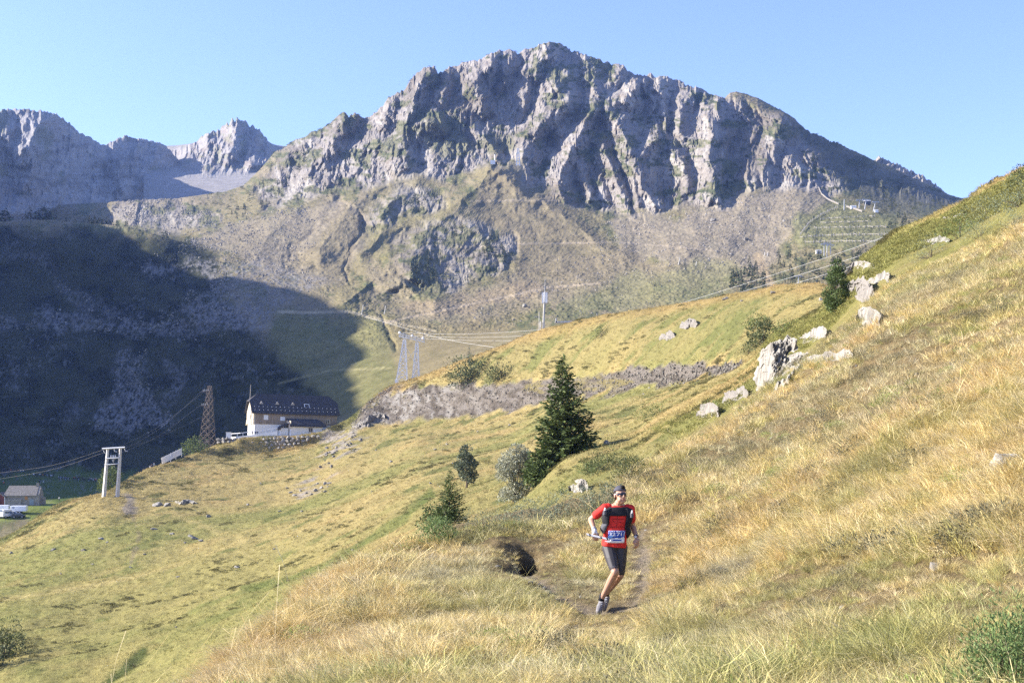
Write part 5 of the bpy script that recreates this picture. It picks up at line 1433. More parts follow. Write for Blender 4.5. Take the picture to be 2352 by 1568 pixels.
for i, (x, y, w_, h_) in enumerate([(747, 1112, 12, 11), (738, 1122, 12, 10), (726, 1128, 14, 10), (753, 1118, 16, 7), (757, 1110, 18, 6), (716, 1136, 10, 8), (690, 1128, 10, 7), (676, 1138, 16, 7), (668, 1131, 12, 7), (704, 1133, 12, 6), (745, 1130, 14, 8), (660, 1121, 10, 6), (730, 1112, 9, 8)]):
    boulder(x, y, w_, h_, 'pale boulder in the stone cluster on the meadow below the rubble fan', M_ROCK, group='stones of the cluster below the rubble fan', low=True)
for i in range(26):
    x, y = _g.uniform(735, 850), 0
    y = 985 + (850 - x) * 0.75 + _g.normal(0, 14)
    s_ = _g.uniform(5, 11)
    boulder(x, y, s_ * 1.3, s_, 'grey stone in the rubble fan right of the house', M_ROCKD, group='stones of the rubble fan beside the house', low=True)
for i, (x, y) in enumerate([(990, 1105), (1210, 940), (1475, 905), (1490, 890), (1030, 1018), (1000, 1030), (870, 1030), (905, 1060), (640, 1180), (600, 1110), (560, 1160), (700, 1180), (1560, 872), (1180, 975), (1100, 990), (850, 1130), (330, 1270), (210, 1290), (620, 1260), (810, 1260)]):
    boulder(x + _g.normal(0, 5), y + _g.normal(0, 4), _g.uniform(6, 12), _g.uniform(4, 7), 'small stone lying in the open meadow', M_ROCK, group='small stones scattered over the meadow', low=True)
# stones of the trail by the runner
for i, (x, y, w_, h_) in enumerate([(1218, 1338, 16, 11), (1240, 1345, 18, 10), (1262, 1362, 24, 12), (1250, 1352, 14, 14), (1275, 1378, 20, 10), (1232, 1352, 12, 7), (1300, 1378, 14, 7)]):
    boulder(x, y, w_, h_, 'grey stone on the bare trail by the dark hollow, ' + ['uppermost', 'second from the top', 'widest', 'tall one in the middle', 'nearest the camera', 'smallest', 'closest to the runner'][i], M_ROCK, group='stones on the bare trail', low=True)
boulder(1835, 1505, 30, 22, 'grey lichen-spotted stone low in the grass at the bottom right', M_ROCKD) if False else None
boulder(2290, 1570, 40, 22, 'grey stone in the grass near the bottom right juniper', M_ROCKD) if False else None
# boulders on the lower mountain
for i in range(46):
    x, y = _g.uniform(1120, 1620), _g.uniform(620, 770)
    pp = mt.hit(x, y)
    if pp is None: continue
    boulder(x, y, _g.uniform(4, 8), _g.uniform(3, 6), 'boulder strewn over the foot of the mountain scree', M_ROCKD, group='boulders at the foot of the scree', land=mt, low=True)
boulder(1205, 705, 17, 12, 'big lone boulder on the green slope left of the telecom mast', M_ROCK, land=mt)
boulder(1180, 735, 9, 7, 'dark boulder below the big lone boulder near the mast', M_ROCKD, land=mt)
boulder(1638, 508, 18, 12, 'big block on the pink scree below the cliff', M_ROCKD, land=mt)
boulder(1712, 552, 26, 12, 'low rock bench in the middle of the pink scree', M_ROCKD, land=mt)
boulder(1545, 712, 24, 14, 'dark boulder on the slope behind the meadow crest, under the cables', M_ROCKD, land=mt) 

# ================================================================== RETAINING WALL, HOUSE, TERRACE
M_WHITE = flat_mat('white_render', (0.80, 0.79, 0.77), 0.85, 0.06, 0.6)
M_WOOD = flat_mat('larch_boards', (0.27, 0.215, 0.165), 0.8, 0.35, 2.5, stretch=(1, 1, 0.06))
M_WOODP = flat_mat('pale_boards', (0.60, 0.52, 0.40), 0.8, 0.2, 2.5, stretch=(1, 1, 0.06))
M_ROOF = flat_mat('slate_roof', (0.045, 0.042, 0.048), 0.75, 0.35, 1.5, spec=0.3)
M_DARK = flat_mat('dark_glass', (0.03, 0.035, 0.045), 0.25, 0.1, 2, spec=0.5)
M_TRIM = flat_mat('white_trim', (0.78, 0.78, 0.78), 0.6, 0.05, 3)
M_CONC = flat_mat('pole_concrete', (0.55, 0.53, 0.49), 0.85, 0.15, 2.0)
M_STEEL = flat_mat('galvanised_steel', (0.58, 0.59, 0.60), 0.55, 0.15, 4, metal=0.15)
M_RUST = flat_mat('weathered_steel', (0.165, 0.135, 0.115), 0.8, 0.3, 3)
M_CABLE = flat_mat('aluminium_cable', (0.60, 0.59, 0.56), 0.5, 0.05, 1, metal=0.2)
M_CABLED = flat_mat('grey_cable', (0.2, 0.2, 0.21), 0.6, 0.05, 1)
M_WEATH = flat_mat('weathered_boards', (0.42, 0.38, 0.33), 0.85, 0.25, 4)

wall_t = thing('retaining_wall', W(610, 1020, 430), 'dry stone retaining wall of big boulders under the white house', 'wall')
wo_ = Vector(wall_t.location)
top_l = lambda x: np.interp(x, [490, 520, 580, 640, 690, 735], [1004, 1004, 1006, 1003, 1000, 997])
bot_l = lambda x: np.interp(x, [490, 520, 560, 640, 665, 690, 735], [1010, 1026, 1032, 1034, 1028, 1014, 1000])
for r_ in range(5):
    x = 494 + _g.uniform(0, 5)
    while x < 734:
        w_ = _g.uniform(7, 13); t_, b_ = top_l(x), bot_l(x)
        y = t_ + 3.5 + r_ * 7.2 + _g.normal(0, 0.8)
        if y < b_ + 2:
            p = W(x + w_ / 2, y, 431.5 - (y - t_) * 0.06 + _g.normal(0, 0.25))
            me = ROCKS_L[int(_g.integers(0, 6))]
            big = 1.9 if (r_ == 1 and 640 < x < 650) else 1.0
            m2 = bpy.data.meshes.get('stone_mesh_%d' % (int(_g.integers(0, 6))))
            if m2 is None:
                m2 = rock_mesh(700 + len(bpy.data.meshes), 9, 2); m2.name = 'stone_mesh_%d' % (len([q for q in bpy.data.meshes if q.name.startswith('stone_mesh_')])); m2.materials.append(M_STONE)
            o = link_mesh('stone', m2, None, wall_t, p - wo_)
            o.scale = (h_at(w_, p) * 0.55 * big, 0.9, h_at(_g.uniform(6.5, 9), p) * 0.58 * big); o.rotation_euler = (_g.normal(0, .2), _g.normal(0, .25), _g.uniform(-0.6, 0.6))
        x += w_
core = MB()
for xa, xb in ((494, 540), (540, 600), (600, 660), (660, 732)):
    pa, pb = W(xa, top_l(xa) + 4, 433.2) - wo_, W(xb, top_l(xb) + 4, 433.2) - wo_
    qa, qb = W(xa, bot_l(xa) + 6, 433.0) - wo_, W(xb, bot_l(xb) + 6, 433.0) - wo_
    d = Vector((0, 1.2, 0))
    core.add([pa, pb, qb, qa, pa + d, pb + d, qb + d, qa + d], [(0, 1, 2, 3), (7, 6, 5, 4), (0, 4, 5, 1), (3, 2, 6, 7), (0, 3, 7, 4), (1, 5, 6, 2)])
core.build('rubble_core', flat_mat('earth_core', (0.06, 0.05, 0.035), 0.95, 0.3, 2), wall_t)

# --- the house
ang = R(25)
HB = W(583.5, 998.0, 444.0)
house = thing('house', HB, 'large white and timber mountain house with a dark roof on the stone terrace', 'house')
house.rotation_euler = (0, R(1.6), 0)
ux = Vector((math.cos(ang), math.sin(ang), 0)); vx = Vector((-math.sin(ang), math.cos(ang), 0)); wz = Vector((0, 0, 1))
def hp(u, v, w): return ux * u + vx * v + wz * w
def hbox(mb, u0, u1, v0, v1, w0, w1):
    vs = [hp(u, v, w) for u in (u0, u1) for v in (v0, v1) for w in (w0, w1)]
    mb.add(vs, [(0, 1, 3, 2), (4, 6, 7, 5), (0, 4, 5, 1), (2, 3, 7, 6), (0, 2, 6, 4), (1, 5, 7, 3)])
HL, HD = 29.4, 9.4
mb = MB(); hbox(mb, 0.0, HL, 0.0, HD, -2.0, 3.75); mb.build('base_wall', M_WHITE, house)
RZ, EV = 14.0, 7.9           # ridge and eave height
sl = (RZ - EV) / (HD / 2)
wood_m, pale_m = MB(), MB()
# timber upper storey: long sides and end, gable of pale boards
def gable_pts(u, clip=11.7, d=0.12):
    return [(-d, 3.75), (HD + d, 3.75), (HD + d, EV + 0.3), (HD / 2 + (RZ - clip) / sl, clip), (HD / 2 - (RZ - clip) / sl, clip), (-d, EV + 0.3)]
gp_ = gable_pts(0)
pale_m.prism(gp_, lambda q: hp(-0.45, q[0], q[1]), lambda q: hp(0.2, q[0], q[1]))
pale_m.prism([(HD - 0.2, 3.75), (HD + 1.2, 3.1), (HD + 1.2, 3.6), (HD, 5.6)], lambda q: hp(-0.45, q[0], q[1]), lambda q: hp(0.2, q[0], q[1]))
pale_m.build('gable_boards', M_WOODP, house)
wood_m.prism(gp_, lambda q: hp(0.2, q[0], q[1]), lambda q: hp(HL + 0.3, q[0], q[1]))
wood_m.build('timber_wall', M_WOOD, house)
# hipped-gable roof as a shell with thickness
ov = 0.75
zc_ = 11.5
def roof_mesh(off):
    e = EV - ov * sl * 0.55 + off
    vc = HD / 2 - (RZ - zc_) / sl
    return [hp(-1.1, -ov, e), hp(HL + 1.1, -ov, e), hp(HL + 1.1, HD + ov, e), hp(-1.1, HD + ov, e),
            hp(-1.3, vc, zc_ + off), hp(-1.3, HD - vc, zc_ + off), hp(HL + 1.1, vc, zc_ + off), hp(HL + 1.1, HD - vc, zc_ + off), hp(1.8, HD / 2, RZ + off), hp(HL - 1.8, HD / 2, RZ + off)]
rv = roof_mesh(0.42) + roof_mesh(0.0)
rf = [(0, 1, 6, 9, 8, 4), (2, 3, 5, 8, 9, 7), (4, 8, 5), (6, 7, 9)]
mb = MB()
edges = [(0, 1), (1, 6), (6, 7), (7, 2), (2, 3), (3, 5), (5, 4), (4, 0)]
mb.add(rv, rf + [tuple(i + 10 for i in reversed(f)) for f in rf] + [(a, a + 10, b + 10, b) for a, b in edges])
roof_o = mb.build('roof', M_ROOF, house)
nrm = (hp(0, -sl, 0).normalized() * 0 + (vx * -sl + wz).normalized())
def on_roof(u, w): return hp(u, HD / 2 - (RZ + 0.42 - w) / sl * ((HD / 2 + ov) / (HD / 2 + ov * 0.55)) , w)
for row, w_ in ((0, 8.6), (1, 9.75)):
    for k in range(20):
        c = on_roof(0.1 + k * (HL - 0.4) / 19, w_)
        m_ = bpy.data.meshes.get('snow_guard_mesh')
        if m_ is None:
            q = MB(); q.box((0, 0, 0), (0.16, 0.34, 0.26)); m_ = q.mesh('snow_guard_mesh'); m_.materials.append(M_TRIM)
        link_mesh('snow_guard', m_, None, roof_o, c + wz * 0.12)
for k in range(3):
    c = on_roof(2.7 + k * 5.6, 11.1)
    q = MB(); q.add([c - ux * 0.75 - wz * 0.35, c + ux * 0.75 - wz * 0.35, c + wz * 0.55 - vx * 0.1, c + vx * 1.2 + wz * 0.55, c - ux * 0.75 - wz * 0.35 - vx * 0.35, c + ux * 0.75 - wz * 0.35 - vx * 0.35, c + wz * 0.6 - vx * 0.45],
                    [(4, 5, 6), (4, 6, 3, 0), (5, 1, 3, 6), (0, 1, 5, 4), (0, 3, 1)])
    q.build('roof_vent', M_WEATH, roof_o)
c = on_roof(18.9, 10.6)
q = MB(); t1 = (vx + wz * sl).normalized()
for a, b in ((-0.95, -0.75), (0.75, 0.95)): q.add([c + ux * a - t1 * 0.7 + nrm * 0.15, c + ux * b - t1 * 0.7 + nrm * 0.15, c + ux * b + t1 * 0.7 + nrm * 0.15, c + ux * a + t1 * 0.7 + nrm * 0.15], [(0, 1, 2, 3)])
q.add([c - ux * 0.95 + t1 * 0.55 + nrm * 0.17, c + ux * 0.95 + t1 * 0.55 + nrm * 0.17, c + ux * 0.95 + t1 * 0.75 + nrm * 0.17, c - ux * 0.95 + t1 * 0.75 + nrm * 0.17], [(0, 1, 2, 3)])
sk = q.build('skylight', M_TRIM, roof_o)
q = MB(); q.add([c - ux * 0.74 - t1 * 0.68 + nrm * 0.08, c + ux * 0.74 - t1 * 0.68 + nrm * 0.08, c + ux * 0.74 + t1 * 0.54 + nrm * 0.08, c - ux * 0.74 + t1 * 0.54 + nrm * 0.08], [(0, 1, 2, 3)]); q.build('pane', M_DARK, sk) if False else None
def hwin(u, v0, w, du, dw, mat_in, frame=M_TRIM, nm='window', parent=None, mull=0):
    q = MB(); hbox(q, u - du / 2, u + du / 2, v0 - 0.10, v0, w - dw / 2, w + dw / 2); f_ = q.build(nm, frame, parent or house)
    q = MB()
    if mull:
        for s_ in (-1, 1): hbox(q, u + s_ * du * 0.22 - du * 0.15, u + s_ * du * 0.22 + du * 0.15, v0 - 0.13, v0 - 0.102, w - dw * 0.4, w + dw * 0.4)
    else: hbox(q, u - du * 0.40, u + du * 0.40, v0 - 0.13, v0 - 0.102, w - dw * 0.4, w + dw * 0.4)
    q.build('pane', mat_in, f_)
M_SHUT = flat_mat('white_shutter', (0.76, 0.77, 0.79), 0.6, 0.05, 3)
hwin(4.0, -0.13, 6.15, 1.55, 1.7, M_SHUT); hwin(9.9, -0.13, 5.8, 1.7, 1.35, M_SHUT)
hwin(26.2, -0.13, 5.3, 1.5, 1.6, M_DARK, M_WOODP, mull=1)
q = MB(); q.add([hp(-0.5, 4.2, 5.4), hp(-0.5, 4.7, 5.4), hp(-0.5, 4.7, 6.9), hp(-0.5, 4.2, 6.9)], [(0, 1, 2, 3)]); q.build('slit_window', M_DARK, house)
q = MB(); hbox(q, -0.3, HL + 0.5, -0.35, -0.13, EV - 0.5, EV - 0.15); q.build('eave_beam', M_WOOD, house)
# annexe in front with a rounded dark roof, and the small porch beside it
an = MB(); hbox(an, 11.6, 22.8, -5.2, -0.14, -2.0, 4.0); an.build('annexe_wall', M_WHITE, house)
q = MB(); hbox(q, 11.3, 11.6, -5.5, -0.14, 2.5, 5.2); q.build('annexe_gable', M_WOODP, house)
q = MB()
arc = [(-6.0, 3.45), (-5.6, 4.1), (-4.6, 4.9), (-3.2, 5.5), (-1.6, 5.85), (-0.16, 5.95)]
prof_ = arc + [(v, w - 0.25) for v, w in reversed(arc)]
for i in range(len(arc) - 1):
    (v0, w0), (v1, w1) = arc[i], arc[i + 1]
    k0, k1 = 1 - 0.0 * i, 1
    e0 = 23.4 + 0.9 - (w0 - 3.45) * 0.9; e1 = 23.4 + 0.9 - (w1 - 3.45) * 0.9
    q.add([hp(11.0, v0, w0), hp(e0, v0, w0), hp(e1, v1, w1), hp(11.0, v1, w1), hp(11.0, v0, w0 - 0.25), hp(e0, v0, w0 - 0.25), hp(e1, v1, w1 - 0.25), hp(11.0, v1, w1 - 0.25)],
          [(0, 1, 2, 3), (7, 6, 5, 4), (0, 3, 7, 4), (1, 5, 6, 2), (0, 4, 5, 1)])
ends = [hp(23.4 + 0.9 - (w - 3.45) * 0.9, v, w - 0.02) for v, w in arc] + [hp(24.3, -0.2, 3.3)]
q.add(ends + [hp(24.3, -6.0, 3.3)], [tuple(range(len(ends) + 1))])
q.build('annexe_roof', M_ROOF, house)
hwin(18.6, -5.2, 2.2, 1.55, 1.6, M_DARK, M_WEATH, mull=1)
q = MB(); hbox(q, 8.6, 11.28, -3.2, -0.14, -2.0, 2.6); q.build('porch_wall', M_WHITE, house)
q = MB()
q.add([hp(7.6, -3.7, 2.2), hp(7.6, -0.14, 2.2), hp(9.0, -0.14, 3.4), hp(9.0, -3.7, 3.4), hp(11.3, -0.14, 4.3), hp(11.3, -3.7, 4.3)], [(0, 1, 2, 3), (3, 2, 4, 5)])
so = q.build('porch_roof', M_ROOF, house); md = so.modifiers.new('thickness', 'SOLIDIFY'); md.thickness = 0.3
q = MB(); q.tube([hp(-0.9, 3.6, 11.4), hp(-0.8, 3.6, 17.4)], [0.13, 0.08], 6); q.build('flag_pole', M_WEATH, house)
# terrace parapet with railing
tp = thing('terrace_railing', W(540, 1004, 434), 'white parapet with a timber railing along the terrace of the house', 'railing')
to_ = Vector(tp.location)
PX = [(528, 1003.5, 436), (552, 1002, 433.5), (590, 997, 433.2), (637, 990.5, 433.6)]
q = MB()
for (a, b) in zip(PX[:-1], PX[1:]):
    pa, pb = W(*a) - to_, W(*b) - to_
    q.bar(pa - Vector((0, 0, 0.8)), pb - Vector((0, 0, 0.8)), 0.3, 1.7)
q.build('parapet', M_WHITE, tp)
q = MB()
for (a, b) in zip(PX[:-1], PX[1:]):
    pa, pb = W(*a) - to_, W(*b) - to_
    q.bar(pa + wz * 1.15, pb + wz * 1.15, 0.12, 0.22)
q.build('rail', M_TRIM, tp)
for k in range(9):
    x = 532 + k * 13; y = np.interp(x, [a[0] for a in PX], [a[1] for a in PX]); Yd = np.interp(x, [a[0] for a in PX], [a[2] for a in PX])
    q = MB(); b_ = W(x, y, Yd) - to_; q.bar(b_, b_ + wz * 1.2, 0.14); q.build('post', M_TRIM, tp)
# gate pillar
pp = W(525, 1006, 434); q = MB(); q.box((0, 0, 0.9), (1.5, 0.8, 2.0)); q.box((0, 0, 1.98), (1.8, 1.0, 0.16)); o = q.build('gate_pillar', M_WHITE, None, pp); tag(o, 'short white pillar at the left end of the terrace parapet', 'pillar')
# white barrier on the slope left of the pylon
bt = thing('barrier_fence', W(392, 1058, 402), 'white panel barrier climbing the crest left of the green bush', 'fence'); bo = Vector(bt.location)
BP = [(372, 1062, 399), (392, 1052, 402), (404, 1046, 405), (417, 1040, 408)]
for (a, b) in zip(BP[:-1], BP[1:]):
    q = MB(); q.bar(W(*a) - bo + wz * 0.5, W(*b) - bo + wz * 0.5, 0.08, 1.9); q.build('panel', M_WHITE, bt)
for a in BP:
    q = MB(); q.bar(W(*a) - bo - wz * 1.2, W(*a) - bo + wz * 1.7, 0.14); q.build('post', M_TRIM, bt)

# ================================================================== POLES, PYLONS, CABLES
def lean_pole(mb, xb, yb, xt, yt, Y, wb, wt_):
    a, b = W(xb, yb, Y), W(xt, yt, Y); return a, b
Yp = sxy(hill, 253, 1140)[1]
t = thing('twin_pole', W(253, 1138, Yp), 'twin concrete power pole with steel crossarms on the left meadow', 'power pole'); o0 = Vector(t.location)
def tp_bar(nm, x0, y0, x1, y1, w0, w1, mat, dy=0.0):
    q = MB(); q.tube([W(x0, y0, Yp) - o0 + Vector((0, dy, 0)), W(x1, y1, Yp) - o0 + Vector((0, dy, 0))], [w0, w1], 4); return q.build(nm, mat, t)
tp_bar('pole', 238.5, 1142, 247.5, 1030, 0.55, 0.34, M_CONC); tp_bar('pole', 269.5, 1142, 276.8, 1029, 0.55, 0.34, M_CONC)
tp_bar('crossarm', 236, 1030, 288, 1027, 0.22, 0.22, M_STEEL, -0.4)
tp_bar('brace', 243, 1052.5, 275, 1050.5, 0.13, 0.13, M_STEEL, -0.4); tp_bar('brace', 241, 1067, 274, 1064.5, 0.13, 0.13, M_STEEL, -0.4)
for x, y in ((238, 1034), (262, 1031), (286, 1030)):
    q = MB(); q.tube([W(x, y, Yp) - o0, W(x + 0.6, y + 3, Yp) - o0, W(x + 3, y + 6, Yp) - o0, W(x + 7, y + 6, Yp) - o0], 0.09, 5); q.build('jumper_wire', M_STEEL, t)
for x in (255, 260, 265):
    q = MB(); q.tube([W(x, 1045, Yp) - o0, W(x, 1053, Yp) - o0], [0.13, 0.13], 6); q.ell(W(x, 1046, Yp) - o0, (0.24, 0.24, 0.09), 8, 4); q.ell(W(x, 1049, Yp) - o0, (0.24, 0.24, 0.09), 8, 4); q.build('insulator', M_TRIM, t)
q = MB(); q.tube([W(258, 1054, Yp) - o0, W(260, 1061, Yp) - o0, W(262, 1054, Yp) - o0], 0.12, 5); q.build('switch_gear', M_STEEL, t)

def lattice_leg(q, base, top, n, w):
    """square lattice mast from four base corners to four top corners"""
    for k in range(4): q.bar(base[k], top[k], w)
    for j in range(n):
        f0, f1 = j / n, (j + 1) / n
        r0_ = [base[k].lerp(top[k], f0) for k in range(4)]; r1_ = [base[k].lerp(top[k], f1) for k in range(4)]
        for k in range(4):
            k2 = (k + 1) % 4
            q.bar(r0_[k], r1_[k2], w * 0.55); q.bar(r0_[k2], r1_[k], w * 0.55); q.bar(r1_[k], r1_[k2], w * 0.55)
def sq(c, r, rz=0.4): return [c + Vector((math.cos(rz + k * math.pi / 2) * r, math.sin(rz + k * math.pi / 2) * r, 0)) for k in range(4)]
Yb = 447.0
t = thing('lattice_pylon', W(475, 1014, Yb), 'brown steel lattice pylon left of the house', 'pylon'); o0 = Vector(t.location)
q = MB(); lattice_leg(q, sq(W(475, 1030, Yb) - o0, 3.1), sq(W(481.5, 886, Yb) - o0, 0.75), 9, 0.15); q.build('mast', M_RUST, t)
for (x0, y0, x1, y1) in ((462, 899, 481, 898), (459, 931, 479, 930)):
    q = MB(); a, b = W(x0, y0, Yb) - o0, W(x1, y1, Yb) - o0
    q.bar(a, b, 0.16); q.bar(a, b - wz * 0.9, 0.12); q.bar(a + Vector((0, 0.5, 0)), b + Vector((0, .5, 0)), 0.12); q.build('crossarm', M_RUST, t)
    for k in range(4):
        q = MB(); c = a.lerp(b, 0.25 + 0.2 * k); q.bar(c, c + wz * 0.7, 0.14); q.build('insulator', M_TRIM, t)
for (x0, y0, x1, y1) in ((485, 930, 493, 912), (482, 980, 496, 984), (470, 965, 462, 958)):
    q = MB(); q.bar(W(x0, y0, Yb) - o0, W(x1, y1, Yb) - o0, 0.14); q.build('strut', M_RUST, t)

Yq = 449.0
pc = W(936, 872, Yq)
t = thing('portal_pylon', pc, 'pale steel portal pylon with two lattice legs on the meadow crest', 'pylon'); o0 = Vector(t.location)
M_GALV = flat_mat('pale_steel', (0.74, 0.73, 0.70), 0.6, 0.1, 3)
def portal_leg(bx0, bx1, by, ax, ay, dy):
    q = MB(); b0, b1 = W(bx0, by, Yq) - o0, W(bx1, by + 1, Yq) - o0
    base = [b0 + Vector((0, -1.6 + dy, 0)), b1 + Vector((0, -1.6 + dy, 0)), b1 + Vector((0, 1.6 + dy, 0)), b0 + Vector((0, 1.6 + dy, 0))]
    apex = W(ax, ay, Yq) - o0 + Vector((0, dy, 0))
    top = [apex + Vector((sx * 0.35, sy * 0.3, 0)) for sx, sy in ((-1, -1), (1, -1), (1, 1), (-1, 1))]
    lattice_leg(q, base, top, 6, 0.36); q.build('leg', M_GALV, t)
    for c in base:
        q = MB(); q.box(c + Vector((0, 0, -0.3)), (0.9, 0.9, 1.2)); q.build('footing', M_WHITE, t)
portal_leg(912, 936, 874, 930, 781, -1.5); portal_leg(947, 962, 868, 957, 786, 1.5)
q = MB(); a, b = W(916, 765, Yq) - o0, W(976, 779, Yq) - o0
for dy_, dz_ in ((-0.5, 0), (0.5, 0), (-0.5, -1.1), (0.5, -1.1)): q.bar(a + Vector((0, dy_, dz_)), b + Vector((0, dy_, dz_)), 0.16)
for k in range(9):
    c0, c1 = a.lerp(b, k / 9), a.lerp(b, (k + 1) / 9)
    for dy_ in (-0.5, 0.5): q.bar(c0 + Vector((0, dy_, 0)), c1 + Vector((0, dy_, -1.1)), 0.1); q.bar(c0 + Vector((0, dy_, -1.1)), c1 + Vector((0, dy_, 0)), 0.1)
q.build('crossbeam', M_GALV, t)
for (ax, ay), dd in (((930, 781), (-8, 8)), ((957, 786), (-7, 7))):
    for e in dd:
        q = MB(); q.bar(W(ax, ay, Yq) - o0, W(ax + e, np.interp(ax + e, [916, 976], [768, 782]), Yq) - o0, 0.18); q.build('strut', M_GALV, t)
for x, y in ((918, 764), (947, 771), (972, 777)):
    q = MB(); q.ell(W(x, y, Yq) - o0 + Vector((0, -0.6, 0)), (0.45, 0.3, 0.45), 8, 5); q.build('insulator', M_TRIM, t)
# braces between the legs
q = MB(); q.bar(W(936, 826, Yq) - o0, W(957, 800, Yq) - o0, 0.14); q.bar(W(957, 840, Yq) - o0, W(934, 800, Yq) - o0, 0.14); q.build('brace', M_GALV, t)

def cable(name, pts, r, mat, label, cat='cable', group=None, n=40):
    """cable through (x, y, distance) points; smooth sag between them"""
    P3 = [W(*p_) for p_ in pts]
    out = []
    for i in range(len(P3) - 1):
        p0, p1, p2, p3 = P3[max(i - 1, 0)], P3[i], P3[i + 1], P3[min(i + 2, len(P3) - 1)]
        for k in range(n // (len(P3) - 1)):
            u = k / (n // (len(P3) - 1))
            out.append(0.5 * ((2 * p1) + (p2 - p0) * u + (2 * p0 - 5 * p1 + 4 * p2 - p3) * u * u + (3 * p1 - p0 - 3 * p2 + p3) * u ** 3))
    out.append(P3[-1]); o0_ = out[0].copy()
    q = MB(); q.tube([v - o0_ for v in out], r, 5); o = q.build(name, mat, None, o0_)
    return tag(o, label, cat, group)
gq = 'the three thick cables of the portal pylon'
cable('power_cable', [(918, 764, 449), (1068, 767, 430), (1252, 756, 405), (1420, 732, 380), (1599, 686, 352), (1977, 564, 295), (2235, 452, 255), (2480, 310, 225)], 0.034, M_CABLE, 'uppermost of the three power cables, reaching the skyline', group=gq)
cable('power_cable', [(947, 771, 449), (1080, 775, 430), (1252, 768, 405), (1420, 745, 380), (1599, 700, 352), (1977, 587, 295), (2250, 478, 255), (2480, 350, 225)], 0.034, M_CABLE, 'middle of the three power cables', group=gq)
cable('power_cable', [(972, 777, 449), (1100, 782, 430), (1252, 779, 405), (1420, 756, 380), (1599, 715, 352), (1903, 628, 303), (2200, 525, 258), (2480, 400, 225)], 0.034, M_CABLE, 'lowest of the three power cables', group=gq)
cable('lift_cable', [(838, 728, 600), (884, 740, 570), (994, 772, 500), (1060, 786, 465), (1145, 799, 425)], 0.045, M_CABLE, 'thin pale cable crossing behind the portal pylon')
for i, (x0, y0, x1, y1) in enumerate([(288, 1030, 462, 899), (262, 1031, 466, 902), (276, 1040, 459, 931), (240, 1034, 462, 958)]):
    cable('power_wire', [(x0, y0, Yp), ((x0 + x1) / 2, (y0 + y1) / 2 + 13, 385), (x1, y1, Yb)], 0.02, M_CABLED, 'thin wire from the twin pole to the brown pylon, ' + ['topmost', 'second', 'third', 'lowest'][i], group='wires between twin pole and pylon')
for i, (x0, y0, x1, y1) in enumerate([(238, 1032, -60, 1092), (247, 1036, -60, 1108)]):
    cable('power_wire', [(x0, y0, Yp), (110, (y0 + y1) / 2 + 8, 350), (x1, y1, 390)], 0.02, M_CABLED, 'thin wire running left from the twin pole, ' + ['upper', 'lower'][i], group='wires left of the twin pole')

# telecom mast
Ym_ = 398.0
t = thing('telecom_mast', W(1248.5, 757, Ym_), 'telecom mast with white antenna panels on the meadow crest', 'mast'); o0 = Vector(t.location)
def mpart(nm, pts, r, mat, n=6):
    q = MB(); q.tube([W(x, y, Ym_) - o0 for x, y in pts], r, n); return q.build(nm, mat, t)
mpart('pole', [(1248, 760), (1249.2, 726), (1250.5, 694)], [0.36, 0.33, 0.30], flat_mat('mast_grey', (0.42, 0.41, 0.38), 0.7, 0.1, 2))
mpart('whip_antenna', [(1251, 672), (1252, 641)], [0.06, 0.03], M_STEEL)
for dx, dy_ in ((-4.2, 0.0), (4.0, -0.3), (0.2, 0.6)):
    q = MB(); c = W(1251 + dx, 684, Ym_) - o0; q.box((c[0], c[1] - 0.3 + dy_, c[2]), (0.62, 0.32, 3.3)); q.build('antenna_panel', M_TRIM, t)
q = MB(); q.tube([W(1250.4, 697, Ym_) - o0, W(1251, 671, Ym_) - o0], [0.22, 0.2], 6); q.build('head_frame', M_STEEL, t)
mpart('cabinet_post', [(1241.5, 762), (1241.7, 738)], [0.2, 0.2], M_CONC); 
pq = W(1238.5, 760, 400); q = MB(); q.tube([(0, 0, 0), (-0.05, 0, 6.1)], [0.11, 0.08], 6); o = q.build('lamp_post', M_CONC, None, pq); tag(o, 'thin plain post just left of the telecom mast', 'post')
pq = W(1295, 741, 402); q = MB(); q.box((0, 0, 0.2), (5.5, 1.6, 0.5), (0, -0.03, 0)); q.box((-2.4, 0, 0.7), (0.4, 1.6, 1.4)); o = q.build('concrete_block', M_CONC, None, pq); tag(o, 'low concrete slab on the crest right of the telecom mast', 'slab')

# ================================================================== SKI LIFT AND AVALANCHE FENCES
M_LIFT = flat_mat('lift_steel', (0.42, 0.43, 0.45), 0.55, 0.08, 2)
def lift_pylon(x, ybase, ytop, wpx, Y, label, lean=0, group='lift pylons on the mountain'):
    t = thing('lift_pylon', W(x, ybase, Y), label, 'lift pylon', group); o0 = Vector(t.location)
    s_ = Y / F
    top = Vector((lean * s_, 0, (ybase - ytop) * s_))
    q = MB(); q.tube([(0, 0, -2), top], [0.55 * s_ * 2.2, 0.4 * s_ * 2.2], 6); q.build('mast', M_LIFT, t)
    q = MB(); q.bar(top - Vector((wpx / 2 * s_, 0, 0)), top + Vector((wpx / 2 * s_, 0, -0.8 * s_)), 1.4 * s_, 1.6 * s_); q.build('crossarm', M_LIFT, t)
    for e in (-1, 1):
        c = top + Vector((e * wpx * 0.45 * s_, 0, -1.6 * s_))
        q = MB(); q.bar(c - Vector((2.2 * s_, 0, 0)), c + Vector((2.2 * s_, 0, 0)), 1.0 * s_, 1.8 * s_); q.build('sheave', M_LIFT, t)
    return t
lift_pylon(1833, 688, 633, 15, 600, 'slim white lift pylon standing behind the meadow crest', 1)
def Ym2(x, y): return mt.hit(x, y)[1]
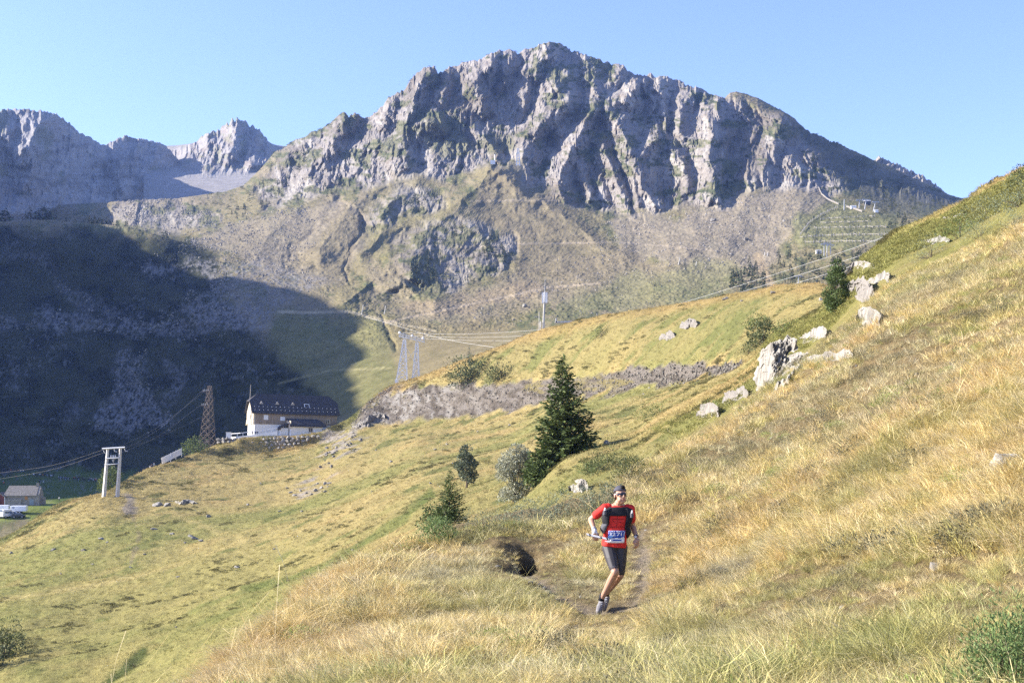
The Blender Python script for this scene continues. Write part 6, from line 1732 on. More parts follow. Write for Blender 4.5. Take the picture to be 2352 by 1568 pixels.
for x, yb, yt, w_, ln, lb in ((1893, 588, 560, 14, 0, 'lift pylon in front of the lower lift station, left one'), (1899, 590, 558, 16, 1, 'lift pylon in front of the lower lift station, middle one'), (1907, 584, 562, 14, 1, 'lift pylon in front of the lower lift station, right one'),
                          (1973, 478, 459, 14, 1, 'upper lift pylon, left one of the three'), (1985, 482, 458, 16, 5, 'upper lift pylon, middle one of the three'), (2005, 486, 463, 14, 6, 'upper lift pylon, right one of the three')):
    lift_pylon(x, yb, yt, w_, Ym2(x, min(yb, 590)), lb, ln)
def small_hut(x, y, wpx, hpx, mat, label, name='lift_hut'):
    p = mt.hit(x, y); s_ = p[1] / F
    t = thing(name, p, label, 'hut'); 
    q = MB(); q.box((0, 0, hpx * s_ * 0.4), (wpx * s_, wpx * s_ * 0.6, hpx * s_ * 0.9)); q.build('wall', mat, t)
    q = MB(); w_, d_ = wpx * s_ * 0.55, wpx * s_ * 0.36
    q.add([(-w_, -d_, hpx * s_ * 0.85), (w_, -d_, hpx * s_ * 0.85), (w_, d_, hpx * s_ * 0.85), (-w_, d_, hpx * s_ * 0.85), (-w_, 0, hpx * s_ * 1.15), (w_, 0, hpx * s_ * 1.15)], [(0, 1, 5, 4), (2, 3, 4, 5), (0, 4, 3), (1, 2, 5), (0, 3, 2, 1)]); q.build('roof', M_LIFT, t)
    return t
small_hut(1880, 583, 12, 8, M_CONC, 'small grey lift hut on the lower station platform')
small_hut(1992, 470, 14, 9, M_DARK, 'dark lift cabin hut between the upper pylons')
small_hut(2013, 488, 8, 6, M_WHITE, 'small white hut below the right upper pylon')
small_hut(1960, 480, 12, 7, M_TRIM, 'pale hut left of the upper lift pylons')
p = mt.hit(1939, 482); q = MB(); q.tube([(0, 0, -1), (0, 0, h_at(24, p))], [0.5, 0.3], 6); o = q.build('signal_post', M_LIFT, None, p); tag(o, 'tall white post left of the upper lift pylons', 'post')
def fence_line(pts, n, hpx, label, group, panel=None, mat=M_WEATH):
    cum = [0]
    for a, b in zip(pts[:-1], pts[1:]): cum.append(cum[-1] + math.hypot(b[0] - a[0], b[1] - a[1]))
    P = []
    for k in range(n):
        d = cum[-1] * k / (n - 1)
        x = np.interp(d, cum, [a[0] for a in pts]); y = np.interp(d, cum, [a[1] for a in pts]) + (_g.normal(0, 0.5) if not panel else 0)
        h_ = mt.hit(x, y)
        if h_ is not None: P.append(h_)
    if len(P) < 2: return
    t = thing('snow_fence', P[0], label, 'snow fence', group); o0 = Vector(t.location)
    m_ = bpy.data.meshes.get('fence_post_mesh_' + mat.name)
    if m_ is None:
        q = MB(); q.box((0, 0, 0.4), (0.12, 0.12, 1.2)); m_ = q.mesh('fence_post_mesh_' + mat.name); m_.materials.append(mat)
    for p_ in P:
        o = link_mesh('post', m_, None, t, p_ - o0); hh = h_at(hpx, p_) * _g.uniform(0.75, 1.2); o.scale = (hh * 1.5, hh * 1.5, hh); o.rotation_euler = (0, _g.normal(0, 0.08), 0)
    if panel:
        for a, b in zip(P[:-1], P[1:]):
            q = MB(); hh = h_at(hpx * 0.8, a); q.bar(a - o0 + wz * hh * 0.45, b - o0 + wz * hh * 0.45, 0.3, hh * 0.8); q.build('panel', panel, t)
    else:
        q = MB()
        for a, b in zip(P[:-1], P[1:]):
            if (b - a).length < 40: q.bar(a - o0 + wz * h_at(hpx * 0.5, a), b - o0 + wz * h_at(hpx * 0.5, b), 0.22, 0.22)
        q.build('rail', mat, t)
gs = 'avalanche fences on the terraced slope'
fence_line([(1885, 505), (2010, 497)], 20, 5, 'highest row of avalanche fence posts on the terraced slope', gs)
fence_line([(1885, 513), (2000, 509)], 20, 4, 'second row of avalanche fence posts from the top', gs)
fence_line([(1870, 525), (2040, 522)], 30, 5, 'middle row of avalanche fence posts', gs)
fence_line([(1838, 547), (1935, 541), (2090, 540)], 40, 6, 'fourth row of avalanche fence posts, the longest', gs)
fence_line([(1850, 558), (1935, 556), (2060, 556)], 34, 6, 'lowest row of avalanche fence posts', gs)
fence_line([(1838, 540), (1860, 512), (1890, 492), (1925, 478)], 26, 6, 'slanting fence on the left rim of the terraced slope', gs)
M_PANEL = flat_mat('pale_fence_boards', (0.24, 0.22, 0.195), 0.8, 0.15, 1)
fence_line([(1880, 432), (1887, 447), (1900, 458), (1914, 465), (1926, 470)], 12, 5, 'curving pale board fence climbing to the cliff foot', gs, panel=M_PANEL)
fence_line([(1944, 476), (1962, 481), (1980, 487)], 6, 6, 'short pale board fence left of the upper lift pylons', gs, panel=M_PANEL)
for x, y, h_ in ((830, 722, 22), (882, 722, 20), (1558, 608, 16), (1598, 610, 10), (1755, 588, 9), (1762, 588, 9)):
    p = mt.hit(x, y)
    q = MB(); q.tube([(0, 0, -1), (h_at(h_ * 0.2, p), 0, h_at(h_, p))], [0.28, 0.2], 5); o = q.build('marker_post', M_CONC, None, p)
    tag(o, {830: 'thin leaning post on the track left of the knoll', 882: 'thin leaning post on the track below the knoll', 1558: 'dark post on the scree foot right of centre', 1598: 'short post on the scree foot, right of the dark post', 1755: 'left of the two short posts above the bare ski track', 1762: 'right of the two short posts above the bare ski track'}[x], 'post')
p = mt.hit(1190, 380)
q = MB(); q.bar((-2, 0, -2), (-0.6, 0, 18), 0.9); q.bar((2, 0, -2), (0.6, 0, 18), 0.9)
for k in range(5): q.bar((-2 + 0.28 * k, 0, 3 * k), (2 - 0.28 * k, 0, 3 * k + 1.5), 0.6)
o = q.build('lattice_mast', M_TRIM, None, p); tag(o, 'tiny white lattice mast at the foot of the big cliff', 'mast')
p = mt.hit(1132, 377); q = MB(); q.box((0, 0, 1.5), (5, 4, 4.5)); q.tube([(2, 0, 2), (2, 0, 10)], 0.4, 5); o = q.build('relay_hut', M_WHITE, None, p); tag(o, 'tiny white hut with an aerial at the apex of the scree cone', 'hut')

# ================================================================== BARN, SHED, VEHICLES ON THE LEFT
Yn = 452.0
M_BARNW = flat_mat('barn_masonry', (0.27, 0.25, 0.22), 0.95, 0.55, 2.2, bump=0.8, bdist=0.08)
M_BARNR = flat_mat('stone_tile_roof', (0.20, 0.185, 0.165), 0.9, 0.5, 2.6, bump=0.6, bdist=0.08)
bz = mt.ground(W(55, 1150, Yn)[0], Yn)
t = thing('stone_barn', (W(55, 1150, Yn)[0], Yn, bz), 'old stone barn with a grey tiled roof at the left', 'barn', rz=0.12); S_ = Yn / F
bw, bh, bd, rh = 77 * S_, 24 * S_, 6.5, 20 * S_
q = MB(); q.box((0, 0, bh / 2 - 0.6), (bw, bd, bh + 1.2)); 
q.add([(bw / 2, -bd / 2, bh), (bw / 2, bd / 2, bh), (bw / 2, 0, bh + rh * 0.95), (bw / 2 - 0.7, -bd / 2, bh), (bw / 2 - 0.7, bd / 2, bh), (bw / 2 - 0.7, 0, bh + rh * 0.95)], [(0, 1, 2), (5, 4, 3), (0, 3, 4, 1), (1, 4, 5, 2), (2, 5, 3, 0)])
q.build('wall', M_BARNW, t)
q = MB(); e = 0.25
A4 = [(-bw / 2 - 0.2, -bd / 2 - 0.5, bh - 0.25), (bw / 2 - 0.75, -bd / 2 - 0.5, bh - 0.25), (bw / 2 - 0.75, 0, bh + rh), (-bw / 2 + 1.0, 0, bh + rh), (-bw / 2 - 0.2, bd / 2 + 0.5, bh - 0.25), (bw / 2 - 0.75, bd / 2 + 0.5, bh - 0.25)]
B4 = [(x_, y_, z_ - e) for x_, y_, z_ in A4]
q.add(A4 + B4, [(0, 1, 2, 3), (3, 2, 5, 4), (9, 8, 7, 6), (10, 11, 8, 9), (0, 6, 7, 1), (4, 5, 11, 10), (1, 7, 8, 2), (2, 8, 11, 5), (0, 3, 9, 6), (3, 4, 10, 9)])
ro = q.build('roof', M_BARNR, t)
q = MB(); q.box((bw / 2 - 1.2, 0, bh + rh + 0.3), (0.9, 0.8, 1.2)); q.build('chimney', M_BARNW, ro)
q = MB(); q.box((1.6, -bd / 2 - 0.05, bh * 0.72), (0.9, 0.16, 1.3)); q.build('shutter', flat_mat('orange_shutter', (0.42, 0.20, 0.06), 0.7, 0.1, 3), t)
q = MB(); q.box((3.4, -bd / 2 - 0.04, bh * 0.30), (1.4, 0.14, 2.0)); q.build('door', flat_mat('grey_blue_door', (0.25, 0.30, 0.34), 0.7, 0.1, 3), t)
q = MB(); q.box((-bw / 2 + 3, -bd / 2 - 0.25, 0.9), (6.0, 0.5, 2.6)); q.box((bw / 2 + 0.55, 0.4, 1.0), (1.1, 3.0, 3.2)); q.build('buttress', M_BARNW, t)
# red shed at the frame edge
p = W(2, 1148, 449); p[2] = mt.ground(p[0], p[1])
t = thing('red_shed', p, 'small dark red shed with white edges beside the barn', 'shed')
M_RED = flat_mat('red_boards', (0.16, 0.045, 0.035), 0.8, 0.15, 3)
q = MB(); q.prism([(-1.9, -0.5), (1.9, -0.5), (1.9, 3.2), (0, 4.4), (-1.9, 3.2)], lambda u: Vector((u[0], -1.5, u[1])), lambda u: Vector((u[0], 3.0, u[1]))); q.build('wall', M_RED, t)
q = MB()
for s_ in (-1, 1): q.bar((s_ * 1.98, -1.55, -0.4), (s_ * 1.98, -1.55, 3.2), 0.2); q.bar((s_ * 2.1, -1.6, 3.15), (0, -1.6, 4.5), 0.2)
q.build('trim', M_TRIM, t)
q = MB(); q.prism([(-2.3, 3.0), (0, 4.5), (2.3, 3.0), (2.3, 3.15), (0, 4.68), (-2.3, 3.15)], lambda u: Vector((u[0], -1.8, u[1])), lambda u: Vector((u[0], 3.2, u[1]))); q.build('roof', M_RUST, t)
q = MB(); q.box((0.2, -1.53, 1.0), (1.1, 0.08, 2.1)); q.build('door', flat_mat('dark_red_door', (0.10, 0.03, 0.025), 0.8, 0.1, 3), t)

# parked vehicles: bodies drawn from their side outline
M_VANW = flat_mat('white_paint', (0.80, 0.81, 0.83), 0.35, 0.03, 1, spec=0.5)
M_BLUEG = flat_mat('tinted_glass', (0.10, 0.14, 0.20), 0.2, 0.1, 2, spec=0.5)
M_TYRE = flat_mat('tyre', (0.03, 0.03, 0.03), 0.9, 0.1, 5)
M_CARD = flat_mat('dark_paint', (0.035, 0.04, 0.05), 0.35, 0.05, 1, spec=0.5)
M_CARS = flat_mat('silver_paint', (0.55, 0.56, 0.58), 0.35, 0.05, 1, spec=0.5)
def vehicle(name, p, rz, L, Wd, outline, glass, mat, label, cat, wheels):
    t = thing(name, p, label, cat, rz=rz)
    q = MB(); q.prism(outline, lambda u: Vector((u[0], -Wd / 2, u[1])), lambda u: Vector((u[0], Wd / 2, u[1]))); b = q.build('body', mat, t)
    md = b.modifiers.new('soft_edges', 'BEVEL'); md.width = 0.12; md.segments = 2
    for gl in glass:
        for s_ in (-1, 1):
            q = MB(); q.prism(gl, lambda u: Vector((u[0], s_ * (Wd / 2 + 0.012), u[1])), lambda u: Vector((u[0], s_ * (Wd / 2 - 0.02), u[1]))); q.build('side_window', M_BLUEG, t)
    q = MB(); f = glass[0]; x0 = min(a for a, _ in outline)
    q.box((x0 - 0.01, 0, outline[-2][1] * 0.72 + 0.4), (0.05, Wd * 0.72, 0.62)); q.build('rear_window', M_BLUEG, t)
    for wx_ in wheels:
        for s_ in (-1, 1):
            q = MB(); q.tube([(wx_, s_ * (Wd / 2 - 0.22), 0.34), (wx_, s_ * (Wd / 2 + 0.02), 0.34)], 0.34, 12); w_ = q.build('wheel', M_TYRE, t)
            q = MB(); q.tube([(wx_, s_ * (Wd / 2 + 0.0), 0.34), (wx_, s_ * (Wd / 2 + 0.035), 0.34)], 0.19, 10); q.build('rim', M_CARS, w_)
    for s_ in (-1, 1):
        q = MB(); q.box((x0 - 0.015, s_ * Wd * 0.42, 0.95), (0.05, 0.16, 0.34)); q.build('tail_light', M_RED, t)
    return t
def vp(x, y=1195, Y=431):
    p_ = W(x, y, Y); return Vector((p_[0], p_[1], max(p_[2], mt.ground(p_[0], p_[1]))))
VAN = [(-2.6, 0.35), (2.5, 0.35), (2.6, 0.95), (1.7, 1.25), (1.2, 2.2), (0.9, 2.75), (-2.4, 2.75), (-2.6, 2.4)]
vehicle('camper_van', vp(17), R(62), 5.2, 2.1, VAN, [[(-1.9, 1.45), (0.9, 1.45), (0.9, 2.1), (-1.9, 2.1)]], M_VANW, 'white camper van parked at the left edge below the barn', 'van', (-1.6, 1.6))
CAR = [(-2.1, 0.35), (2.1, 0.35), (2.15, 0.85), (1.2, 0.98), (0.5, 1.55), (-1.4, 1.58), (-2.05, 1.0)]
vehicle('parked_car', vp(1), R(20), 4.3, 1.8, CAR, [[(-1.3, 1.02), (0.9, 1.02), (0.4, 1.45), (-1.2, 1.45)]], M_VANW, 'white car half cut by the left frame edge', 'car', (-1.3, 1.3))
vehicle('parked_car', vp(43), R(8), 4.3, 1.8, CAR, [[(-1.3, 1.02), (0.9, 1.02), (0.4, 1.45), (-1.2, 1.45)]], M_CARD, 'dark estate car in front of the white trailer', 'car', (-1.3, 1.3))
vehicle('parked_car', vp(31, 1194, 433), R(14), 4.3, 1.8, CAR, [[(-1.3, 1.02), (0.9, 1.02), (0.4, 1.45), (-1.2, 1.45)]], M_CARS, 'silver car between the camper van and the dark estate', 'car', (-1.3, 1.3))
TRAIL = [(-2.6, 0.6), (2.6, 0.6), (2.6, 2.5), (-2.6, 2.5)]
vehicle('box_trailer', vp(44, 1192, 436), R(4), 5.2, 2.2, TRAIL, [[(-2.0, 1.7), (-1.2, 1.7), (-1.2, 2.1), (-2.0, 2.1)]], M_VANW, 'white box trailer behind the dark estate car', 'trailer', (-0.5, 0.5))
vehicle('box_trailer', vp(3, 1190, 436), R(4), 5.2, 2.2, TRAIL, [[(-2.0, 1.7), (-1.2, 1.7), (-1.2, 2.1), (-2.0, 2.1)]], M_VANW, 'white caravan at the left frame edge behind the white car', 'caravan', (-0.5, 0.5))
# ================================================================== PEOPLE
def fuse(mb, voxel, name, smooth=4):
    """one continuous skin round overlapping shapes"""
    me = mb.mesh(name + '_src')
    o = bpy.data.objects.new('tmp', me); COL.objects.link(o)
    m = o.modifiers.new('r', 'REMESH'); m.mode = 'VOXEL'; m.voxel_size = voxel
    if smooth:
        s_ = o.modifiers.new('s', 'SMOOTH'); s_.factor = 0.5; s_.iterations = smooth
    dg = bpy.context.evaluated_depsgraph_get()
    out = bpy.data.meshes.new_from_object(o.evaluated_get(dg))
    out.name = name
    bpy.data.objects.remove(o); bpy.data.meshes.remove(me)
    out.polygons.foreach_set('use_smooth', np.ones(len(out.polygons), dtype=bool))
    return out

def limb(mb, pts, rad, n=10):
    mb.tube(pts, rad, n)
    for p_, r_ in zip(pts, rad): mb.ell(p_, (r_, r_, r_), 10, 7)

M_SKIN = flat_mat('skin', (0.42, 0.245, 0.165), 0.5, 0.08, 12, spec=0.35)
M_SHIRT = flat_mat('red_shirt', (0.62, 0.035, 0.028), 0.75, 0.08, 9, bump=0.4, bdist=0.01)
M_SHORTS = flat_mat('charcoal_tights', (0.045, 0.042, 0.046), 0.55, 0.1, 10, spec=0.35)
M_VEST = flat_mat('black_vest', (0.018, 0.018, 0.022), 0.7, 0.2, 14)
M_VESTG = flat_mat('grey_mesh_pocket', (0.10, 0.10, 0.115), 0.7, 0.15, 14)
M_CAP = flat_mat('dark_grey_cap', (0.075, 0.075, 0.095), 0.8, 0.1, 14)
M_HAIR = flat_mat('black_hair', (0.012, 0.010, 0.010), 0.6, 0.3, 40)
M_LENS = flat_mat('black_lens', (0.010, 0.010, 0.012), 0.12, 0.05, 2, spec=0.6)
M_BIBW = flat_mat('bib_white', (0.78, 0.78, 0.80), 0.6, 0.03, 5)
M_BIBB = flat_mat('bib_blue', (0.03, 0.075, 0.36), 0.6, 0.08, 30)
M_BIBL = flat_mat('bib_light_blue', (0.16, 0.34, 0.66), 0.6, 0.08, 30)
M_SHOE = flat_mat('shoe_grey', (0.20, 0.19, 0.19), 0.7, 0.3, 40)
M_SHOEW = flat_mat('shoe_pale', (0.50, 0.47, 0.42), 0.7, 0.2, 30)
M_GLOVE = flat_mat('glove_white', (0.62, 0.62, 0.66), 0.7, 0.2, 60)
M_GLOVED = flat_mat('glove_dark', (0.05, 0.055, 0.08), 0.7, 0.2, 60)
M_LIP = flat_mat('lips', (0.40, 0.16, 0.13), 0.5, 0.05, 12)
M_POLEW = flat_mat('pole_white', (0.72, 0.72, 0.72), 0.35, 0.03, 4, spec=0.5)
M_POLED = flat_mat('pole_carbon', (0.03, 0.03, 0.035), 0.35, 0.05, 4, spec=0.5)

rp = W(1388, 1411, 17.4); rp[2] = hill.ground(rp[0], rp[1]) + 0.02
runner = thing('person', rp, 'trail runner in red shirt and black vest running down the path, folded poles in hand', 'person')
def J(zx, zy, y=0.0): return Vector(((zx - 400) / 761.0, y, (1480 - zy) / 761.0))

body = MB()
# head: local frame looking along -Y, then turned
HM = Matrix.Translation(J(562, 248, -0.055)) @ Euler((R(-10), R(3), R(22))).to_matrix().to_4x4()
def hv(x, y, z): return HM @ Vector((x, y, z))
H3 = HM.to_3x3()
body.ell(hv(0, 0.012, 0.022), (0.076, 0.096, 0.102), 16, 12, H3)      # cranium
body.ell(hv(0, -0.025, -0.045), (0.058, 0.066, 0.076), 14, 10, H3)    # face
body.ell(hv(0, -0.050, -0.098), (0.034, 0.036, 0.028), 12, 8, H3)     # chin
for s_ in (-1, 1):
    body.ell(hv(s_ * 0.036, -0.04, -0.075), (0.026, 0.045, 0.030), 10, 8, H3)   # jaw
    body.ell(hv(s_ * 0.036, -0.070, -0.022), (0.024, 0.020, 0.018), 8, 6, H3)   # cheekbone
    body.ell(hv(s_ * 0.079, 0.012, -0.012), (0.010, 0.020, 0.032), 8, 8, H3)    # ear
    body.ell(hv(s_ * 0.030, -0.080, 0.012), (0.022, 0.012, 0.010), 8, 6, H3)    # brow
body.tube([hv(0, -0.082, 0.008), hv(0, -0.100, -0.022), hv(0, -0.107, -0.038)], [0.009, 0.011, 0.013], 8)   # nose
body.ell(hv(0, -0.098, -0.042), (0.018, 0.013, 0.010), 8, 6, H3)
body.ell(hv(0, -0.086, -0.070), (0.024, 0.010, 0.010), 8, 6, H3)      # mouth
limb(body, [J(550, 330, -0.02), J(545, 395, 0.02)], [0.056, 0.066])
# trunk
body.ell(J(540, 440, 0.01), (0.155, 0.098, 0.15), 14, 10); body.ell(J(524, 590, 0.01), (0.132, 0.088, 0.15), 14, 10); body.ell(J(507, 745, 0.01), (0.148, 0.10, 0.12), 14, 10)
# joints
Rs, Re, Rw = J(408, 388, 0.0), J(264, 508, 0.10), J(293, 612, -0.10)
Ls, Le, Lw = J(672, 398, 0.02), J(700, 575, 0.12), J(734, 690, 0.0)
Rh, Rk, Ra = J(448, 800, 0.0), J(500, 1035, -0.20), J(372, 1338, 0.06)
Lh, Lk, La = J(572, 800, 0.02), J(562, 1075, -0.05), J(436, 1305, 0.30)
def mid(a, b, t, off=(0, 0, 0)): return a.lerp(b, t) + Vector(off)
limb(body, [Rs, mid(Rs, Re, 0.45), Re], [0.054, 0.048, 0.038]); limb(body, [Re, mid(Re, Rw, 0.3), mid(Re, Rw, 0.7), Rw], [0.038, 0.041, 0.033, 0.026])
limb(body, [Ls, mid(Ls, Le, 0.45), Le], [0.054, 0.048, 0.038]); limb(body, [Le, mid(Le, Lw, 0.3), mid(Le, Lw, 0.7), Lw], [0.038, 0.041, 0.033, 0.026])
limb(body, [Rh, mid(Rh, Rk, 0.45), mid(Rh, Rk, 0.85), Rk], [0.088, 0.080, 0.060, 0.055])
body.ell(Rk + Vector((-0.004, -0.028, 0.005)), (0.040, 0.032, 0.045), 10, 8)
limb(body, [Rk, mid(Rk, Ra, 0.28, (0.004, 0.022, 0)), mid(Rk, Ra, 0.62, (0, 0.01, 0)), Ra], [0.051, 0.057, 0.042, 0.034])
body.ell(mid(Rk, Ra, 0.30, (0.018, 0.036, 0)), (0.040, 0.038, 0.085), 10, 8, Euler((0.0, R(22), 0)))
limb(body, [Lh, mid(Lh, Lk, 0.45), mid(Lh, Lk, 0.85), Lk], [0.088, 0.078, 0.060, 0.054])
limb(body, [Lk, mid(Lk, La, 0.28, (0.0, 0.01, 0)), mid(Lk, La, 0.62), La], [0.050, 0.054, 0.040, 0.033])
# feet inside the shoes
Rt, Lt = J(334, 1440, -0.13), J(402, 1440, 0.16)
limb(body, [Ra, J(372, 1400, 0.05), Rt], [0.034, 0.038, 0.030]); limb(body, [La, J(436, 1385, 0.30), Lt], [0.034, 0.036, 0.030])
# hands: palm, four unequal curled fingers, thumb from the side of the palm
def hand(W0, d, side, palm_n, curl, grip=None):
    """W0 wrist, d pointing down the hand, side pointing to the thumb, palm_n out of the palm"""
    d, side, palm_n = d.normalized(), side.normalized(), palm_n.normalized()
    for k in range(4): body.tube([W0, W0 + d * 0.09 + side * (0.028 - 0.019 * k)], [0.018, 0.0125], 8)
    body.ell(W0 + d * 0.05, (0.036, 0.030, 0.036), 10, 8)
    for k, ln in enumerate((0.072, 0.080, 0.074, 0.058)):
        b0 = W0 + d * 0.088 + side * (0.030 - 0.020 * k)
        a1, a2, a3 = curl * 0.7, curl * 1.7, curl * 2.5
        def dr(a): return d * math.cos(a) + palm_n * math.sin(a)
        p1 = b0 + dr(a1) * ln * 0.45; p2 = p1 + dr(a2) * ln * 0.33; p3 = p2 + dr(a3) * ln * 0.25
        body.tube([b0 - d * 0.012, p1, p2, p3], [0.0105, 0.0098, 0.0090, 0.0078], 8)
        for p_ in (p1, p2, p3): body.ell(p_, (0.0092,) * 3, 8, 6)
    t0 = W0 + d * 0.030 + side * 0.026
    t1 = t0 + (side * 0.55 + d * 0.75 + palm_n * 0.25) * 0.040; t2 = t1 + (d * 0.7 + palm_n * 0.7 - side * 0.15) * 0.032
    body.tube([t0, t1, t2], [0.0135, 0.0115, 0.0095], 8); body.ell(t2, (0.0100,) * 3, 8, 6)
hand(Rw, Vector((0.10, -0.55, -0.85)), Vector((0.95, -0.1, 0.15)), Vector((0.15, 0.75, -0.5)), 0.75)
hand(Lw, Vector((0.02, -0.45, -0.9)), Vector((-0.8, -0.5, 0.15)), Vector((-0.35, 0.6, -0.35)), 0.62)
link_mesh('body', fuse(body, 0.0065, 'runner_body', 3), M_SKIN, runner)

# torso cross-sections shared by shirt, vest and bib
ZT = [(355, 545, 0.075, 0.065), (372, 543, 0.125, 0.082), (395, 541, 0.172, 0.096), (450, 538, 0.178, 0.112), (520, 530, 0.170, 0.116), (600, 520, 0.160, 0.112), (680, 510, 0.160, 0.112), (740, 503, 0.168, 0.118), (775, 501, 0.172, 0.120), (792, 501, 0.173, 0.120)]
def tors(th, zy, off=0.0):
    ys_ = [a[0] for a in ZT]
    cxp = np.interp(zy, ys_, [a[1] for a in ZT]); rx = np.interp(zy, ys_, [a[2] for a in ZT]) + off; ry = np.interp(zy, ys_, [a[3] for a in ZT]) + off
    c = J(cxp, zy, 0.01)
    ct, st = math.cos(th), math.sin(th)
    k = 2.5
    return c + Vector((rx * math.copysign(abs(ct) ** (2 / k), ct), ry * math.copysign(abs(st) ** (2 / k), st), 0))
sh = MB()
rings = np.concatenate([np.linspace(355, 400, 7), np.linspace(420, 792, 22)])
nth = 40; vs = []
for zy in rings:
    for k in range(nth):
        th = 2 * math.pi * k / nth
        # slanting hem: lower on the right
        z2 = zy + (0 if zy < 740 else (zy - 740) / 52 * (14 * math.cos(th) - 6))
        fold = 0.004 * math.sin(5 * th + zy * 0.05) * (zy > 480) + 0.003 * math.sin(9 * th - zy * 0.03) * (zy > 600)
        vs.append(tors(th, z2, fold))
fs = [(i * nth + k, i * nth + (k + 1) % nth, (i + 1) * nth + (k + 1) % nth, (i + 1) * nth + k) for i in range(len(rings) - 1) for k in range(nth)]
fs += [tuple(reversed(range(nth))), tuple((len(rings) - 1) * nth + k for k in range(nth))]
sh.add(vs, fs)
limb(sh, [J(440, 388, 0.01), Rs, mid(Rs, Re, 0.62)], [0.070, 0.066, 0.060])
limb(sh, [J(640, 395, 0.01), Ls, mid(Ls, Le, 0.62)], [0.070, 0.066, 0.058])
link_mesh('shirt', fuse(sh, 0.008, 'runner_shirt', 2), M_SHIRT, runner)
st = MB()
st.ell(J(504, 762, 0.01), (0.158, 0.110, 0.10), 14, 10)
limb(st, [J(450, 775, 0.005), Rh, mid(Rh, Rk, 0.45), mid(Rh, Rk, 0.82)], [0.09, 0.096, 0.086, 0.068])
limb(st, [J(565, 775, 0.015), Lh, mid(Lh, Lk, 0.45), mid(Lh, Lk, 0.92)], [0.09, 0.096, 0.084, 0.064])
so = link_mesh('shorts', fuse(st, 0.008, 'runner_shorts', 2), M_SHORTS, runner)
q = MB(); c = mid(Rh, Rk, 0.74, (0.0, -0.079, 0)); q.box(c, (0.030, 0.004, 0.004), (0, R(-4), 0)); q.build('hem_mark', M_GLOVE, so)

def patch(th0, th1, y0, y1, off, thick, name, mat, parent, nu=10, nv=12, shape=None, bulge=0.0):
    """curved piece of cloth lying on the trunk between two angles (degrees) and two heights"""
    q = MB(); vs = []
    for lay in (0, 1):
        for j in range(nv + 1):
            v = j / nv
            for i in range(nu + 1):
                u = i / nu
                a0, a1 = (th0, th1) if shape is None else shape(v)
                th = R(a0 + (a1 - a0) * u)
                b_ = bulge * math.sin(math.pi * u) * math.sin(math.pi * min(1, v * 1.1)) ** 0.7
                vs.append(tors(th, y0 + (y1 - y0) * v, off + (thick + b_ if lay else 0)))
    n_ = (nu + 1) * (nv + 1); fs = []
    for j in range(nv):
        for i in range(nu):
            a = j * (nu + 1) + i
            fs.append((a, a + 1, a + nu + 2, a + nu + 1)); fs.append((n_ + a + nu + 1, n_ + a + nu + 2, n_ + a + 1, n_ + a))
    for i in range(nu):
        fs.append((i, n_ + i, n_ + i + 1, i + 1)); a = nv * (nu + 1) + i; fs.append((a + 1, n_ + a + 1, n_ + a, a))
    for j in range(nv):
        a = j * (nu + 1); fs.append((a + nu + 1, n_ + a + nu + 1, n_ + a, a)); a += nu; fs.append((a, n_ + a, n_ + a + nu + 1, a + nu + 1))
    q.add(vs, fs)
    return q.build(name, mat, parent, smooth=True)
vest = patch(-180, 0, 372, 462, 0.010, 0.008, 'vest', M_VEST, runner, 26, 8, shape=lambda v: (-150 - 22 * v, -30 + 22 * v))
patch(-185, -118, 385, 560, 0.012, 0.014, 'strap', M_VEST, vest, 10, 14, bulge=0.020, shape=lambda v: (-186, -120 - 4 * v))
patch(-200, -126, 545, 645, 0.012, 0.012, 'side_pocket', M_VESTG, vest, 10, 10, bulge=0.030, shape=lambda v: (-200, -126 - 22 * v))
patch(-62, 5, 385, 600, 0.012, 0.014, 'strap', M_VEST, vest, 10, 14, bulge=0.020, shape=lambda v: (-60 + 4 * v, 6))
patch(-54, 15, 585, 695, 0.012, 0.012, 'side_pocket', M_VEST, vest, 10, 10, bulge=0.030, shape=lambda v: (-54 + 30 * v, 14))
patch(20, 160, 375, 600, 0.010, 0.02, 'back_panel', M_VEST, vest, 16, 12, bulge=0.05)
for th, zy in ((-140, 405), (-42, 432)):
    c = tors(R(th), zy, 0.055); q = MB(); q.tube([c - Vector((0, 0, 0.06)), c], [0.026, 0.024], 10); q.tube([c, c + Vector((0, 0, 0.028))], [0.011, 0.009], 8); b_ = q.build('soft_flask', M_VESTG, vest)
    q = MB(); q.tube([c + Vector((0, -0.006, 0.0)), c + Vector((0.004, -0.012, 0.036))], [0.014, 0.009], 8); q.build('flask_valve', M_BIBW, vest)
# thin lines on the shirt front
for a, b in (((-91, 462), (-91, 575)), ((-110, 494), (-92, 494)), ((-90, 494), (-66, 492)), ((-110, 500), (-94, 540)), ((-88, 520), (-66, 540)), ((-118, 575), (-62, 575))):
    q = MB(); q.tube([tors(R(a[0] + (b[0] - a[0]) * k / 5), a[1] + (b[1] - a[1]) * k / 5, 0.006) for k in range(6)], 0.0022, 4); q.build('elastic_cord', M_VEST, vest)
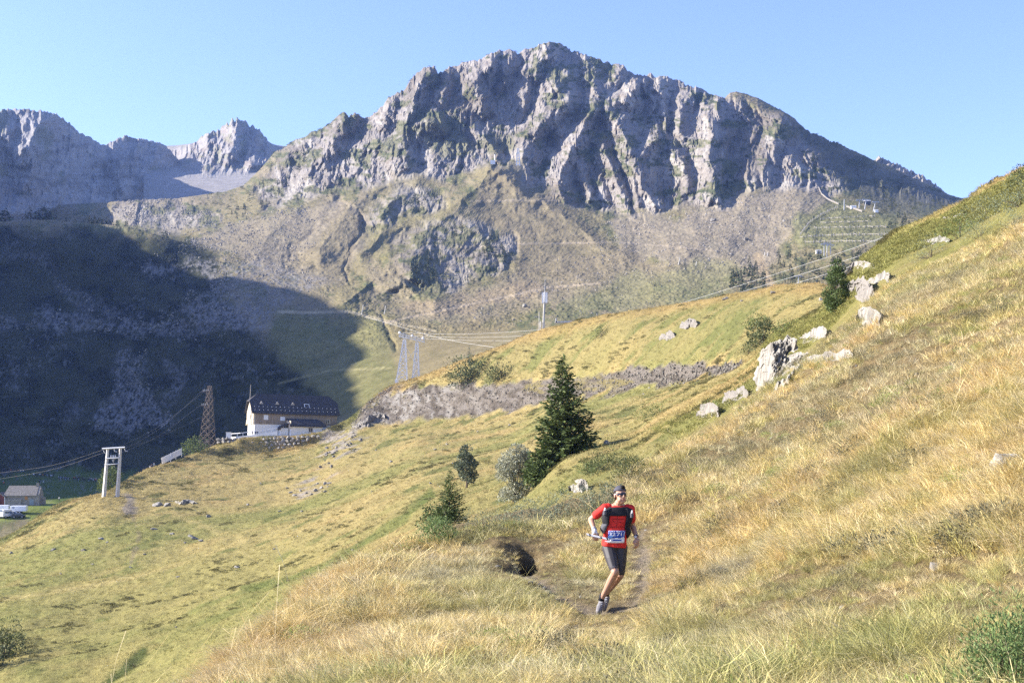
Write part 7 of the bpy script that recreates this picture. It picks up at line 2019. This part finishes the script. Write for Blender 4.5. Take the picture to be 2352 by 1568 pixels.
# race bib
bib = patch(-122, -50, 612, 738, 0.012, 0.003, 'race_bib', M_BIBW, runner, 16, 8)
patch(-121, -51, 613, 690, 0.0165, 0.0012, 'blue_panel', M_BIBB, bib, 16, 6)
patch(-121, -100, 660, 700, 0.0182, 0.001, 'light_panel', M_BIBL, bib, 8, 4, shape=lambda v: (-121, -92 - 18 * v))
for k, (a0, a1, y0, y1) in enumerate([(-74, -62, 680, 690), (-66, -52, 672, 690), (-92, -80, 684, 692)]):
    patch(a0, a1, y0, y1, 0.0184, 0.001, 'white_peak', M_BIBW, bib, 6, 4, shape=lambda v, a0=a0, a1=a1: ((a0 + a1) / 2 - (a1 - a0) / 2 * v, (a0 + a1) / 2 + (a1 - a0) / 2 * v))
patch(-98, -68, 703, 716, 0.0165, 0.001, 'blue_band', M_BIBB, bib, 10, 2)
for k in range(9):
    a = -116 + k * 6.6; patch(a, a + (4.5 if k % 3 else 3), 617, 623, 0.0182, 0.001, 'white_print', M_BIBW, bib, 2, 1)
patch(-55.5, -53.5, 622, 670, 0.0182, 0.001, 'white_print', M_BIBW, bib, 1, 3); patch(-59.5, -58, 626, 664, 0.0182, 0.001, 'white_print', M_BIBW, bib, 1, 3)
fc = bpy.data.curves.new('bib_number', 'FONT'); fc.body = '3271'; fc.size = 0.064; fc.align_x = 'CENTER'; fc.align_y = 'CENTER'; fc.extrude = 0.0006; fc.offset = 0.0016; fc.resolution_u = 3
fo = bpy.data.objects.new('tmp', fc); COL.objects.link(fo)
fm = bpy.data.meshes.new_from_object(fo.evaluated_get(bpy.context.evaluated_depsgraph_get())); bpy.data.objects.remove(fo)
bm = bmesh.new(); bm.from_mesh(fm); bmesh.ops.subdivide_edges(bm, edges=[e for e in bm.edges if e.calc_length() > 0.012], cuts=2)
for v in bm.verts:
    # wrap the flat digits round the front of the trunk
    zy = 648 - v.co.y * 761 * 1.0 + 2; th = R(-90 + (v.co.x + 0.0) * 400)
    p_ = tors(th, zy, 0.0195 + v.co.z); v.co = p_
bm.to_mesh(fm); bm.free(); fm.name = 'bib_digits'
link_mesh('bib_number', fm, M_BIBW, bib)

# cap worn backwards, hair in its opening, sunglasses, mouth
cap = MB(); vs = []; fs = []
for j in range(9):
    ph = math.pi / 2 * j / 8
    for k in range(28):
        a = 2 * math.pi * k / 28
        low = -0.002 if math.sin(a) < 0 else -0.03 * math.sin(a)
        r_ = math.cos(ph)
        vs.append(hv(0.0835 * r_ * math.cos(a), 0.012 + 0.103 * r_ * math.sin(a), 0.052 + 0.078 * math.sin(ph) + low * (1 - j / 8)))
for j in range(8):
    for k in range(28): fs.append((j * 28 + k, j * 28 + (k + 1) % 28, (j + 1) * 28 + (k + 1) % 28, (j + 1) * 28 + k))
cap.add(vs, fs); co_ = cap.build('cap', M_CAP, runner, smooth=True)
md = co_.modifiers.new('thickness', 'SOLIDIFY'); md.thickness = 0.004
q = MB(); q.ell(hv(0, 0.12, 0.018), (0.062, 0.06, 0.008), 14, 6, H3 @ Euler((R(-25), 0, 0)).to_matrix()); q.build('peak', M_CAP, co_)
q = MB(); q.ell(hv(0.004, -0.058, 0.092), (0.040, 0.042, 0.034), 12, 8, H3); q.ell(hv(0, 0.075, -0.03), (0.058, 0.030, 0.045), 12, 8, H3)
for s_ in (-1, 1): q.ell(hv(s_ * 0.071, 0.010, 0.026), (0.010, 0.028, 0.032), 8, 6, H3); q.ell(hv(s_ * 0.066, 0.026, -0.052), (0.012, 0.014, 0.022), 8, 6, H3)
q.build('hair', M_HAIR, runner, smooth=True)
gl = MB(); vs = []; fs = []
for j in range(5):
    z_ = 0.016 - 0.040 * j / 4
    for k in range(21):
        a = R(-90 - 68 + 136 * k / 20)
        cut = 0.008 * max(0, 1 - abs(k - 10) / 2.5) if j == 4 else 0
        vs.append(hv(0.076 * math.cos(a), -0.010 + 0.090 * math.sin(a), z_ + cut))
for j in range(4):
    for k in range(20): fs.append((j * 21 + k, j * 21 + k + 1, (j + 1) * 21 + k + 1, (j + 1) * 21 + k))
gl.add(vs, fs); go_ = gl.build('sunglasses', M_LENS, runner, smooth=True); md = go_.modifiers.new('thickness', 'SOLIDIFY'); md.thickness = 0.003
q = MB()
for s_ in (-1, 1): q.bar(hv(s_ * 0.074, -0.035, 0.010), hv(s_ * 0.080, 0.035, 0.008), 0.004, 0.009)
q.build('temple', M_GLOVE, go_)
q = MB(); q.ell(hv(0, -0.0965, -0.067), (0.019, 0.004, 0.0035), 10, 6, H3); q.ell(hv(0, -0.095, -0.075), (0.017, 0.004, 0.004), 10, 6, H3); q.build('lips', M_LIP, runner, smooth=True)
# gloves / wrist bands, watch
q = MB(); d_ = (Rw - Re).normalized(); q.tube([Rw - d_ * 0.045, Rw - d_ * 0.01, Rw + Vector((0.006, -0.03, -0.05))], [0.034, 0.034, 0.040], 14); gv = q.build('fingerless_glove', M_GLOVE, runner, smooth=True)
for k in (-0.035, -0.018):
    q = MB(); q.tube([Rw + d_ * k, Rw + d_ * (k + 0.007)], 0.0362, 14); q.build('stripe', M_GLOVED, gv)
q = MB(); q.bar(Rw + Vector((-0.03, -0.035, -0.02)), Rw + Vector((0.035, -0.045, -0.035)), 0.012, 0.02); q.build('wrist_strap', M_BIBW, gv)
d_ = (Lw - Le).normalized()
q = MB(); q.tube([Lw - d_ * 0.03, Lw - d_ * 0.005], 0.032, 14); w_ = q.build('wristband', M_GLOVED, runner, smooth=True)
q = MB(); q.tube([Lw - d_ * 0.018 + Vector((-0.012, -0.034, 0)), Lw - d_ * 0.018 + Vector((-0.014, -0.044, 0))], 0.017, 12); q.build('watch', M_GLOVE, w_)
# shoes
def shoe(A, T, name_i):
    f = (T - A); f.z = 0; f = f.normalized(); s_ = Vector((-f.y, f.x, 0))
    dr = (T - A).normalized()
    heel = A + Vector((0, 0, -0.055)) - f * 0.025
    q = MB(); limb(q, [A + Vector((0, 0, 0.0)), heel, heel.lerp(T, 0.55) + Vector((0, 0, 0.012)), T], [0.041, 0.047, 0.047, 0.040], 12)
    o = link_mesh('shoe', fuse(q, 0.007, 'shoe_upper', 3), M_SHOE, runner)
    q = MB(); n_ = Vector((0, 0, -1)); n_ = (n_ - dr * n_.dot(dr)).normalized()
    limb(q, [heel + n_ * 0.032, heel.lerp(T, 0.5) + n_ * 0.034, T + n_ * 0.026], [0.036, 0.036, 0.034], 10)
    link_mesh('sole', fuse(q, 0.007, 'shoe_sole', 3), M_SHOEW, o)
    for k in range(4):
        c = A.lerp(T, 0.28 + 0.15 * k) + Vector((0, 0, 0.016 - 0.004 * k)) - Vector((0, 0.022, 0)); q = MB(); q.bar(c - s_ * 0.026, c + s_ * 0.026, 0.006); q.build('lace', M_BIBW, o)
    q = MB(); c = heel.lerp(T, 0.35); q.ell(c - s_ * 0.035 * (1 if s_.x > 0 else -1), (0.020, 0.03, 0.020), 8, 6); q.build('side_panel', M_SHOEW, o)
    q = MB(); q.tube([A + Vector((0, 0, -0.01)), A + Vector((0, 0, 0.045)) + (0.04 * (Rk - Ra).normalized() if name_i == 0 else 0.03 * (Lk - La).normalized())], [0.043, 0.038], 12); q.build('ankle_cuff', M_VEST, o, smooth=True)
shoe(Ra, Rt, 0); shoe(La, Lt, 1)
# the folded poles in his right hand
gp = Rw + Vector((0.012, -0.055, -0.075))
pl = thing('folded_trekking_poles', rp, "pair of folded white and black trekking poles in the runner's gloved hand", 'trekking poles')
a_, b_ = J(206, 655, -0.14), J(432, 703, -0.20)
sh_ = gp - (a_.lerp(b_, 0.42)); a_ += sh_ * 0.8; b_ += sh_ * 0.8
for k, (dz, dy) in enumerate(((0.011, 0), (-0.003, -0.012), (-0.012, 0.006), (0.002, 0.014))):
    o_ = Vector((0.006 * k, dy, dz)); q = MB(); q.tube([a_ + o_, b_ + o_], 0.0068, 8); tb = q.build('shaft_segment', M_POLEW if k in (0, 1) else M_POLED, pl)
    for f_ in (0.12, 0.62, 0.9):
        q = MB(); q.tube([(a_ + o_).lerp(b_ + o_, f_), (a_ + o_).lerp(b_ + o_, f_ + 0.07)], 0.0078, 8); q.build('joint_sleeve', M_POLED if k in (0, 1) else M_POLEW, tb)
q = MB(); q.tube([b_ + Vector((-0.05, -0.02, -0.02)), b_ + Vector((0.012, -0.03, -0.03)), b_ + Vector((0.03, -0.02, -0.018)), b_ + Vector((0.02, -0.02, 0.0))], [0.008, 0.010, 0.009, 0.006], 8); q.build('grip', M_POLEW, pl)

# ---------------------------------------------------------------- spectators far away
def far_person(seed, cols):
    g = np.random.default_rng(seed); q = MB(); sp = g.uniform(0.05, 0.12); ar = g.uniform(0.05, 0.2); tw = g.uniform(-0.1, 0.25)
    for s_ in (-1, 1):
        limb(q, [(s_ * 0.08, 0, 0.88), (s_ * (0.08 + sp * 0.3), 0.03 * s_, 0.48), (s_ * (0.08 + sp), 0, 0.05)], [0.10, 0.075, 0.055], 6)
        q.ell((s_ * (0.08 + sp), -0.06, 0.05), (0.05, 0.12, 0.05), 6, 4)
        limb(q, [(s_ * 0.2, 0, 1.42), (s_ * (0.24 + ar * 0.5), 0.02, 1.15), (s_ * (0.2 + ar * 0.3), -0.12 - tw, 0.95)], [0.07, 0.055, 0.045], 6)
    limb(q, [(0, 0, 0.92), (0, 0, 1.2), (0, 0, 1.42)], [0.17, 0.16, 0.17], 8); limb(q, [(0, 0, 1.45), (0, -0.01, 1.6)], [0.06, 0.06], 6)
    q.ell((0, -0.02, 1.66), (0.10, 0.115, 0.13), 8, 6)
    me = fuse(q, 0.05, 'spectator', 1)
    for c in cols: me.materials.append(c)
    z = np.array([p_.center.z for p_ in me.polygons]); y_ = np.array([p_.center.y for p_ in me.polygons])
    idx = np.where(z < 0.93, 0, np.where(z < 1.53, 1, np.where((z > 1.68) | ((y_ > 0.02) & (z > 1.56)), 3, 2)))
    me.polygons.foreach_set('material_index', idx.astype(np.int32))
    return me
def fc_(n, c): return flat_mat(n, c, 0.8, 0.1, 3)
CN, CB, CW, CR, CG, CT = fc_('navy_cloth', (0.03, 0.035, 0.07)), fc_('black_cloth', (0.02, 0.02, 0.025)), fc_('white_cloth', (0.7, 0.7, 0.72)), fc_('orange_red_cloth', (0.55, 0.08, 0.03)), fc_('pale_blue_cloth', (0.28, 0.36, 0.5)), fc_('tan_cloth', (0.3, 0.24, 0.17))
PEO = [far_person(900 + i, c) for i, c in enumerate([(CB, CN, M_SKIN, M_HAIR), (CN, CB, M_SKIN, M_HAIR), (CB, CW, M_SKIN, M_HAIR), (CN, CR, M_SKIN, M_HAIR), (CT, CG, M_SKIN, M_HAIR), (CG, CN, M_SKIN, M_HAIR)])]
DESC = ['in dark navy', 'in black', 'in a white top', 'in an orange-red top', 'in a pale blue top', 'in pale trousers']
g = np.random.default_rng(77)
def spectator(p, k, label, group=None):
    o = link_mesh('person', PEO[k], None, None, p); o.rotation_euler = (0, 0, g.uniform(-1.2, 1.2)); s_ = g.uniform(0.92, 1.06); o.scale = (s_, s_, s_)
    return tag(o, label, 'person', group)
def crowd(x0, y0, x1, y1, n, where, w=(4, 4, 1, 0.5, 1, 1)):
    w = np.array(w) / sum(w)
    for i in range(n):
        u = (i + g.uniform(-0.4, 0.4)) / max(1, n - 1); x = x0 + (x1 - x0) * u; y = y0 + (y1 - y0) * u + g.normal(0, 1.0)
        p = mt.hit(x, y)
        if p is None: continue
        k = int(g.choice(6, p=w)); spectator(p, k, 'spectator %s standing in %s' % (DESC[k], where), 'spectators in ' + where)
crowd(6, 1083, 56, 1086, 16, 'the far left row of the shaded meadow')
crowd(76, 1094, 123, 1096, 20, 'the row above the barn ridge', (4, 4, 1.5, 1.2, 1, 1))
crowd(134, 1101, 158, 1103, 12, 'the cluster right of the barn', (4, 3, 1, 0, 2, 2))
crowd(169, 1103, 226, 1107, 24, 'the row near the twin pole', (4, 4, 1.5, 0.6, 1, 1))
for x, y, k, lb in ((100, 1112, 2, 'spectator in a white top just right of the barn roof'), (91, 1110, 0, 'dark figure at the right end of the barn roof'), (67, 1099, 1, 'lone dark figure on the grass above the barn'), (37, 1099, 3, 'lone figure with an orange top above the barn'), (7, 1110, 4, 'figure in pale blue left of the barn roof'), (9, 1114, 3, 'figure in red beside the red shed'),
                    (17, 1160, 1, 'dark figure on the lit grass below the barn'), (136, 1150, 2, 'figure in white at the meadow edge left of the twin pole')):
    p = mt.hit(x, y)
    if p is not None: spectator(p, k, lb)
for x, k, lb in ((345, 2, 'left of three walkers on the crest below the white barrier'), (349, 0, 'middle of three walkers on the crest below the white barrier'), (354, 4, 'right of three walkers on the crest below the white barrier')):
    p = W(x, 1083, 386); p[2] = max(p[2], hill.ground(p[0], p[1])); spectator(p, k, lb, 'walkers below the white barrier')
for x, k, lb in ((580, 1, 'dark-clad person by the railing under the house gable, left one'), (587, 0, 'person in navy by the railing under the house gable, middle one'), (591, 5, 'person by the railing under the house gable, right one')):
    p = W(x, 1000, 438); spectator(p, k, lb, 'people by the terrace railing')
